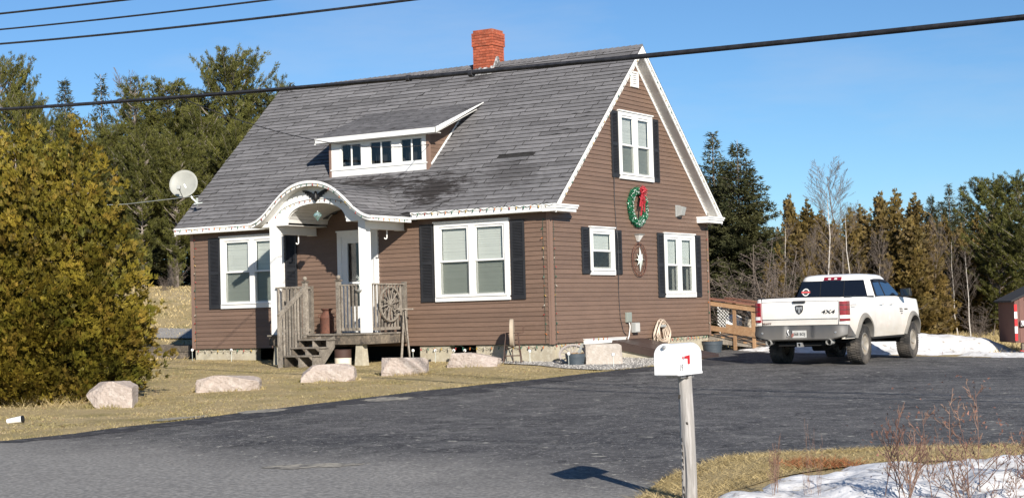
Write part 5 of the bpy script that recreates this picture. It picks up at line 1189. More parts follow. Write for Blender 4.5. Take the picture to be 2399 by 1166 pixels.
rock('boulder', (-2.08, -8.3, .09), (1.16, .6, .38), .60, 'long low boulder lying alone on the lawn, second from the cedar', 23, group=BG, rough=.035, boxy=1.1, top=[((-.8, 0, 1), 1.05)])
rock('boulder', (-1.75, -5.75, .11), (1.05, .6, .43), .55, 'flat topped boulder in front of the porch steps', 37, group=BG, rough=.045, boxy=1.05, top=[((-1, -.2, .5), .98)])
rock('boulder', (-1.2, -3.95, .12), (.93, .6, .45), .5, 'blocky boulder just right of the deck, second from the foundation', 41, group=BG, rough=.05, boxy=1.0, top=[((1, -.5, .2), 1.0)])
b5 = rock('boulder', (-1.15, -1.42, .11), (1.1, .66, .38), .3, 'sloping boulder nearest the foundation, between the deck and the grindstone', 58, group=BG, rough=.05, boxy=.92, top=[((.7, 0, 1), .78)])
M['cream'] = mat('cream_granite', (.42, .37, .32), .85, c2=(.34, .30, .26), nscale=3, c3=(.5, .46, .42), n3=.5, s3=14, bump=.8, bscale=30, bdist=.02)
rock('granite_block', (1.32, -.12, .19), (.80, .5, .50), .62, 'squared pale granite block on the gravel by the near house corner', 5, m=M['cream'], rough=.02, boxy=1.15, cat='stone block')
tx_ = []; ty_ = []
for (bx_, by_, rx_, ry_, an_) in ((-1.60, -11.70, .44, .32, .55), (-2.08, -8.3, .60, .32, .6), (-1.75, -5.75, .55, .32, .55), (-1.2, -3.95, .48, .32, .5), (-1.15, -1.42, .56, .35, .3)):
    for k in range(900):
        a = random.uniform(0, 6.28); r = random.uniform(.86, 1.12); u, v = rx_ * r * math.cos(a), ry_ * r * math.sin(a); tx_.append(bx_ + u * math.cos(an_) - v * math.sin(an_)); ty_.append(by_ + u * math.sin(an_) + v * math.cos(an_))
tx_ = np.array(tx_); ty_ = np.array(ty_)
tag(blades('boulder_tufts', tx_, ty_, RNG.uniform(.03, .11, len(tx_)), .012, RNG.uniform(.1, 1.0, len(tx_)), M['blade']), 'longer dry grass tufts growing round the boulders', 'grass', kind='stuff')
# planters
def tub(loc, label, r=.22, h=.24):
    t = empty('planter_tub', (loc[0], loc[1], G(*loc)), 0, label, 'planter', 'blue grey half barrel planters')
    MB().lathe([(r * .82, 0), (r * .86, h * .28), (r * .89, h * .28), (r * .89, h * .34), (r * .88, h * .34), (r * .95, h * .72), (r * .98, h * .72), (r, h), (r * 1.03, h), (r * 1.03, h * 1.05), (r * .93, h * 1.05), (r * .92, h * .8)], 24, caps=False).build('barrel', M['tub'], t, smooth=30)
    MB().lathe([(0.001, h * .97), (r * .5, h * .96), (r * .93, h * .84)], 20, caps=False).build('soil', M['soil'], t)
    n = 260; a = RNG.uniform(0, 2 * PI, n); rr_ = r * .9 * np.sqrt(RNG.uniform(0, 1, n)); c = np.stack([rr_ * np.cos(a), rr_ * np.sin(a), np.full(n, h * .98) + RNG.uniform(0, .03, n)], 1)
    link('dead_leaf_litter', npmesh('dead_leaf_litter', (c[:, None, :] + RNG.normal(0, .014, (n, 3, 3))).reshape(-1, 3), np.arange(3 * n).reshape(n, 3), M['tan'], RNG.uniform(-1, 1, n)), t)['kind'] = 'stuff'
    return t
t = tub((.92, -.62), 'blue grey half barrel planter in front of the pale wagon wheel'); MB().hexa([(.02, -.02, .2), (.10, -.02, .2), (.10, .03, .2), (.02, .03, .2), (.16, -.01, .46), (.20, -.01, .47), (.20, .02, .47), (.16, .02, .46)]).build('slate_shard', M['grey'], t)
tub((.72, 6.75), 'blue grey half barrel planter at the far corner by the ramp', .27, .28)
# grindstone on its stand
gs = empty('grindstone', (-.72, -.55, G(-.72, -.55)), .0, 'old round grindstone on a spindly iron stand against the front wall', 'grindstone'); gs.rotation_euler = (0, 0, .50)
MB().lathe([(.02, -.038), (.30, -.042), (.31, -.034), (.31, .034), (.30, .042), (.02, .038)], 36, (0, 0, .68), 'x').build('wheel_stone', M['grind'], gs, smooth=30)
MB().tube([(-.19, 0, .68), (.19, 0, .68)], .013, 6).build('axle', M['blackmetal'], gs)
for (sx_, sy_) in ((-1, -1), (-1, 1), (1, -1), (1, 1)): MB().tube([(sx_ * .13, sy_ * .05, .68), (sx_ * .2, sy_ * .26, 0)], .011, 5).build('leg', M['blackmetal'], gs)
mb = MB()
for s in (-1, 1): mb.tube([(-.15 * s, -.1, .42), (.17 * s, .12, .30)], .008, 5); mb.tube([(-.19, s * .2, .18), (.19, s * .2, .18)], .007, 5); mb.tube([(s * .17, -.2, .18), (s * .17, .2, .18)], .007, 5)
mb.tube([(.19, 0, .68), (.25, 0, .68), (.25, 0, .80), (.29, 0, .80)], .009, 5); mb.tube([(0, 0, .3), (.02, -.05, .0)], .01, 5)
mb.build('brace', M['blackmetal'], gs)
# path lights
for (x, y, lab) in ((-3.55, -.35, 'slim solar stake light under the right end of the deck'), (-10.35, -.4, 'slim solar stake light at the left house corner'), (-9.05, -.4, 'slim solar stake light left of the porch, under the left window'), (-2.95, -.32, 'slim solar stake light against the foundation, under the right window'), (-.35, -.42, 'slim solar stake light between the grindstone and the corner'),
                    (1.0, -1.05, 'slim solar stake light just in front of the planter'), (2.02, -.95, 'slim solar stake light in front of the granite block'), (-2.15, -.3, 'stubby stake light behind the stained boulder, the right one'), (-2.45, -.3, 'stubby stake light behind the stained boulder, the left one')):
    t = empty('path_light', (x, y, G(x, y)), random.uniform(0, 3), lab, 'garden light', 'solar stake lights round the house')
    MB().tube([(0, 0, -.02), (0.004, 0, .24)], .007, 5).build('stake', M['silver'], t); MB().lathe([(.008, .24), (.03, .25), (.036, .275), (.03, .30), (.01, .31)], 12).build('globe', M['white'], t, smooth=50); MB().lathe([(.014, .255), (.014, .29)], 8, (0, -.026, 0)).build('solar_cell', M['black'], t)
# hose on its hanger
hs = empty('garden_hose', (.05, 5.12, .28), 0, 'tan garden hose coiled in long loops on a wall hanger', 'hose')
MB().box(-.035, .14, -.12, .12, -.03, .03).build('hanger', M['grey'], hs, bevel=.01)
mb = MB()
hp = []
for k in range(12):
    w = .13 + .045 * (k % 6) + random.uniform(-.015, .015); d = .70 + random.uniform(-.22, .04); x = .04 + .02 * (k % 5); n = 20; zt_ = .10 + .006 * k
    for j in range(n):
        t = 2 * PI * j / n; v = (1 - math.cos(t)) / 2; hp.append((x + .012 * math.sin(j + k), math.sin(t) * w * (.75 + .75 * v) + random.uniform(-.006, .006) + .04 * v, zt_ - d * v))
mb.tube(hp, .0125, 6); mb.build('hose_coil', M['hose'], hs, smooth=60)
# bulkhead cellar door
bh = empty('cellar_bulkhead', (0, 3.45, -.3), 0, 'dark brown steel cellar bulkhead sloping from the gable wall on concrete cheeks', 'cellar door')
BX = 2.0
def bz(x): return .30 - .02 - .30 * x / BX * 1.35
for y in (-.78, .62): MB().hexa([(.03, y, -.6), (BX, y, -.6), (BX, y + .14, -.6), (.03, y + .14, -.6), (.03, y, bz(0) - .04), (BX, y, bz(BX) - .04), (BX, y + .14, bz(BX) - .04), (.03, y + .14, bz(0) - .04)]).build('concrete_cheek', M['concrete'], bh)
MB().box(BX - .14, BX, -.638, .618, -.6, bz(BX) - .05).build('concrete_front', M['concrete'], bh)
for (y0, y1) in ((-.82, -.06), (-.05, .80)): MB().hexa([(.03, y0, bz(0) - .038), (BX + .05, y0, bz(BX) - .046), (BX + .05, y1, bz(BX) - .046), (.03, y1, bz(0) - .038), (.03, y0, bz(0) + .03), (BX + .05, y0, bz(BX) + .03), (BX + .05, y1, bz(BX) + .03), (.03, y1, bz(0) + .03)]).build('door_leaf', M['bulk'], bh, bevel=.006)
MB().hexa([(.03, -.84, bz(0) - .16), (BX + .05, -.84, bz(BX) - .15), (BX + .05, -.79, bz(BX) - .15), (.03, -.79, bz(0) - .16), (.03, -.84, bz(0) + .0), (BX + .05, -.84, bz(BX) + .0), (BX + .05, -.821, bz(BX) + .0), (.03, -.821, bz(0) + .0)]).build('frame', M['bulk'], bh)
# ramp
rp = empty('wheelchair_ramp', (0, 8.9, -.4), 0, 'wooden access ramp with post and rail sides behind the house corner', 'ramp')
RY0, RY1 = -.6, .6
def rzx(x): return .37 - .27 * x / 1.0 * .85
XR = 3.6
def rz_(x): return max(-.02, .40 - .235 * x)
nb = 24
for i in range(nb):
    xa = -.05 + i * .105; xb = xa + .098
    if rz_(xa) <= -.01: break
    mb = MB(); mb.tone = random.uniform(-1, 1); mb.hexa([(xa, RY0 - .02, rz_(xa) - .035), (xb, RY0 - .02, rz_(xb) - .035), (xb, RY1, rz_(xb) - .035), (xa, RY1, rz_(xa) - .035), (xa, RY0 - .02, rz_(xa)), (xb, RY0 - .02, rz_(xb)), (xb, RY1, rz_(xb)), (xa, RY1, rz_(xa))]); mb.build('plank', M['dwood'] if i % 3 else M['ramp'], rp)
for y in (RY0, RY1):
    mb = MB(); mb.tone = .5; mb.hexa([(-.1, y - .02, rz_(0) - .23), (1.75, y - .02, -.03), (1.75, y + .02, -.03), (-.1, y + .02, rz_(0) - .23), (-.1, y - .02, rz_(0) - .037), (1.75, y - .02, rz_(1.75) - .037), (1.75, y + .02, rz_(1.75) - .037), (-.1, y + .02, rz_(0) - .037)]); mb.build('side_joist', M['gwood'], rp)
    for x in (.68, 1.22, 2.3):
        zt = 1.36 - .15 * x; mb = MB(); mb.tone = random.uniform(-1, 1); mb.box(x - .045, x + .045, y - .065, y - .022, -.05, zt); mb.build('post', M['ramp'], rp, bevel=.004)
    for (dz, h, m_) in ((.0, .13, M['ramp']), (-.66, .14, M['ramp'])):
        a = Vector((-.1, y - .085, 1.24 + dz)); b = Vector((2.5, y - .085, 1.24 + dz - .40)); mb = MB(); mb.tone = random.uniform(-1, 1); mb.bar(a, b, .035, h); mb.build('rail_board', m_, rp, bevel=.003)
    for k in range(3):
        mb = MB(); mb.tone = random.uniform(-1, 1); mb.bar((-.1, y - .10 + .055 * k - .03, 1.345 + .012 * k), (2.55, y - .10 + .055 * k - .03, .94 + .012 * k), .05, .03); mb.build('cap_board', M['rail'], rp)
lt = empty('lattice_panel', (-.42, 9.6, -.1), 0, 'white diagonal lattice panel beside the top of the ramp', 'lattice')
mb = MB()
for k in range(16):
    o = -.95 + k * .09
    for sg in (1, -1):
        x0 = o if sg > 0 else o + 0; pts = []
        for z in (0, .95):
            x = (o + z) if sg > 0 else (o + .95 - z); pts.append((x, z))
        (xa, za), (xb, zb) = pts; ta = max(0, min(1, (0 - xa) / (xb - xa + 1e-9))); tb = max(0, min(1, (.34 - xa) / (xb - xa + 1e-9))); lo_, hi_ = min(ta, tb), max(ta, tb)
        if hi_ - lo_ > .02: mb.bar((xa + (xb - xa) * lo_, 0 + .006 * sg, za + (zb - za) * lo_), (xa + (xb - xa) * hi_, .006 * sg, za + (zb - za) * hi_), .008, .03, (0, 1, 0))
tag(mb.build('lath', M['white'], lt), kind='stuff')
gr = empty('covered_grill', (.62, 10.0, G(.6, 10)), 0, 'pale cloth covered grill standing behind the ramp rails', 'grill')
mb = MB(); mb.grid(lambda u, v: ((.42 + .03 * math.sin(u * 60)) * (1 - .25 * v ** 3) * math.cos(2 * PI * u), (.28 + .02 * math.sin(u * 60)) * (1 - .25 * v ** 3) * math.sin(2 * PI * u), 1.02 * v), 48, 10)
mb.lathe([(.22, 1.02), (.1, 1.05), (.001, 1.06)], 24, caps=False); mb.build('cover', mat('canvas_cover', (.58, .52, .43), .9, c2=(.48, .43, .36), nscale=5), gr, smooth=60)
MB().box(-.35, .35, -.2, .2, .0, .1).build('base', M['black'], gr)
ch = empty('patio_chair', (.02, 9.8, G(0, 9.8)), .6, 'white plastic patio chair behind the ramp', 'chair')
MB().box(-.22, .22, -.22, .22, .40, .43).build('seat', M['white'], ch, bevel=.01)
mb = MB(); mb.grid(lambda u, v: (-.22 + .44 * u, .20 + .08 * v + .04 * math.sin(PI * u), .42 + (.42 + .08 * math.sin(PI * u)) * v), 10, 6); o = mb.build('backrest', M['white'], ch, smooth=60); sdm = o.modifiers.new('s', 'SOLIDIFY'); sdm.thickness = .015
for sx_ in (-1, 1):
    for sy_ in (-1, 1): MB().bar((sx_ * .19, sy_ * .19, .40), (sx_ * .23, sy_ * .23, 0), .03, .03).build('leg', M['white'], ch)
# raised garden bed at the left
gb = empty('raised_bed', (-12.1, 1.2, G(-12.1, 1.2)), -.05, 'dark timber raised garden bed beyond the left end of the house', 'garden bed')
for (x0, x1, y0, y1) in ((-2.6, .75, -.6, -.54), (.75, .81, -.6, 1.6), (-2.6, .75, 1.54, 1.6)):
    for k in range(2): mb = MB(); mb.tone = random.uniform(-1, 1); mb.box(x0, x1, y0, y1, .17 * k, .17 * k + .163); mb.build('timber', M['dwood'], gb, bevel=.006)
MB().box(-2.58, .74, -.535, 1.535, 0, .24).build('soil', M['soil'], gb)
gp = MB(); gp.box(-15.5, -11.2, 4.8, 7.2, -.2, .40)
# pale gravel track behind the bed
TRK = [at(150, 52.6), at(450, 52.1), at(560, 52.4), at(560, 54.2), at(440, 53.9), at(150, 54.6)]
tag(sheet('gravel_track', TRK, .05, .4, M['gravel']), kind='structure')
# paper cup on the verge
cu = empty('paper_cup', (-.45, -14.75, G(-.45, -14.75) + .045), .6, 'white paper cup lying on the grass at the far left', 'litter'); cu.rotation_euler = (0, 1.45, .5)
MB().lathe([(.035, -.12), (.05, .09), (.053, .10)], 16, caps=True).build('cup', M['white'], cu, smooth=40); MB().lathe([(.053, .10), (.055, .12), (.04, .13)], 16).build('lid', M['black'], cu, smooth=40)
# ------------------------------------------------------------------ pickup truck (x forward, y left, origin under the rear axle)
TX, TY, TH = 5.36, 2.25, math.radians(92.0)
TZ = G(5.5, 3.2) + .0
M['paint'] = mat('white_car_paint', (.80, .79, .77), .22, c2=(.76, .75, .73), nscale=1.5, spec=.5, coat=.6)
def dusty(name, clean, dirt, z0, z1, rough=.3, coat=.4, amt=.85):
    m = mat(name, clean, rough, coat=coat); nt = m.node_tree; N = nt.nodes; L = nt.links; b = N['Principled BSDF']; src = b.inputs['Base Color'].links[0].from_socket
    tcn = N.new('ShaderNodeTexCoord'); sx_ = N.new('ShaderNodeSeparateXYZ'); L.new(tcn.outputs['Object'], sx_.inputs[0])
    nz = N.new('ShaderNodeTexNoise'); nz.inputs['Scale'].default_value = 3.5; nz.inputs['Detail'].default_value = 6; L.new(tcn.outputs['Object'], nz.inputs[0])
    ad = N.new('ShaderNodeMath'); ad.operation = 'MULTIPLY_ADD'; ad.inputs[1].default_value = .45; L.new(nz.outputs[0], ad.inputs[0]); L.new(sx_.outputs[2], ad.inputs[2])
    mr = N.new('ShaderNodeMapRange'); mr.inputs[1].default_value = z1 + .22; mr.inputs[2].default_value = z0 + .22; mr.inputs[3].default_value = 0; mr.inputs[4].default_value = amt; L.new(ad.outputs[0], mr.inputs[0])
    mx = N.new('ShaderNodeMix'); mx.data_type = 'RGBA'; mx.inputs[7].default_value = (*dirt, 1); L.new(mr.outputs[0], mx.inputs[0]); L.new(src, mx.inputs[6]); L.new(mx.outputs[2], b.inputs['Base Color'])
    mr2 = N.new('ShaderNodeMapRange'); mr2.inputs[1].default_value = z1 + .22; mr2.inputs[2].default_value = z0 + .22; mr2.inputs[3].default_value = rough; mr2.inputs[4].default_value = .7; L.new(ad.outputs[0], mr2.inputs[0]); L.new(mr2.outputs[0], b.inputs['Roughness'])
    return m
M['paint'] = dusty('white_paint_with_road_dust', (.78, .765, .735), (.47, .41, .32), .35, 1.35)
M['flare'] = mat('grey_flare_plastic', (.16, .155, .145), .6, c2=(.24, .22, .19), nscale=3)
M['bump'] = dusty('dark_grey_bumper', (.075, .075, .075), (.15, .135, .115), .45, .9, .4, .3)
M['tyre'] = mat('dusty_rubber', (.028, .027, .026), .85, c2=(.12, .105, .09), nscale=4, ramp=(.4, .7), bump=.3)
M['rimm'] = mat('dusty_alloy', (.34, .31, .27), .45, c2=(.45, .41, .35), nscale=5, metal=.5)
M['tglass'] = mat('tinted_glass', (.006, .007, .010), .04, spec=.7, coat=.5)
M['sglass'] = mat('side_glass', (.010, .016, .03), .03, spec=1.0, coat=1.0)
M['under'] = mat('underbody', (.012, .012, .012), .9)
M['chrome'] = mat('chrome', (.72, .71, .68), .3, metal=.6)
M['tail'] = mat('tail_lamp_red', (.16, .008, .018), .12, c2=(.27, .015, .03), nscale=14, spec=.8, coat=.8)
M['tailw'] = mat('reverse_lens', (.75, .72, .70), .15, coat=.5)
M['badge'] = mat('badge_grey', (.05, .05, .052), .35, metal=.3)
M['badge2'] = mat('badge_light', (.45, .45, .45), .3, metal=.5)
M['plate'] = mat('number_plate', (.52, .52, .50), .5, c2=(.42, .41, .38), nscale=9)
trk = empty('pickup_truck', (TX, TY, TZ), TH, 'white four door pickup truck with grey wheel flares parked on the driveway', 'truck')
WB = 3.57; AR = .53; AZ = .47
def zb_(X):
    z = .56
    for c in (0.0, WB):
        d = abs(X - c)
        if d < AR: z = max(z, AZ + math.sqrt(AR * AR - d * d))
    return z
def ysec(z, X):
    t = (z - .56) / (1.42 - .56)
    y = .985 + .022 * math.sin(PI * min(max(t, 0), 1)) - .035 * max(0, t - .6) / .4 * .9
    if t < .25: y -= .03 * (.25 - t) / .25
    y += .012 * math.exp(-((t - .72) / .05) ** 2) * 0
    for c in (0.0, WB): y += .028 * math.exp(-((X - c) / .75) ** 4) * (1 - max(0, min(1, t)) * .6)
    if X > 3.9: y -= .30 * ((X - 3.9) / .75) ** 2.2
    if X < -1.0: y -= .05 * ((-1.0 - X) / .14) ** 2
    return y
def ztop(X):
    if X < .86: return 1.425
    if X < 3.05: return 1.415 + .0 * X
    return 1.405 - .05 * (X - 3.05) - .10 * max(0, X - 3.9) ** 2
def panel(name, x0, x1, parent=None, m=None, nz=12):
    o = None
    for sg in (-1, 1):
        xs = sorted(set(list(np.arange(x0, x1, .06)) + [x1] + [c + s for c in (0, WB) for s in (-AR, AR, -AR + .004, AR - .004, -AR + .02, AR - .02) if x0 < c + s < x1])); n = len(xs)
        vs = [(X, sg * ysec(zb_(X) + (ztop(X) - zb_(X)) * j / nz, X), zb_(X) + (ztop(X) - zb_(X)) * j / nz) for j in range(nz + 1) for X in xs]
        vi = [(v[0], v[1] - sg * .03, v[2]) for v in vs]; N_ = len(vs)
        fs = [(j * n + i, j * n + i + 1, (j + 1) * n + i + 1, (j + 1) * n + i) for j in range(nz) for i in range(n - 1)]
        rim = []
        for i in range(n - 1): rim += [(i, i + 1, N_ + i + 1, N_ + i), (nz * n + i, nz * n + i + 1, N_ + nz * n + i + 1, N_ + nz * n + i)]
        for j in range(nz): rim += [(j * n, (j + 1) * n, N_ + (j + 1) * n, N_ + j * n), (j * n + n - 1, (j + 1) * n + n - 1, N_ + (j + 1) * n + n - 1, N_ + j * n + n - 1)]
        mb = MB(); mb.add(vs + vi, fs + rim); o = mb.build(name, m or M['paint'], trk, smooth=32)
    return o
panel('bed_side', -1.14, .845)
panel('cab_corner', .865, .99); panel('rear_door', .998, 1.66); panel('front_door', 1.668, 2.86); panel('front_fender', 2.868, 4.62)
# core behind the gaps, hood and nose
mb = MB(); mb.box(-1.05, -AR - .04, -.90, .90, .56, 1.38); mb.box(AR + .04, WB - AR - .05, -.93, .93, .50, 1.36); mb.box(-.6, .62, -.62, .62, .55, 1.0); mb.box(WB - .6, WB + .58, -.60, .60, .5, 1.2); mb.box(WB + AR + .03, 4.45, -.7, .7, .5, 1.2)
mb.box(-.9, 4.2, -.42, -.34, .42, .56); mb.box(-.9, 4.2, .34, .42, .42, .56)
mb.build('underbody', M['under'], trk)
mb = MB(); mb.tube([(0, -.80, .43), (0, .80, .43)], .05, 8); mb.tube([(0, -.14, .43), (0, .14, .43)], .14, 12); mb.build('axle', M['under'], trk); MB().tube([(3.57, -.8, .43), (3.57, .8, .43)], .045, 8).build('axle', M['under'], trk)
mb = MB(); mb.grid(lambda u, v: (3.0 + 1.6 * u, (-1 + 2 * v) * (ysec(1.38, 3.0 + 1.6 * u) - .01), ztop(3.0 + 1.6 * u) + .10 * (1 - (2 * v - 1) ** 4) * (1 - .5 * u)), 16, 20); mb.build('hood', M['paint'], trk, smooth=60)
mb = MB(); mb.grid(lambda u, v: (4.62 + .10 * math.sin(PI * v) - .0, (-1 + 2 * u) * ysec(1.0, 4.6) * .98, .5 + .80 * v), 12, 10); mb.build('grille', M['flare'], trk, smooth=60)
# bed: floor, inner walls, rail caps, tailgate
mb = MB(); mb.box(-1.06, .84, -.80, .80, .98, 1.0); mb.box(-1.06, .84, -.86, -.82, 1.0, 1.40); mb.box(-1.06, .84, .82, .86, 1.0, 1.40); mb.box(.80, .845, -.9, .9, .7, 1.41); mb.build('bed_liner', M['under'], trk)
for sg in (-1, 1):
    mb = MB(); n = 20; pts = [(-1.13 + 1.975 * i / n) for i in range(n + 1)]
    mb.hexa([(-1.13, sg * .84, 1.40), (.845, sg * .84, 1.40), (.845, sg * .968, 1.415), (-1.13, sg * .958, 1.415), (-1.13, sg * .84, 1.445), (.845, sg * .84, 1.445), (.845, sg * .965, 1.452), (-1.13, sg * .955, 1.452)]); mb.build('bed_rail_cap', M['black'], trk, bevel=.006)
def tgx(z): return -1.185 - .018 * math.sin((z - .86) / .56 * PI) + (.035 if z > 1.36 else 0) * ((z - 1.36) / .06 if z > 1.36 else 0)
mb = MB(); zs = [.865, .90, .96, 1.0, 1.005, 1.03, 1.10, 1.2, 1.3, 1.345, 1.36, 1.385, 1.41, 1.425]
def tg(u, v):
    i = int(round(v * (len(zs) - 1))); z = zs[i]; y = (-1 + 2 * u) * .835
    x = tgx(z) - (.016 if 1.004 < z < 1.35 else 0) * 0 + (.010 if z < 1.0 else 0) - (.020 if z > 1.35 else 0)
    return (x + .03 * abs(-1 + 2 * u) ** 8 * .3, y, z + .012 * (1 - (2 * u - 1) ** 2) * v)
mb.grid(tg, 24, len(zs) - 1); mb.grid(lambda u, v: (-1.05, (-1 + 2 * u) * .835, .865 + .56 * v), 1, 1)
mb.add([tg(0, 1), tg(1, 1), (-1.05, .835, 1.425), (-1.05, -.835, 1.425)], [(0, 1, 2, 3)])
for u in (0, 1): mb.add([tg(u, 0), tg(u, .5), tg(u, 1), (-1.05, (-1 + 2 * u) * .835, 1.425), (-1.05, (-1 + 2 * u) * .835, .865)], [(0, 1, 2, 3, 4)])
tgo = mb.build('tailgate', M['paint'], trk, smooth=40)
MB().box(-1.235, -1.19, -.135, .135, 1.325, 1.375).build('handle', M['badge'], tgo, bevel=.01)
MB().box(-1.06, -1.04, -.82, .82, 1.42, 1.452).build('gate_cap', M['black'], tgo); MB().box(-1.212, -1.19, -.83, .83, .992, .998).build('lip_highlight', M['badge2'], tgo)  # thin strip coloured as the highlight along the lower lip of the tailgate
shp = [(-.085, .085), (0, .095), (.085, .085), (.083, .0), (.055, -.06), (0, -.10), (-.055, -.06), (-.083, 0)]
mb = MB(); mb.prism([(y, 1.19 + z) for y, z in shp], -1.222, -1.205, 'x'); em = mb.build('emblem', M['badge'], tgo, bevel=.004)
mb = MB()
for sg in (-1, 1): mb.prism([(sg * y, 1.19 + z) for y, z in [(.01, .05), (.06, .06), (.07, .02), (.045, -.02), (.035, .015), (.018, .02), (.022, -.06), (.0, -.075), (.0, .05)]], -1.231, -1.2225, 'x')
mb.build('emblem_relief', M['badge2'], em)
def text(body, size, loc, rot, m, parent, name='lettering', ext=.002, sx=1.0, align='CENTER', shear=0):
    c = bpy.data.curves.new(name, 'FONT'); c.body = body; c.size = size; c.extrude = ext; c.align_x = align; c.align_y = 'CENTER'; c.space_character = 1.05; c.offset = size * .012; c.shear = shear
    c.materials.append(m); oc = bpy.data.objects.new('tmp', c); COL.objects.link(oc); bpy.context.view_layer.update(); me = bpy.data.meshes.new_from_object(oc.evaluated_get(bpy.context.evaluated_depsgraph_get())); bpy.data.objects.remove(oc); me.name = name; o = link(name, me, parent); o.location = loc; o.rotation_euler = rot; o.scale = (sx, 1, 1); return o
RB = (PI / 2, 0, -PI / 2)      # facing backwards (-x), reading from behind
text('4X4', .105, (-1.212, -.62, 1.13), RB, M['badge'], tgo, sx=1.55, ext=.006, shear=.2)
text('PRATT', .05, (-1.198, .73, .905), RB, M['rust'], tgo, sx=1.3, ext=.003)
# shoulder panels beside the tailgate with lamps
for sg in (-1, 1):
    mb = MB()
    def sh(u, v, sg=sg):
        z = .865 + .56 * v; a = u * PI / 2; ye = ysec(z, -1.0) ; return (-1.14 - .055 * math.cos(a) + .04 * (a > 1.5), sg * (.845 + (ye - .845 - .006) * math.sin(a)), z)
    mb.grid(sh, 8, 8); mb.build('bed_corner', M['paint'], trk, smooth=50)
    def lamp(z0, z1, m, nm, par, off=.010):
        mb = MB(); n = 10; vs = []
        ye = ysec(1.15, -1.0); path = [(-.98, ysec(1.1, -.98)), (-1.06, ysec(1.1, -1.06))] + [(-1.14 - .055 * math.cos(a), .845 + (ye - .851) * math.sin(a)) for a in (1.5, 1.2, .9, .6, .3, .08)]
        inner = [(x + .03, y - .03) for x, y in path]
        for z in (z0, z1): vs += [(x - (off + .006) * (1 if i > 1 else 0), sg * (y + off + .004), z) for i, (x, y) in enumerate(path)] + [(x, sg * y, z) for x, y in inner]
        k = len(path); fs = []
        for i in range(k - 1): fs += [(i, i + 1, 2 * k + i + 1, 2 * k + i), (i, i + 1, k + i + 1, k + i), (2 * k + i, 2 * k + i + 1, 3 * k + i + 1, 3 * k + i)]
        fs += [(0, k, 3 * k, 2 * k), (k - 1, 2 * k - 1, 4 * k - 1, 3 * k - 1)]
        mb.add(vs, fs); return mb.build(nm, m, par, smooth=35)
    tl = lamp(.935, 1.345, M['tail'], 'tail_lamp', trk)
    lamp(.985, 1.055, M['tailw'], 'reverse_lens', tl, .013)
    for zc in (1.16, 1.26): lamp(zc, zc + .012, M['badge'], 'lamp_divider', tl, .0125)
# rear bumper
mb = MB()
def bmp(u, v):
    y = -1.02 + 2.04 * u; ay = abs(y); z0 = .545 + .10 * max(0, (ay - .62) / .40) ** 1.5; z1 = .855 - .02 * max(0, ay - .8)
    z = z0 + (z1 - z0) * v; x = -1.30 + .02 * math.cos(v * PI) * -1 + .14 * max(0, (ay - .74) / .28) ** 2.2 + (.03 if v < .06 else 0)
    if ay < .33 and v > .12: x += .055 * min(1, (.33 - ay) / .08)
    return (x, y, z)
mb.grid(bmp, 60, 12); mb.grid(lambda u, v: (bmp(u, 1)[0] + (.16) * v, bmp(u, 1)[1], .857), 60, 1); mb.grid(lambda u, v: (bmp(u, 0)[0] + .14 * v, bmp(u, 0)[1], bmp(u, 0)[2]), 60, 1)
bm_ = mb.build('rear_bumper', M['bump'], trk, smooth=45)
for sg in (-1, 1):
    MB().hexa([(-1.14, sg * .985, .60), (-.62, sg * .99, .60), (-.62, sg * 1.02, .60), (-1.14, sg * 1.025, .62), (-1.14, sg * .985, .855), (-1.05, sg * .985, .855), (-1.05, sg * 1.015, .855), (-1.14, sg * 1.022, .855)]).build('bumper_end', M['bump'], bm_)
    MB().lathe([(.062, -.16), (.066, -.10), (.058, -.095), (.052, -.155), (.05, .12)], 18, (-1.20, sg * .66, .505), 'x', caps=False).build('exhaust_tip', M['chrome'], trk, smooth=35)
    MB().lathe([(.001, -.005), (.02, -.008), (.022, .0)], 12, (-1.305, sg * .80, .71), 'x', caps=False).build('parking_sensor', M['badge2'], bm_)
MB().tube([(-1.1, .66, .485), (-.7, .5, .45), (.5, .35, .43)], .04, 8).build('exhaust_pipe', M['under'], trk)
MB().tube([(-1.1, -.66, .485), (-.7, -.5, .45), (.5, -.35, .43)], .04, 8).build('exhaust_pipe', M['under'], trk)
pl = MB().box(-1.262, -1.252, -.155, .155, .60, .755).build('number_plate', M['plate'], trk, bevel=.003)
text('268 BOJ', .078, (-1.264, 0, .675), RB, M['badge'], pl, sx=.92, ext=.002); text('Maine', .034, (-1.264, -.05, .736), RB, M['badge'], pl, ext=.001) if False else None
MB().prism([(.02 + y, .0 + z) for y, z in [(.15, .61), (.155, .66), (.13, .70), (.10, .70), (.11, .63)]], -1.268, -1.2625, 'x').build('plate_pictogram', mat('plate_print', (.3, .12, .1), .6), pl)
MB().tube([(-1.27, .24, .77), (-1.285, .25, .72), (-1.28, .22, .66), (-1.285, .26, .63)], .012, 6).build('tow_loop', M['badge2'], trk)
mb = MB(); mb.box(-1.30, -1.1, -.045, -.03, .41, .50); mb.box(-1.30, -1.1, .03, .045, .41, .50); mb.box(-1.30, -1.1, -.03, .03, .485, .50); mb.box(-1.30, -1.1, -.03, .03, .41, .425); mb.build('tow_hitch', M['badge2'], trk); MB().box(-1.15, -1.05, -.5, .5, .43, .49).build('hitch_bar', M['under'], trk)
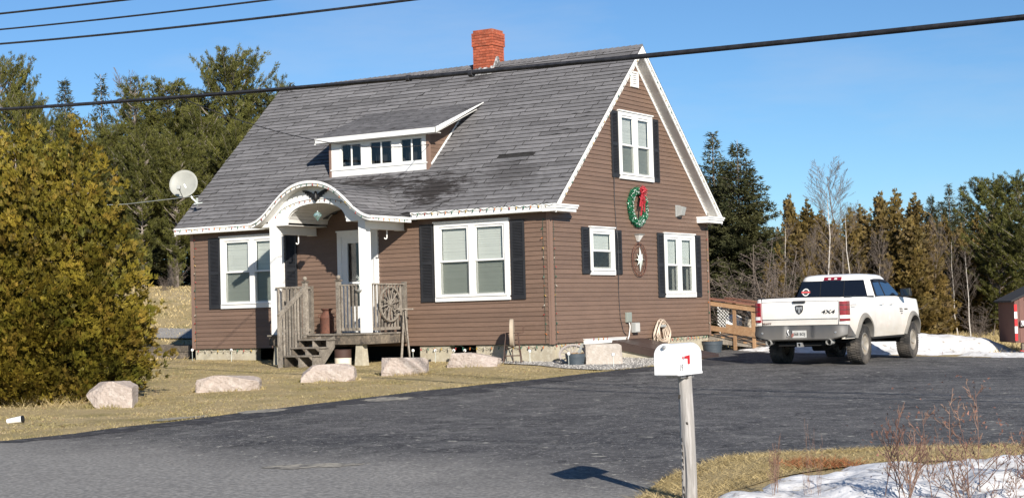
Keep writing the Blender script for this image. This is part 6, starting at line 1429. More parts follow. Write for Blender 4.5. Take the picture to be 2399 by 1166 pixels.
# flares
for c in (0.0, WB):
    for sg in (-1, 1):
        mb = MB(); n = 30; vs = []; fs = []
        a0, a1 = math.asin((.56 - AZ) / AR), PI - math.asin((.56 - AZ) / AR)
        for i in range(n + 1):
            a = a0 + (a1 - a0) * i / n; x = c + math.cos(a) * 1.0 * AR; z = AZ + AR * math.sin(a); x2 = c + math.cos(a) * (AR + .085); z2 = AZ + (AR + .085) * math.sin(a)
            y1 = ysec(z, x); y2 = ysec(min(z2, 1.4), x2)
            vs += [(c + math.cos(a) * (AR - .012), sg * (y1 - .12), AZ + (AR - .012) * math.sin(a)), (c + math.cos(a) * (AR - .012), sg * (y1 + .045), AZ + (AR - .012) * math.sin(a)), (c + math.cos(a) * (AR + .03), sg * (y1 + .05), AZ + (AR + .03) * math.sin(a)), (x2, sg * (y2 + .012), z2), (x2, sg * (y2 - .02), z2)]
        for i in range(n):
            for k in range(4): fs.append((5 * i + k, 5 * i + k + 1, 5 * i + k + 6, 5 * i + k + 5))
        fs += [(0, 1, 2, 3, 4), tuple(5 * n + k for k in (4, 3, 2, 1, 0))]
        mb.add(vs, fs); mb.build('wheel_flare', M['flare'], trk, smooth=40)
        mb = MB(); mb.grid(lambda u, v: (c + AR * 1.02 * math.cos(PI * u), sg * (.55 + .40 * v), AZ + AR * 1.02 * math.sin(PI * u)), 20, 1); mb.build('wheel_well', M['under'], trk, smooth=60)
# wheels
def wheel_t(name, x, sg):
    w = empty(name, (x, sg * .855, .425), 0); w.parent = trk; w.location = (x, sg * .855, .425); w.rotation_euler = (0, 0, 0 if sg > 0 else PI)
    return w
R_T = .425
tyre = MB().lathe([(.235, -.13), (.27, -.145), (.36, -.15), (.395, -.135), (.410, -.115), (.412, 0), (.410, .115), (.395, .135), (.36, .15), (.27, .145), (.235, .13), (.225, .12), (.225, -.12), (.235, -.13)], 48, (0, 0, 0), 'y', caps=False).mesh('tyre', M['tyre'], 40)
mb = MB()
for k in range(44):
    a = 2 * PI * k / 44; ca, sa = math.cos(a), math.sin(a)
    def T(r, t, y): return (r * ca - t * sa, y, r * sa + t * ca)
    for (y0, y1, sk_) in ((-.148, -.07, .008), (.07, .148, -.008), (-.055, .055, 0)):
        o = .014 if y0 < -.06 or y0 > .06 else -.012
        r0, r1 = .400, R_T; ra = r1 - (.012 if abs(y0) > .1 else 0); rb = r1 - (.012 if abs(y1) > .1 else 0)
        mb.hexa([T(r0, -.019 + o, y0), T(r0, .017 + o, y0), T(r0, .017 + o + sk_, y1), T(r0, -.019 + o + sk_, y1), T(ra, -.017 + o, y0), T(ra, .015 + o, y0), T(rb, .015 + o + sk_, y1), T(rb, -.017 + o + sk_, y1)])
    for y0 in (-1, 1): mb.hexa([T(.365, -.014, y0 * .146), T(.365, .012, y0 * .146), T(.365, .012, y0 * .157), T(.365, -.014, y0 * .157), T(.415, -.014, y0 * .13), T(.415, .012, y0 * .13), T(.415, .012, y0 * .148), T(.415, -.014, y0 * .148)])
tread = mb.mesh('tread', M['tyre'])
rimm = MB().lathe([(.238, -.12), (.238, .135), (.222, .138), (.212, .11), (.205, .03), (.20, -.10)], 40, (0, 0, 0), 'y', caps=False).mesh('rim', M['rimm'], 40)
mb = MB()
for k in range(5):
    a = 2 * PI * k / 5 + .3; ca, sa = math.cos(a), math.sin(a)
    def T(r, t, y): return (r * ca - t * sa, y, r * sa + t * ca)
    mb.hexa([T(.045, -.035, .04), T(.045, .035, .04), T(.21, .058, .07), T(.21, -.058, .07), T(.045, -.03, .075), T(.045, .03, .075), T(.215, .048, .118), T(.215, -.048, .118)])
mb.lathe([(.075, .03), (.07, .085), (.045, .095), (.001, .096)], 20, (0, 0, 0), 'y', caps=False)
spk = mb.mesh('spokes', M['rimm'])
bk_ = MB().lathe([(.001, .0), (.20, .0), (.2, .01)], 24, (0, 0, 0), 'y', caps=False).mesh('brake_disc', M['under'])
for x in (0.0, WB):
    for sg in (-1, 1):
        w = link('wheel', rimm, trk); w.location = (x, sg * .865, .425 - .0); w.rotation_euler = (0, random.uniform(0, 1.2), 0 if sg > 0 else PI)
        for nm, me in (('tyre', tyre), ('tread', tread), ('spokes', spk), ('brake_disc', bk_)):
            o = link(nm, me, w)
            if nm == 'tread': o['kind'] = 'stuff'
# cab greenhouse
def ring(x0, x1, hw, z, n=64, e=6.0):
    out = []
    for k in range(n):
        a = 2 * PI * k / n; c, s = math.cos(a), math.sin(a)
        out.append(((x0 + x1) / 2 + (x1 - x0) / 2 * math.copysign(abs(c) ** (2 / e), c), hw * math.copysign(abs(s) ** (2 / e), s), z))
    return out
levels = [(.862, 3.10, .955, 1.36), (.865, 3.06, .95, 1.425), (.90, 2.93, .92, 1.50), (.985, 2.50, .795, 1.79), (1.01, 2.38, .765, 1.86), (1.04, 2.30, .735, 1.895), (1.12, 2.20, .66, 1.925), (1.3, 2.05, .5, 1.945), (1.5, 1.9, .2, 1.952)]
mb = MB(); vs = []; fs = []
for l in levels: vs += ring(l[0], l[1], l[2], l[3])
for i in range(len(levels) - 1):
    for k in range(64): fs.append((i * 64 + k, i * 64 + (k + 1) % 64, (i + 1) * 64 + (k + 1) % 64, (i + 1) * 64 + k))
fs.append(tuple((len(levels) - 1) * 64 + k for k in range(64))); mb.add(vs, fs); mb.build('cab', M['paint'], trk, smooth=50)
def cabx(z):   # rear surface
    return float(np.interp(z, [1.36, 1.425, 1.5, 1.79, 1.86], [.862, .865, .90, .985, 1.01]))
def caby(z): return float(np.interp(z, [1.36, 1.425, 1.5, 1.79, 1.86], [.955, .95, .92, .795, .765]))
def cabf(z): return float(np.interp(z, [1.425, 1.5, 1.79, 1.86], [3.06, 2.93, 2.50, 2.38]))
def rearquad(name, y0b, y1b, y0t, y1t, z0, z1, off, m, par):
    mb = MB(); mb.hexa([(cabx(z0) - off, y0b, z0), (cabx(z0) - off, y1b, z0), (cabx(z0) + .01, y1b, z0), (cabx(z0) + .01, y0b, z0), (cabx(z1) - off, y0t, z1), (cabx(z1) - off, y1t, z1), (cabx(z1) + .01, y1t, z1), (cabx(z1) + .01, y0t, z1)]); return mb.build(name, m, par)
rw = rearquad('rear_window', -.82, .82, -.70, .70, 1.41, 1.805, .006, M['tglass'], trk)
for y in (-.27, .27): rearquad('window_frame', y - .008, y + .008, y - .008, y + .008, 1.456, 1.799, .010, M['black'], rw)

bl = MB().hexa([(cabx(1.80) - .022, -.20, 1.815), (cabx(1.80) - .022, .20, 1.815), (1.05, .20, 1.815), (1.05, -.20, 1.815), (cabx(1.88) - .0, -.20, 1.885), (cabx(1.88) - .0, .20, 1.885), (1.07, .20, 1.885), (1.07, -.20, 1.885)]).build('brake_lamp', M['tail'], trk, bevel=.006)
for y in (-.07, .07): MB().hexa([(cabx(1.80) - .026, y - .03, 1.828), (cabx(1.80) - .026, y + .03, 1.828), (1.0, y + .03, 1.828), (1.0, y - .03, 1.828), (cabx(1.88) - .006, y - .03, 1.87), (cabx(1.88) - .006, y + .03, 1.87), (1.03, y + .03, 1.87), (1.03, y - .03, 1.87)]).build('cargo_lens', M['tailw'], bl)
# round window sticker, white ring with a red band
def disc(mb, r0, r1, y, z, off, n=28):
    vs = []; fs = []
    for k in range(n): a = 2 * PI * k / n; vs += [(cabx(z + r * math.sin(a)) - off, y + r * math.cos(a), z + r * math.sin(a)) for r in (r0, r1)]
    for k in range(n): k2 = (k + 1) % n; fs.append((2 * k, 2 * k2, 2 * k2 + 1, 2 * k + 1))
    mb.add(vs, fs)
stk = MB(); disc(stk, .062, .082, .60, 1.565, .022); sk_ = stk.build('sticker', M['white'], rw)
s2 = MB(); disc(s2, .001, .062, .60, 1.565, .020); s2.build('sticker_centre', M['badge'], sk_)
s3 = MB(); s3.hexa([(cabx(1.53) - .025, .50, 1.548), (cabx(1.53) - .025, .70, 1.548), (cabx(1.53) - .018, .70, 1.548), (cabx(1.53) - .018, .50, 1.548), (cabx(1.56) - .025, .50, 1.582), (cabx(1.56) - .025, .70, 1.582), (cabx(1.56) - .018, .70, 1.582), (cabx(1.56) - .018, .50, 1.582)]); s3.build('sticker_band', M['flag'], sk_)
for z in (1.547, 1.583): s4 = MB(); s4.box(cabx(z) - .029, cabx(z) - .018, .50, .70, z - .003, z + .003); s4.build('sticker_line', M['white'], sk_)
for sg in (-1, 1):
    def sq(name, pts, off, m, par, th=.012):
        mb = MB(); vo = [(x, sg * (caby(z) + off), z) for x, z in pts]; vi = [(x, sg * (caby(z) + off - th), z) for x, z in pts]; n = len(pts)
        mb.add(vo + vi, [tuple(range(n)), tuple(range(2 * n - 1, n - 1, -1))] + [(i, (i + 1) % n, n + (i + 1) % n, n + i) for i in range(n)]); return mb.build(name, m, par)
    sq('window_surround', [(1.07, 1.435), (2.84, 1.435), (2.73, 1.50), (2.38, 1.75), (2.20, 1.805), (1.9, 1.825), (1.5, 1.825), (1.20, 1.81)], .004, M['black'], trk)
    sq('side_window', [(1.10, 1.452), (1.64, 1.452), (1.64, 1.80), (1.50, 1.80), (1.24, 1.79)], .010, M['sglass'], trk)
    sq('side_window', [(1.74, 1.452), (2.78, 1.452), (2.70, 1.50), (2.36, 1.735), (2.18, 1.785), (1.9, 1.80), (1.74, 1.80)], .010, M['sglass'], trk)
    sq('rain_visor', [(1.22, 1.795), (1.66, 1.805), (1.66, 1.765), (1.27, 1.755)], .030, M['black'], trk); sq('rain_visor', [(1.72, 1.81), (2.0, 1.80), (2.25, 1.765), (2.25, 1.735), (1.98, 1.765), (1.72, 1.77)], .030, M['black'], trk)
    for x in (1.14, 1.86):
        y = ysec(1.27, x); MB().tube([(x, sg * (y + .005), 1.265), (x + .02, sg * (y + .04), 1.27), (x + .18, sg * (y + .04), 1.27), (x + .20, sg * (y + .005), 1.265)], .016, 6).build('door_handle', M['paint'], trk, smooth=60)
    y = ysec(1.42, 2.7)
    mi = MB().hexa([(2.66, sg * (y + .05), 1.40), (2.80, sg * (y + .05), 1.40), (2.82, sg * (y + .29), 1.42), (2.68, sg * (y + .29), 1.42), (2.66, sg * (y + .04), 1.60), (2.80, sg * (y + .04), 1.60), (2.80, sg * (y + .27), 1.61), (2.68, sg * (y + .27), 1.61)]).build('wing_mirror', M['black'], trk, bevel=.03)
    MB().bar((2.74, sg * (y - .03), 1.44), (2.73, sg * (y + .08), 1.46), .06, .05).build('mirror_arm', M['black'], trk)
    MB().hexa([(2.655, sg * (y + .07), 1.43), (2.66, sg * (y + .07), 1.43), (2.672, sg * (y + .27), 1.44), (2.667, sg * (y + .27), 1.44), (2.655, sg * (y + .06), 1.58), (2.66, sg * (y + .06), 1.58), (2.672, sg * (y + .255), 1.59), (2.667, sg * (y + .255), 1.59)]).build('mirror_glass', M['tglass'], mi)
    # side badge on the bed and lettering blocks on the door and fender
    yb = ysec(1.25, -.62); bo = MB().box(-.83, -.47, sg * yb + (-.003 if sg < 0 else 0), sg * yb + (.0 if sg < 0 else .003), 1.205, 1.275); bd = bo.build('bed_badge', M['badge2'], trk); bd.location = (0, sg * .004, 0)
    MB().box(-.815, -.485, sg * (yb + .004) - .0015, sg * (yb + .004) + .0015, 1.218, 1.262).build('badge_inset', M['tailw'], bd)
    mb = MB()
    for (x0, x1, z0, z1) in ((2.60, 2.70, 1.12, 1.14), (2.72, 2.80, 1.12, 1.14), (2.60, 2.69, 1.08, 1.10), (2.71, 2.80, 1.08, 1.10), (2.66, 2.78, 1.03, 1.05), (2.60, 2.80, 1.155, 1.165)): mb.box(x0, x1, sg * ysec(z0, x0) - .005, sg * ysec(z0, x0) + .005, z0, z1)
    for (x0, x1, z0, z1) in ((2.93, 2.99, 1.12, 1.15), (3.01, 3.07, 1.12, 1.15), (3.09, 3.15, 1.12, 1.15)): mb.box(x0, x1, sg * ysec(z0, x0) - .006, sg * ysec(z0, x0) + .006, z0, z1)
    tag(mb.build('side_badges', M['badge'], trk), kind='stuff')
    MB().hexa([(AR + .10, sg * .93, .50), (WB - AR - .12, sg * .93, .50), (WB - AR - .12, sg * .97, .52), (AR + .10, sg * .97, .52), (AR + .10, sg * .93, .56), (WB - AR - .12, sg * .93, .56), (WB - AR - .12, sg * .975, .56), (AR + .10, sg * .975, .56)]).build('sill', M['under'], trk)
# windscreen
mb = MB(); z0, z1 = 1.44, 1.83; mb.hexa([(cabf(z0) + .006, -.86, z0), (cabf(z0) + .006, .86, z0), (cabf(z0) - .01, .86, z0), (cabf(z0) - .01, -.86, z0), (cabf(z1) + .006, -.70, z1), (cabf(z1) + .006, .70, z1), (cabf(z1) - .01, .70, z1), (cabf(z1) - .01, -.70, z1)]); mb.build('windscreen', M['tglass'], trk)

# ------------------------------------------------------------------ mailbox on its post
mbx, mby = 12.90, -19.90
post = empty('mailbox_post', (mbx, mby, G(mbx, mby)), 0, 'weathered round wooden post with a rotten split carrying the mailbox', 'post')
bm = MB(); n = 20; nz = 40; Hh = .19 - G(mbx, mby)
def pf(u, v):
    a = 2 * PI * u; z = -.15 + (Hh + .15) * v; r = .053 + .006 * (1 - v) + .0035 * noise.noise(Vector((math.cos(a) * 1.2, math.sin(a) * 1.2, z * 2.0))) + .002 * noise.noise(Vector((math.cos(a) * 5, math.sin(a) * 5, z * 1.5)))
    g = math.exp(-((a - 4.35 - .1 * math.sin(z * 7)) / .16) ** 2) * sstep(.50, .40, z); r -= .018 * g
    return (r * math.cos(a) - .012 * (v - .5) + .006 * math.sin(z * 4), r * math.sin(a), z)
bm.grid(pf, 28, nz); bm.build('shaft', M['post'], post, smooth=70)
MB().lathe([(.05, Hh - .004), (.001, Hh)], 16, (-.006, 0, 0), caps=False).build('top', M['post'], post)
mb = MB(); rr = random.Random(2)
for k in range(9): a = 4.2 + rr.uniform(-.10, .16); z = .02 + k * .052; mb.hexa([(.0435 * math.cos(a - .08), .0435 * math.sin(a - .08), z), (.0435 * math.cos(a + .1), .0435 * math.sin(a + .1), z), (.03 * math.cos(a), .03 * math.sin(a), z), (.03 * math.cos(a - .02), .03 * math.sin(a - .02), z), (.058 * math.cos(a - .05), .058 * math.sin(a - .05), z + .07), (.0575 * math.cos(a + .07), .0575 * math.sin(a + .07), z + .075), (.03 * math.cos(a), .03 * math.sin(a), z + .06), (.03 * math.cos(a - .03), .03 * math.sin(a), z + .06)])
mb.build('rot_crack', M['char'], post)
mb = MB()
for (a, z) in ((4.0, .72), (5.2, .55), (5.25, .88)): mb.lathe([(.012, -.004), (.014, .003), (.006, .006)], 8, (0, 0, 0)); 
mb = MB()
for (a, z, s) in ((4.1, .82, .016), (5.15, .62, .010), (5.2, .97, .012)):
    c = Vector((.054 * math.cos(a), .054 * math.sin(a), z)); mb.hexa([c + Vector((-s, -.004, -s)), c + Vector((s, -.004, -s)), c + Vector((s, .02, -s)), c + Vector((-s, .02, -s)), c + Vector((-s * .6, -.006, s)), c + Vector((s * .6, -.006, s)), c + Vector((s * .6, .02, s)), c + Vector((-s * .6, .02, s))])
mb.build('knots', M['char'], post)
# ragged foot stub
BXL, BXW, BXH = .50, .178, .232
box = empty('mailbox', (12.872, -19.96, .192), math.radians(3.5), 'white arched metal mailbox with red flag and small numerals', 'mailbox')
def arch(w, h, n=16, inset=0):
    r = w / 2 - inset; pts = [(-r, inset * .5), (r, inset * .5)]; zc = h - w / 2
    return pts + [(r * math.cos(PI * k / n), zc + r * math.sin(PI * k / n)) for k in range(n + 1)]
mb = MB(); mb.prism(arch(BXW, BXH), -BXL / 2 + .02, BXL / 2); mb.build('box', M['mbox'], box, smooth=35)
mb = MB(); mb.prism(arch(BXW + .008, BXH + .004), -BXL / 2, -BXL / 2 + .022); dd = mb.build('door', M['mbox'], box, smooth=35, bevel=.003)
MB().lathe([(.001, -.03), (.014, -.026), (.016, -.012), (.007, 0), (.012, .003)], 14, (0, -BXL / 2, BXH - .022), 'y', caps=False).build('latch', M['badge2'], dd, smooth=60)
MB().box(-BXW / 2 - .004, BXW / 2 + .004, -BXL / 2 + .03, BXL / 2 + .002, -.006, .010).build('base_flange', M['mbox'], box)
MB().box(-.06, .06, -.10, .16, -.03, -.007).build('mount_board', M['post'], box)
fx = BXW / 2 + .001
fl = MB(); fl.hexa([(fx, -.14, .118), (fx, -.0, .118), (fx + .005, -.0, .118), (fx + .005, -.14, .118), (fx, -.14, .132), (fx, -.0, .142), (fx + .005, -.0, .142), (fx + .005, -.14, .132)]); fl.box(fx, fx + .005, -.035, .0, .075, .1175)
fl.build('flag', M['flag'], box)
MB().lathe([(.007, 0), (.007, .012)], 8, (fx, -.125, .125), 'x').build('flag_pivot', M['badge2'], box)
text('19', .072, (fx + .0025, -.165, .050), (PI / 2, 0, PI / 2), M['ink'], box, name='numerals', ext=.0008, sx=1.1)
for y in (-.15, -.0, .13): MB().lathe([(.005, 0), (.005, .004)], 8, (fx, y, .006), 'x').build('rivet', M['badge2'], box)

# ------------------------------------------------------------------ overhead cables
def cable(name, pts, rad, label, group='overhead lines along the road', n=6, m=None):
    P = [Vector(p) for p in pts]; ts = [(p - P[0]).length for p in P]; full = []
    cx_ = np.polyfit(ts, [p.z for p in P], 2); d = (P[-1] - P[0]); d.z = 0; Ln = d.length; d.normalize()
    for i in range(61):
        t = -34 + (Ln + 60) * i / 60; full.append((P[0].x + d.x * t, P[0].y + d.y * t, float(np.polyval(cx_, t))))
    o = MB().tube(full, rad, n).build(name, m or M['cable'], None, smooth=60); return tag(o, label, 'cable', group)
c1 = cable('overhead_cable', [(-8.4, -8.1, 5.19), (-4.8, -8.93, 4.93), (.9, -10.25, 4.51), (5.36, -11.28, 4.21), (10.24, -12.4, 3.93), (13.86, -13.24, 3.75)], .036, 'thick black communications cable crossing in front of the whole roof')
cable('overhead_cable', [(-8.34, -8.11, 7.19), (-5.82, -8.70, 6.94), (-3.56, -9.22, 6.72)], .022, 'highest and shortest of the three thin wires at the upper left')
cable('overhead_cable', [(-8.35, -8.11, 6.86), (-3.29, -9.28, 6.38), (.78, -10.22, 6.03)], .018, 'middle of the three thin wires at the upper left')
cable('overhead_cable', [(-8.36, -8.11, 6.56), (-.91, -9.83, 5.88), (4.21, -11.01, 5.48)], .022, 'lowest and longest of the three thin wires at the upper left')
for (x, z) in ((4.05, 4.30), (5.4, 4.205), (-3.9, 4.86)):
    y = -8.1 - (x + 8.4) * .2309; o = MB().tube([(-.035, .008, .0), (.035, -.008, 0)], .05, 10).build('cable_clamp', M['cable'], None); o.location = (x, y, z - .0)
    o.parent = c1
SAG = .36; Ac = Vector((-1.95, -9.59, 4.70)); Bc = Vector((-3.84, .92, 4.78))
sdp = [tuple(Ac.lerp(Bc, k / 16) - Vector((0, 0, 4 * SAG * (k / 16) * (1 - k / 16)))) for k in range(17)]
tag(MB().tube(sdp, .009, 5).build('service_wire', M['cable']), 'thin black service wire dropping past the roof to the dormer', 'cable')
tag(MB().tube([(-30, 8, 4.9), (-20, 7, 4.55), (-10.9, 4.0, 4.4)], .010, 5).build('service_wire', M['silver']), 'thin pale wire reaching the left roof edge behind the satellite dish', 'cable')

# ------------------------------------------------------------------ small red shack
shk = empty('ice_shack', (7.66, 9.34, -.36), math.radians(29), 'small red brown shack on a post with grey door and reflective tape', 'shack')
M['shk'] = mat('red_brown_boards', (.15, .07, .055), .7, c2=(.115, .055, .045), nscale=7, stretch=(6, 6, .5), tone=.2)
Wsk = 1.62
for i in range(14):
    x0 = i * Wsk / 14; x1 = x0 + Wsk / 14 - .006
    if .27 < (x0 + x1) / 2 < 1.20:
        mb = MB(); mb.tone = random.uniform(-1, 1); h0 = 1.03 + .46 * min(x0, Wsk - x0); h1 = 1.03 + .46 * min(x1, Wsk - x1)
        mb.hexa([(x0, -.02, 1.04), (x1, -.02, 1.04), (x1, .01, 1.04), (x0, .01, 1.04), (x0, -.02, h0), (x1, -.02, h1), (x1, .01, h1), (x0, .01, h0)]); mb.build('board', M['shk'], shk); continue
    h0 = 1.03 + .46 * min(x0, Wsk - x0); h1 = 1.03 + .46 * min(x1, Wsk - x1); mb = MB(); mb.tone = random.uniform(-1, 1)
    mb.hexa([(x0, -.02, 0), (x1, -.02, 0), (x1, .01, 0), (x0, .01, 0), (x0, -.02, h0), (x1, -.02, h1), (x1, .01, h1), (x0, .01, h0)]); mb.build('board', M['shk'], shk)
MB().box(0.0, Wsk, .012, 1.6, 0, 1.02).build('walls', M['shk'], shk)
MB().prism([(0.02, 1.02), (Wsk - .02, 1.02), (Wsk / 2, 1.38)], .012, 1.6, 'y').build('gable', M['shk'], shk)
for sg in (0, 1):
    f = (lambda x: x) if sg == 0 else (lambda x: Wsk - x); MB().hexa([(f(-.09), -.10, .995), (f(Wsk / 2), -.10, 1.415), (f(Wsk / 2), 1.7, 1.415), (f(-.09), 1.7, .995), (f(-.09), -.10, 1.035), (f(Wsk / 2), -.10, 1.455), (f(Wsk / 2), 1.7, 1.455), (f(-.09), 1.7, 1.035)]).build('roof', M['roofdeck'], shk)
sd_ = MB(); sd_.box(.36, 1.14, -.035, -.021, .03, 1.0); sdo = sd_.build('door', mat('blue_grey_door', (.20, .23, .28), .6, c2=(.17, .19, .23), nscale=4), shk)
for (a, b, c, d) in ((.30, .355, 0, 1.04), (1.145, 1.20, 0, 1.04), (.355, 1.145, 1.002, 1.04)): MB().box(a, b, -.045, -.021, c, d).build('door_frame', M['gwood'], sdo)
MB().hexa([(.62, -.06, .80), (.74, -.06, .80), (.74, -.036, .80), (.62, -.036, .80), (.66, -.05, .86), (.70, -.05, .86), (.70, -.036, .86), (.66, -.036, .86)]).build('handle', M['black'], sdo)
for k in range(5):
    z0 = .94 - k * .18; MB().box(-.012, .055, -.032, -.022, z0 - .17, z0).build('reflective_tape', M['flag'] if k % 2 == 0 else M['white'], shk)
mt = MB(); mt.box(.12, .26, -.12, -.022, .40, .54); mt.lathe([(.06, -.15), (.065, -.12)], 16, (.19, 0, .47), 'y'); mt.build('meter_box', M['offwhite'], shk, bevel=.01)
for x in (.20, 1.42): MB().box(x - .045, x + .045, .02, .11, -.32, -.005).build('post', M['dwood'], shk)
MB().tube([(.26, .02, -.1), (.36, .0, -.17), (.26, .03, -.27)], .008, 5).build('bent_wire', M['blackmetal'], shk)
rt = empty('toy_tractor', (8.05, 8.62, G(8.05, 8.62)), .6, 'tiny red toy tractor on the ground below the shack', 'toy')
MB().hexa([(-.10, -.04, .05), (.14, -.04, .05), (.14, .04, .05), (-.10, .04, .05), (-.10, -.035, .14), (.10, -.035, .10), (.10, .035, .10), (-.10, .035, .14)]).build('body', M['flag'], rt, bevel=.01)
for (x, r) in ((-.08, .06), (.10, .04)):
    for s in (-1, 1): MB().lathe([(r, -.015), (r, .015)], 16, (x, s * .055, r), 'y').build('wheel', M['badge'], rt)
# ------------------------------------------------------------------ trees
def unit(a): return a / np.maximum(np.linalg.norm(a, axis=1, keepdims=True), 1e-6)
def needles(name, pts, dirs, k, ln, wd, m, rng, spread=.8, tone=None):
    n = len(pts); P = np.repeat(pts, k, 0); D = np.repeat(dirs, k, 0)
    D = unit(D + rng.normal(0, spread, (n * k, 3))); S = unit(np.cross(D, rng.normal(0, 1, (n * k, 3)))); L = ln * rng.uniform(.6, 1.3, (n * k, 1)); Wd_ = wd * rng.uniform(.7, 1.3, (n * k, 1))
    P = P + rng.normal(0, ln * .25, P.shape)
    V = np.stack([P - S * Wd_ / 2 + D * L * .15, P + S * Wd_ / 2 + D * L * .15, P + D * L], 1)
    t = (np.repeat(tone, k) if tone is not None else 0) + rng.uniform(-.6, .6, n * k)
    return npmesh(name, V.reshape(-1, 3), np.arange(3 * n * k).reshape(-1, 3), m, t)
def branch_tubes(mb, segs, n=4):
    for pts, r0, r1 in segs: mb.tube(pts, [r0 + (r1 - r0) * i / (len(pts) - 1) for i in range(len(pts))], n, caps=False)
def spruce(seed, h=8.0, r=1.8, dens=1.0, m='spruce', droop=.2, gap=0.0, tip=.8):
    rng = np.random.default_rng(seed); pts = []; dirs = []; tone = []; segs = [([(0, 0, -.3), (0, 0, h * .5), (0, 0, h)], .013 * h + .03, .012)]
    z = .05 * h; 
    while z < h * .985:
        f = 1 - z / h; nb = int(rng.integers(5, 8) * (1 if f > .15 else .7)) + 1; az0 = rng.uniform(0, 6.28)
        for b in range(nb):
            if rng.random() < gap: continue
            a = az0 + 6.28 * b / nb + rng.normal(0, .2); Lb = r * f ** tip * rng.uniform(.62, 1.18) + .06; zz = z + rng.normal(0, .06)
            ca, sa = math.cos(a), math.sin(a); up = .25 * (1 - f) - droop * f; n = max(2, int(Lb / .13)); bt = rng.uniform(-.7, .7)
            t = (np.arange(n) + rng.uniform(.3, .9)) / n; t = t[t > .12 + .25 * f]
            if len(t) == 0: continue
            rr = Lb * t; zb = zz + Lb * (up * t + .22 * t * t * f)
            lat = Lb * .36 * (1 - t * .75) + .04; q = max(2, int(5 * dens * min(1.3, Lb) + 1)); T = np.repeat(t, q); R = np.repeat(rr, q); Z = np.repeat(zb, q); LT = np.repeat(lat, q) * rng.uniform(-1, 1, len(T))
            R = R + np.abs(LT) * .25
            pts.append(np.stack([R * ca - LT * sa, R * sa + LT * ca, Z - np.abs(LT) * .18 + rng.normal(0, .03, len(T))], 1))
            d = np.stack([ca * .8 - np.sign(LT) * sa * .7, sa * .8 + np.sign(LT) * ca * .7, np.full(len(T), up * .5)], 1); dirs.append(d); tone.append(np.full(len(T), bt))
            if Lb > .5: segs.append(([(0, 0, zz), (Lb * .5 * ca, Lb * .5 * sa, zz + Lb * (up * .5 + .05 * f)), (Lb * .95 * ca, Lb * .95 * sa, zz + Lb * (up + .2 * f))], .014 + .006 * Lb, .004))
        z += (.10 + .10 * f) * (h / 8) ** .5 * rng.uniform(.7, 1.3) + .02
    pts = np.concatenate(pts); dirs = unit(np.concatenate(dirs)); tone = np.concatenate(tone)
    cm = needles('crown', pts, dirs, 4, .17, .045, M[m], rng, .55, tone); mb = MB(); branch_tubes(mb, segs); tm = mb.mesh('trunk', M['trunk'], 60); return cm, tm, h
def pine(seed, h=11.0, r=3.2, m='pine', lean=.25, dens=1.0, low=.12, spacing=.45, k=9):
    rng = np.random.default_rng(seed); pts = []; dirs = []; tone = []; segs = [([(0, 0, -.3), (.1, 0, h * .5), (.0, .1, h * .97)], .015 * h + .03, .02)]
    z = low * h
    while z < h * .99:
        f = 1 - z / h; nb = rng.integers(3, 6); az0 = rng.uniform(0, 6.28)
        for b in range(nb):
            a = az0 + 6.28 * b / nb + rng.normal(0, .3); Lb = r * (math.sin(PI * min(1, .30 + f * .78)) ** .8 * .95 + .12) * rng.uniform(.5, 1.2) * (.35 + .65 * min(1, f * 3)); ca, sa = math.cos(a), math.sin(a); e = rng.uniform(.15, .55) + .6 * (1 - f) ** 2
            P0 = np.array([0, 0, z]); tip_ = np.array([Lb * ca, Lb * sa, z + Lb * e]); bt = rng.uniform(-.6, .6)
            segs.append(([tuple(P0), tuple(P0 * .5 + tip_ * .5 + np.array([0, 0, -.06 * Lb])), tuple(tip_)], .02 + .012 * Lb, .008))
            nsub = max(3, int(Lb * 5 * dens))
            for s in range(nsub):
                t = .28 + .72 * (s + rng.uniform(0, 1)) / nsub; c = P0 + (tip_ - P0) * t + np.array([0, 0, -.24 * Lb * t * (1 - t)]); sl = (.28 + .5 * (1 - t)) * min(1, Lb * .6) * rng.uniform(.5, 1.2) + .1
                sa2 = a + rng.choice([-1, 1]) * rng.uniform(.2, 1.3); sd = np.array([math.cos(sa2), math.sin(sa2), rng.uniform(.1, .8)]); sd /= np.linalg.norm(sd)
                nt_ = max(2, int(sl / .11)); tt = (np.arange(nt_) + 1) / nt_
                q = c + sd * (tt[:, None] * sl); q = np.repeat(q, 2, 0) + rng.normal(0, .05, (2 * nt_, 3)); pts.append(q); dirs.append(np.tile(sd + np.array([0, 0, .35]), (len(q), 1))); tone.append(np.full(len(q), bt + rng.uniform(-.4, .4)))
        z += spacing * (.5 + .5 * f) * rng.uniform(.6, 1.3) * h / 11
    pts = np.concatenate(pts); dirs = unit(np.concatenate(dirs)); tone = np.concatenate(tone)
    cm = needles('crown', pts, dirs, k, .17, .042, M[m], rng, .55, tone); mb = MB(); branch_tubes(mb, segs); tm = mb.mesh('trunk', M['trunk'], 60); return cm, tm, h
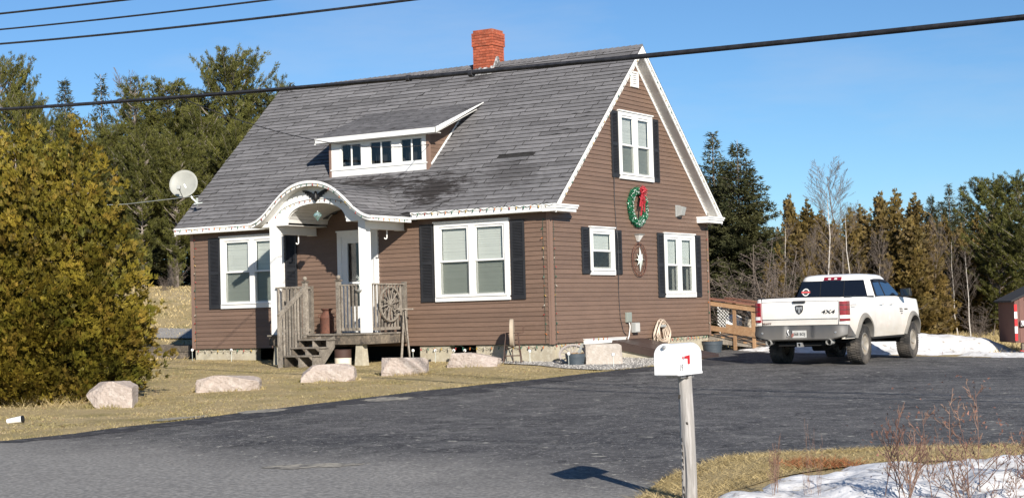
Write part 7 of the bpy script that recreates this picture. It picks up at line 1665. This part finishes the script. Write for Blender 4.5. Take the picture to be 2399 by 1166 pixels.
def cedar(seed, lobes, h, n=9000, k=6, ln=.14, wd=.035, m='cedarfar', stems=None, power=.62, fine=1.0):
    """lobes: (cx, cy, radius, height, base)"""
    rng = np.random.default_rng(seed); pts = []; dirs = []; tone = []
    per = n // len(lobes)
    for (cx, cy, r, hh, b0) in lobes:
        nc = int(fine * 70 * r * hh / 5 * (per / 1500) ** .35); pn = max(5, per // nc)
        for c in range(nc):
            z = rng.uniform(0, 1) ** 1.05; a = rng.uniform(0, 2 * PI); pf_ = min(1, (1 - z) ** power * 1.12) * min(1, .6 + z * 4.0)
            if rng.random() > pf_ * .95 + .15: continue
            R = r * pf_ * rng.uniform(.72, 1.22) * (1 + .22 * noise.noise(Vector((math.cos(a) * 2 + cx, math.sin(a) * 2, z * hh * .9 + seed))))
            el_ = .25 + 1.0 * z + rng.normal(0, .2); Lp = (.30 + .35 * rng.random()) * min(1, r) * (1 + .5 * z); tipp = np.array([cx + R * math.cos(a), cy + R * math.sin(a), b0 + z * hh + .1])
            d0 = np.array([math.cos(a) * math.cos(el_), math.sin(a) * math.cos(el_), math.sin(el_)]); q = rng.uniform(0, 1, pn) ** .7
            wv = (.20 * (1.05 - q) + .03)[:, None] * min(1.2, r) * 1.05 / fine ** .5; P = tipp - d0 * Lp * (1 - q)[:, None] * 1.9 + rng.normal(0, 1, (pn, 3)) * wv * np.array([1, 1, .8])
            pts.append(P); dirs.append(np.tile(d0 * 1.2 + np.array([0, 0, .25]), (pn, 1))); tone.append(np.full(pn, rng.uniform(-.8, .8)) + (q - .6) * .9)
    pts = np.concatenate(pts); dirs = unit(np.concatenate(dirs) + rng.normal(0, .25, (len(pts), 3))); tone = np.concatenate(tone)
    # fan shaped sprays
    N_ = len(pts); side = unit(np.cross(dirs, rng.normal(0, 1, (N_, 3)))); V = []; T = []
    for j in range(k):
        ang = (j - (k - 1) / 2) * (1.9 / k) + rng.normal(0, .08, (N_, 1)); d = dirs * np.cos(ang) + side * np.sin(ang); L = ln * rng.uniform(.6, 1.25, (N_, 1)) * (1 - .25 * np.abs(ang)); o = pts + dirs * (ln * .35 * (j % 3) / 3)
        w = unit(np.cross(d, np.cross(dirs, side))) * wd * .5
        mid = o + d * L * .55; V.append(np.stack([o, mid + w, o + d * L, mid - w], 1)); T.append(tone + rng.uniform(-.35, .35, N_))
    V = np.concatenate(V).reshape(-1, 3); T = np.concatenate(T); cm = npmesh('crown', V, np.arange(len(V)).reshape(-1, 4), M[m], T)
    mb = MB(); segs = []
    for (cx, cy, r, hh, b0) in (stems or lobes):
        segs.append(([(cx * .55, cy * .55, -.2), (cx * .8, cy * .8, hh * .3), (cx, cy, b0 + hh * .95)], .035 + .016 * hh, .012))
        for q in range(int(26 * hh / 5)):
            z0 = rng.uniform(.05, .9) * hh; a = rng.uniform(0, 6.28); Lb = r * (1 - z0 / hh) ** .6 * rng.uniform(.5, .95); segs.append(([(cx, cy, z0), (cx + Lb * .6 * math.cos(a), cy + Lb * .6 * math.sin(a), z0 + Lb * .2), (cx + Lb * math.cos(a), cy + Lb * math.sin(a), z0 + Lb * .55)], .014, .004))
    branch_tubes(mb, segs); return cm, mb.mesh('trunk', M['trunk'], 60), h
M['greytwig'] = mat('grey_bare_twigs', (.18, .145, .12), .85, c2=(.12, .095, .08), nscale=2)
def bare(seed, h=7.0, spread=.5, r0=.06, m='trunkw', depth=4, nb=16, start=.25, up=1.0, multi=1, twigm=None):
    rng = random.Random(seed); mb = MB(); tb = MB()
    def grow(mb_, p, d, L, r, lev):
        n = 4; pts = [p]; q = Vector(p); dd = Vector(d)
        for i in range(n):
            dd = (dd + Vector((rng.gauss(0, .10), rng.gauss(0, .10), rng.gauss(0, .06) + .05 * up))).normalized(); q = q + dd * L / n; pts.append(tuple(q))
        (mb_ if lev < 1 else tb).tube(pts, [r * (1 - .8 * i / n) + .0012 for i in range(n + 1)], 5 if lev < 1 else 3, caps=False)
        if lev < depth - 1:
            k = int(nb / (1.9 ** lev)) if lev else nb
            for i in range(max(2, k)):
                t = (start if lev == 0 else .2) + (1 - (start if lev == 0 else .2)) * (i + rng.random()) / max(2, k); t = min(t, .97); j = min(n - 1, int(t * n)); a = Vector(pts[j]).lerp(Vector(pts[j + 1]), t * n - j); az = rng.uniform(0, 6.28)
                side = Vector((math.cos(az), math.sin(az), 0)); nd = (dd * .0 + Vector(d) * (.55 + .45 * up) + side * (spread * 1.6)).normalized()
                grow(mb_, tuple(a), nd, L * (.42 if lev else .34) * (1.15 - t * .75) * rng.uniform(.6, 1.3), max(.0028, r * .24 * (1.1 - t * .6)), lev + 1)
    for s in range(multi):
        a = rng.uniform(0, 6.28); tilt = 0.04 if multi == 1 else rng.uniform(.1, .5); o = (rng.gauss(0, .12) * (multi > 1), rng.gauss(0, .12) * (multi > 1), -.1)
        grow(mb, o, Vector((math.cos(a) * tilt, math.sin(a) * tilt, 1)).normalized(), h * (1 if multi == 1 else rng.uniform(.55, 1)), r0, 0)
    return tb.mesh('branches', M[twigm or m], fix=False), mb.mesh('trunk', M[m], 60), h
_zm = {}
def zmax(me):
    if me.name not in _zm:
        a = np.empty(len(me.vertices) * 3, np.float32); me.vertices.foreach_get('co', a); _zm[me.name] = float(np.partition(a[2::3], -12)[-12])
    return _zm[me.name]
def tree(proto, name, px, D, top, label, cat, group, wscale=1.0, rz=None, base=None, hgt=None, part2='crown'):
    cm, tm, h0 = proto; h0 = zmax(cm); x, y = at(px, D); z = G(x, y) if base is None else base
    H = hgt if hgt else zat(px, top, D) - z; s = H / h0
    t = empty(name, (x, y, z - .05), random.uniform(0, 6.28) if rz is None else rz, label, cat, group); t.scale = (s * wscale, s * wscale, s)
    a = link(part2, cm, t); link('trunk', tm, t); return t

# the big golden cedar in front
fc = cedar(5, [(.1, 0, 1.38, 4.95, .05), (-.95, .35, 1.45, 5.05, .05), (-.55, -.75, 1.3, 4.3, .0), (.35, -.45, 1.1, 3.7, -.0), (-1.7, -.6, 1.3, 4.4, 0), (-2.5, .3, 1.4, 4.6, 0), (-.5, .4, 1.3, 4.5, 0)], 5, n=72000, k=6, ln=.105, wd=.024, m='cedar', power=.56, fine=1.5, stems=[(0, 0, 1.3, 4.5, 0), (-1.15, .35, 1.4, 4.9, 0), (-.5, -.5, .9, 3.6, 0), (-2.3, .3, 1.2, 4.2, 0)])
cx_, cy_ = at(172, 29.2); t = empty('cedar_tree', (cx_, cy_, G(cx_, cy_) - .02), YAW, 'big golden green bushy cedar filling the left edge of the photo', 'tree')
link('crown', fc[0], t); link('trunk', fc[1], t)
# straw litter under the cedar
x, y = scatter(16000, -9, 0, -15, -7, lambda x, y: (np.hypot((x - cx_ + .8) / 2.6, (y - cy_ + .6) / 1.8) < RNG.uniform(.3, 1.1, len(x))) & notdrive(x, y))
tag(blades('cedar_litter', x, y, RNG.uniform(.05, .22, len(x)), .010, RNG.uniform(.2, 2.0, len(x)), M['straw']), 'long dead grass and litter round the foot of the big cedar', 'litter', kind='stuff')

PS = [pine(101, 11, 3.4), pine(102, 11, 3.0), pine(103, 11, 3.8, spacing=.5)]
PS += [pine(104, 11, 1.9, spacing=.38), pine(105, 11, 1.6, spacing=.4), pine(106, 11, 3.6, low=.03, spacing=.33, dens=1.1)]
SS = [spruce(201, 8, 1.75), spruce(202, 8, 1.5, droop=.3), spruce(203, 8, 2.3, dens=1.3)]
SL = [spruce(204, 8, 1.3, gap=.35, dens=.7)]
CF = [cedar(301, [(0, 0, 1.0, 5.6, .1)], 5.6, n=11000, k=5, ln=.14, wd=.042, power=.85, fine=2.2), cedar(302, [(0, 0, .85, 5.6, .1), (.6, .2, .7, 4.7, .1)], 5.6, n=12000, k=5, ln=.14, wd=.042, power=.85, fine=2.2), cedar(303, [(0, 0, 1.1, 5.6, .05), (-.7, .3, .8, 4.6, 0), (.5, .5, .7, 4.0, 0)], 5.6, n=14000, k=5, ln=.14, wd=.042, power=.8, fine=2.2)]
GP = 'tall pines behind the left end of the house'
left = [(P_, px, D, top, w, lab) for P_, px, D, top, w, lab in (
    (0, 10, 72, 112, .62, 'tall dark pine at the far upper left corner'), (1, -110, 70, 120, .7, 'dark pine cut by the left edge of the photo'),
    (0, 545, 71, 100, .72, 'tallest pine, spreading crown against the sky left of the roof'), (4, 668, 80, 168, .5, 'slim pine with its tip just above the left roof slope'),
    (5, 480, 69, 235, .75, 'pine directly behind the satellite dish'), (3, 398, 72, 172, .95, 'middle pine left of the tallest one'), (4, 322, 72, 172, .85, 'narrow pine behind the gap left of the middle pine'),
    (5, 262, 68, 270, .8, 'shorter pine just behind the golden cedar'), (5, 120, 68, 250, .7, 'shorter dark pine behind the tip of the golden cedar'), (5, 415, 66, 300, .7, 'low bushy pine below the dish'),
    (5, 335, 66, 290, .7, 'low full pine right of the golden cedar'), (5, 560, 66, 270, .7, 'pine hidden halfway behind the roof edge'), (3, 615, 73, 195, 1.0, 'pine just behind the upper left roof edge'), (3, 455, 71, 200, .9, 'pine in the notch between the middle and the tallest pine'), (0, 60, 70, 205, .5, 'pine under the shoulder of the far left pine'), (5, 20, 67, 330, .8, 'dark low pine behind the left side of the golden cedar'), (5, 200, 67, 320, .7, 'dark low pine behind the right shoulder of the golden cedar'))]
for i, (P_, px, D, top, w, lab) in enumerate(left): tree(PS[P_], 'pine_tree', px, D, top, lab, 'tree', GP, w)
for i, (px, D, top, lab, w) in enumerate(((158, 74, 182, 'slim spruce spire between the far left pines', .8), (243, 78, 170, 'open topped spruce against the sky above the cedar', .9), (312, 80, 176, 'small spruce tip left of the middle pine', .7), (90, 80, 240, 'dark spruce between the far left pines', 1.0), (690, 82, 190, 'spruce tip beside the upper left of the roof', .8))):
    tree(SL[0] if i in (1, 2) else SS[i % 3], 'spruce_tree', px, D, top, lab, 'tree', 'spruces at the back of the left wood', w)
BR = [bare(401, 7, .42, .05, nb=22, depth=4, start=.28, twigm='greytwig'), bare(402, 7, .55, .055, nb=20, depth=4, start=.33, twigm='greytwig'), bare(403, 7, .35, .04, nb=26, depth=4, start=.45, m='greytwig')]
BB = [bare(404, 2.6, .7, .014, m='greytwig', nb=13, depth=4, multi=11, start=.1, up=.5), bare(405, 2.6, .8, .014, m='greytwig', nb=12, depth=4, multi=14, start=.1, up=.3)]
tree(BR[2], 'bare_tree', 312, 82, 165, 'leafless grey tree showing above the left pines', 'tree', None, 1.0, part2='branches')
tree(BB[0], 'bare_shrub', 412, 64, 600, 'leafless brush at the top of the hay slope', 'shrub', 'leafless brush at the wood edge', .8, part2='branches')
tree(BB[1], 'bare_shrub', 385, 63, 640, 'low leafless scrub beside the hay slope, further left', 'shrub', 'leafless brush at the wood edge', 1.0, part2='branches')
# right hand wood
GR = 'spruces and pines right of the house'
tree(SS[1], 'spruce_tree', 1677, 56, 305, 'slim spruce spire right beside the gable', 'tree', GR, 1.1)
tree(SS[2], 'spruce_tree', 1735, 49, 330, 'broad dark spruce right of the house', 'tree', GR, 1.12)
tree(SS[0], 'spruce_tree', 1672, 50, 430, 'dark spruce half hidden by the gable corner', 'tree', GR, 1.3)
GC = 'brownish cedars behind the pickup truck'
for i, (px, D, top, w, lab) in enumerate(((1852, 52, 452, 1.05, 'first cedar right of the broad spruce'), (1822, 47, 560, .95, 'low yellow cedar at the foot of the broad spruce'), (1895, 56, 464, 1.1, 'cedar with twin tips left of the first birch'), (1950, 52, 512, 1.25, 'lower cedar right behind the truck cab'), (1995, 55, 482, 1.2, 'cedar behind the second birch'), (2038, 51, 500, 1.15, 'brown cedar left of the tallest cedars'),
                                       (2066, 55, 446, 1.2, 'tall brown cedar above the truck mirror'), (2103, 50, 438, 1.2, 'tallest brown cedar with a pointed top'), (2145, 52, 448, 1.2, 'brown cedar at the right end of the row'), (2182, 55, 505, 1.0, 'shorter cedar at the right edge of the row'), (2290, 57, 492, 1.2, 'yellowish cedar behind the white birch'), (2252, 60, 520, 1.1, 'dim cedar left of the white birch'),
                                       (1925, 60, 490, 1.3, 'dim cedar filling in behind the first birch'), (1875, 60, 500, 1.3, 'dim cedar filling in behind the first cedar'), (2020, 61, 475, 1.3, 'dim cedar filling in behind the short birch'), (2330, 60, 510, 1.3, 'dim cedar filling in behind the bushy pine'), (2215, 62, 498, 1.2, 'dim cedar filling in behind the grey leafless tree'))):
    tree(CF[i % 3], 'cedar_tree', px, D, top, lab, 'tree', GC, w)
GF = 'dark evergreens behind the red shack'
for i, (P_, px, D, top, w, lab) in enumerate(((SS[0], 2208, 66, 468, .9, 'dark spruce in the gap right of the brown cedars'), (SS[1], 2228, 78, 428, .9, 'far spruce spire, the left one of a pair'), (SS[0], 2262, 80, 432, .9, 'far spruce spire, the right one of a pair'), (SS[2], 2185, 80, 455, .7, 'far spruce tip above the brown cedars'), (PS[0], 2325, 70, 405, .8, 'far pine with a rounded top near the right edge'), (PS[1], 2392, 60, 395, .9, 'tall pine cut by the right edge of the photo'),
                                       (PS[2], 2340, 55, 500, .9, 'bushy pine straight behind the red shack'), (SS[2], 2230, 58, 590, .95, 'low dark spruce left of the white birch'), (SS[0], 2300, 60, 560, 1.1, 'low dark spruce behind the white birch'), (PS[0], 2420, 54, 480, 1.0, 'pine at the right edge above the shack roof'))):
    tree(P_, 'spruce_tree' if P_ in SS else 'pine_tree', px, D, top, lab, 'tree', GF, w)
# far row that closes the woods (tops only just show between the nearer trees)
rnd = random.Random(9)
for i in range(34):
    px = -260 + i * 86 + rnd.uniform(-20, 20); leftside = px < 760
    if 760 < px < 1560: top = 430
    else: top = rnd.uniform(285, 340) if leftside else rnd.uniform(490, 530)
    side = 'left' if leftside else ('middle' if px < 1560 else 'right')
    D = rnd.uniform(84, 92); tree(SS[i % 3], 'spruce_tree', px, D, top, 'dark spruce in the far row that closes the ' + side + ' part of the wood', 'tree', 'far ' + side + ' row of spruces', 1.35)
for i, (px, D, top, w) in enumerate(((2470, 66, 420, .8), (2550, 60, 470, .7), (2640, 68, 400, .8), (2740, 60, 450, .8), (2860, 64, 430, .9))):
    tree(PS[(i * 2) % 6], 'pine_tree', px, D, top, 'pine standing just beyond the right edge of the photo', 'tree', 'pines beyond the right edge', w)
# undergrowth
for i, (px, D) in enumerate(((1650, 53), (1700, 56), (1780, 54), (1860, 58), (1930, 59), (2010, 60), (2190, 62), (2250, 64), (2330, 63), (2400, 62))):
    tree(SS[i % 3], 'young_spruce', px, D, 0, 'young dark spruce filling in under the right hand trees', 'tree', 'young spruces under the right hand trees', 1.5, hgt=2.4 + .5 * (i % 3))
GB = 'bare birches in front of the cedars'
tree(BR[0], 'birch_tree', 1922, 46, 425, 'first bare birch from the left, above the truck roof', 'tree', GB, 1.1, part2='branches')
tree(BR[1], 'birch_tree', 1983, 47, 470, 'second bare birch from the left, above the truck roof', 'tree', GB, 1.0, part2='branches')
tree(BR[0], 'birch_tree', 2043, 49, 600, 'short bare birch left of the truck mirror', 'tree', GB, .9, rz=2, part2='branches')
tree(BR[2], 'bare_tree', 2018, 66, 350, 'tall grey leafless tree rising above the cedars', 'tree', None, 1.5, part2='branches')
tree(BR[2], 'bare_tree', 2052, 56, 470, 'slim grey leafless tree beside the tallest cedar, left one', 'tree', None, .8, rz=1, part2='branches')
tree(BR[2], 'bare_tree', 2200, 57, 500, 'grey leafless tree between the cedars and the dark spruces', 'tree', None, .9, rz=3, part2='branches')
tree(BR[1], 'birch_tree', 2268, 50, 560, 'white birch with a leaning twin stem left of the red shack', 'tree', None, .85, rz=1.2, part2='branches')
for i, (px, D, top, w, lab) in enumerate(((1790, 44.5, 545, 1.2, 'large tangle of bare grey brush behind the ramp'), (1735, 46, 610, 1.3, 'bare brush at the foot of the broad spruce'), (1850, 45, 620, 1.2, 'bare brush just left of the truck cab'), (2285, 52, 700, 1.0, 'bare brush round the foot of the white birch'), (2190, 52, 690, 1.0, 'bare brush right of the brown cedars'), (2130, 50, 720, 1.0, 'low bare brush at the foot of the brown cedars'))):
    tree(BB[i % 2], 'bare_shrub', px, D, top, lab, 'shrub', 'bare brush along the right wood edge', w, part2='branches')
for i, (px, D, top, lab) in enumerate(((1868, 51, 520, 'thin leafless sapling in front of the first cedar'), (1955, 50, 560, 'thin leafless sapling behind the truck cab'), (2088, 49, 520, 'thin leafless sapling in front of the tallest cedar'), (2128, 50, 560, 'thin leafless sapling in front of the right end of the cedar row'), (2172, 53, 500, 'thin leafless sapling at the right end of the cedar row'), (2238, 55, 540, 'thin leafless sapling left of the white birch'), (2318, 55, 560, 'thin leafless sapling right of the white birch'), (1832, 50, 500, 'thin leafless sapling right of the broad spruce'))):
    tree(BR[(2, 0, 2, 1)[i % 4]], 'bare_sapling', px, D, top, lab, 'tree', 'leafless saplings among the right hand cedars', .9, part2='branches')
# near twigs by the roadside
M['redtw'] = M['redtwig']
TW = [bare(501, 1.1, .4, .0034, m='redtwig', nb=9, depth=3, multi=6, start=.35, up=1.0), bare(502, 1.1, .5, .004, m='redtwig', nb=8, depth=4, multi=6, start=.25, up=.85), bare(503, 1.1, .35, .0035, m='redtwig', nb=6, depth=3, multi=6, start=.3, up=1.0)]
tws = ((2075, 11.6, 930, .9, 0, 'bare reddish shrub in the snow, left one of the roadside row'), (2230, 11.4, 875, .9, 1, 'tallest bare reddish shrub in the snow at the lower right'), (2150, 12.6, 980, 1.0, 2, 'thin bare shrub between the tallest one and its left neighbour'), (2330, 11.2, 985, 1.0, 1, 'bare shrub in the snow near the right edge'), (2400, 11.8, 960, 1.0, 0, 'bare shrub cut by the lower right corner'), (2280, 12.8, 1010, 1.0, 2, 'thin bare shrub behind the tallest one'))
for px, D, top, w, k, lab in tws:
    x, y = at(px, D); tree(TW[k], 'bare_shrub', px, D, top, lab, 'shrub', 'bare shrubs in the roadside snow', w, base=-.80, part2='branches')
for px, D, top, lab in ((1893, 12.2, 965, 'single tall dead stalk left of the bare shrubs, right one'), (1872, 12.4, 1035, 'single dead stalk left of the bare shrubs, left one'), (1795, 12.6, 1000, 'small reddish weed with a fuzzy head right of the mailbox post')):
    tree(TW[2] if px != 1795 else TW[0], 'dead_stalk', px, D, top, lab, 'weed', 'dead stalks by the roadside', .28 if px != 1795 else .5, base=-.80, part2='branches')
# seed heads and crumpled leaves hanging in the twigs
sh = []; rng = np.random.default_rng(77)
for px, D, zc, n in ((2080, 11.6, -.35, 120), (2200, 11.5, -.25, 160), (2340, 11.3, -.3, 90), (2230, 11.4, .0, 60)):
    x, y = at(px, D); c = np.stack([x + rng.normal(0, .18, n), y + rng.normal(0, .15, n), zc + rng.normal(0, .14, n)], 1); sh.append(c[:, None, :] + rng.normal(0, .008, (n, 3, 3)))
V = np.concatenate(sh).reshape(-1, 3); M['seed'] = mat('seed_heads', (.16, .08, .06), .9, tone=.5)
tag(link('seed_heads', npmesh('seed_heads', V, np.arange(len(V)).reshape(-1, 3), M['seed'], rng.uniform(-1, 1, len(V) // 3))), 'dark dry seed heads among the roadside twigs', 'seeds', kind='stuff')
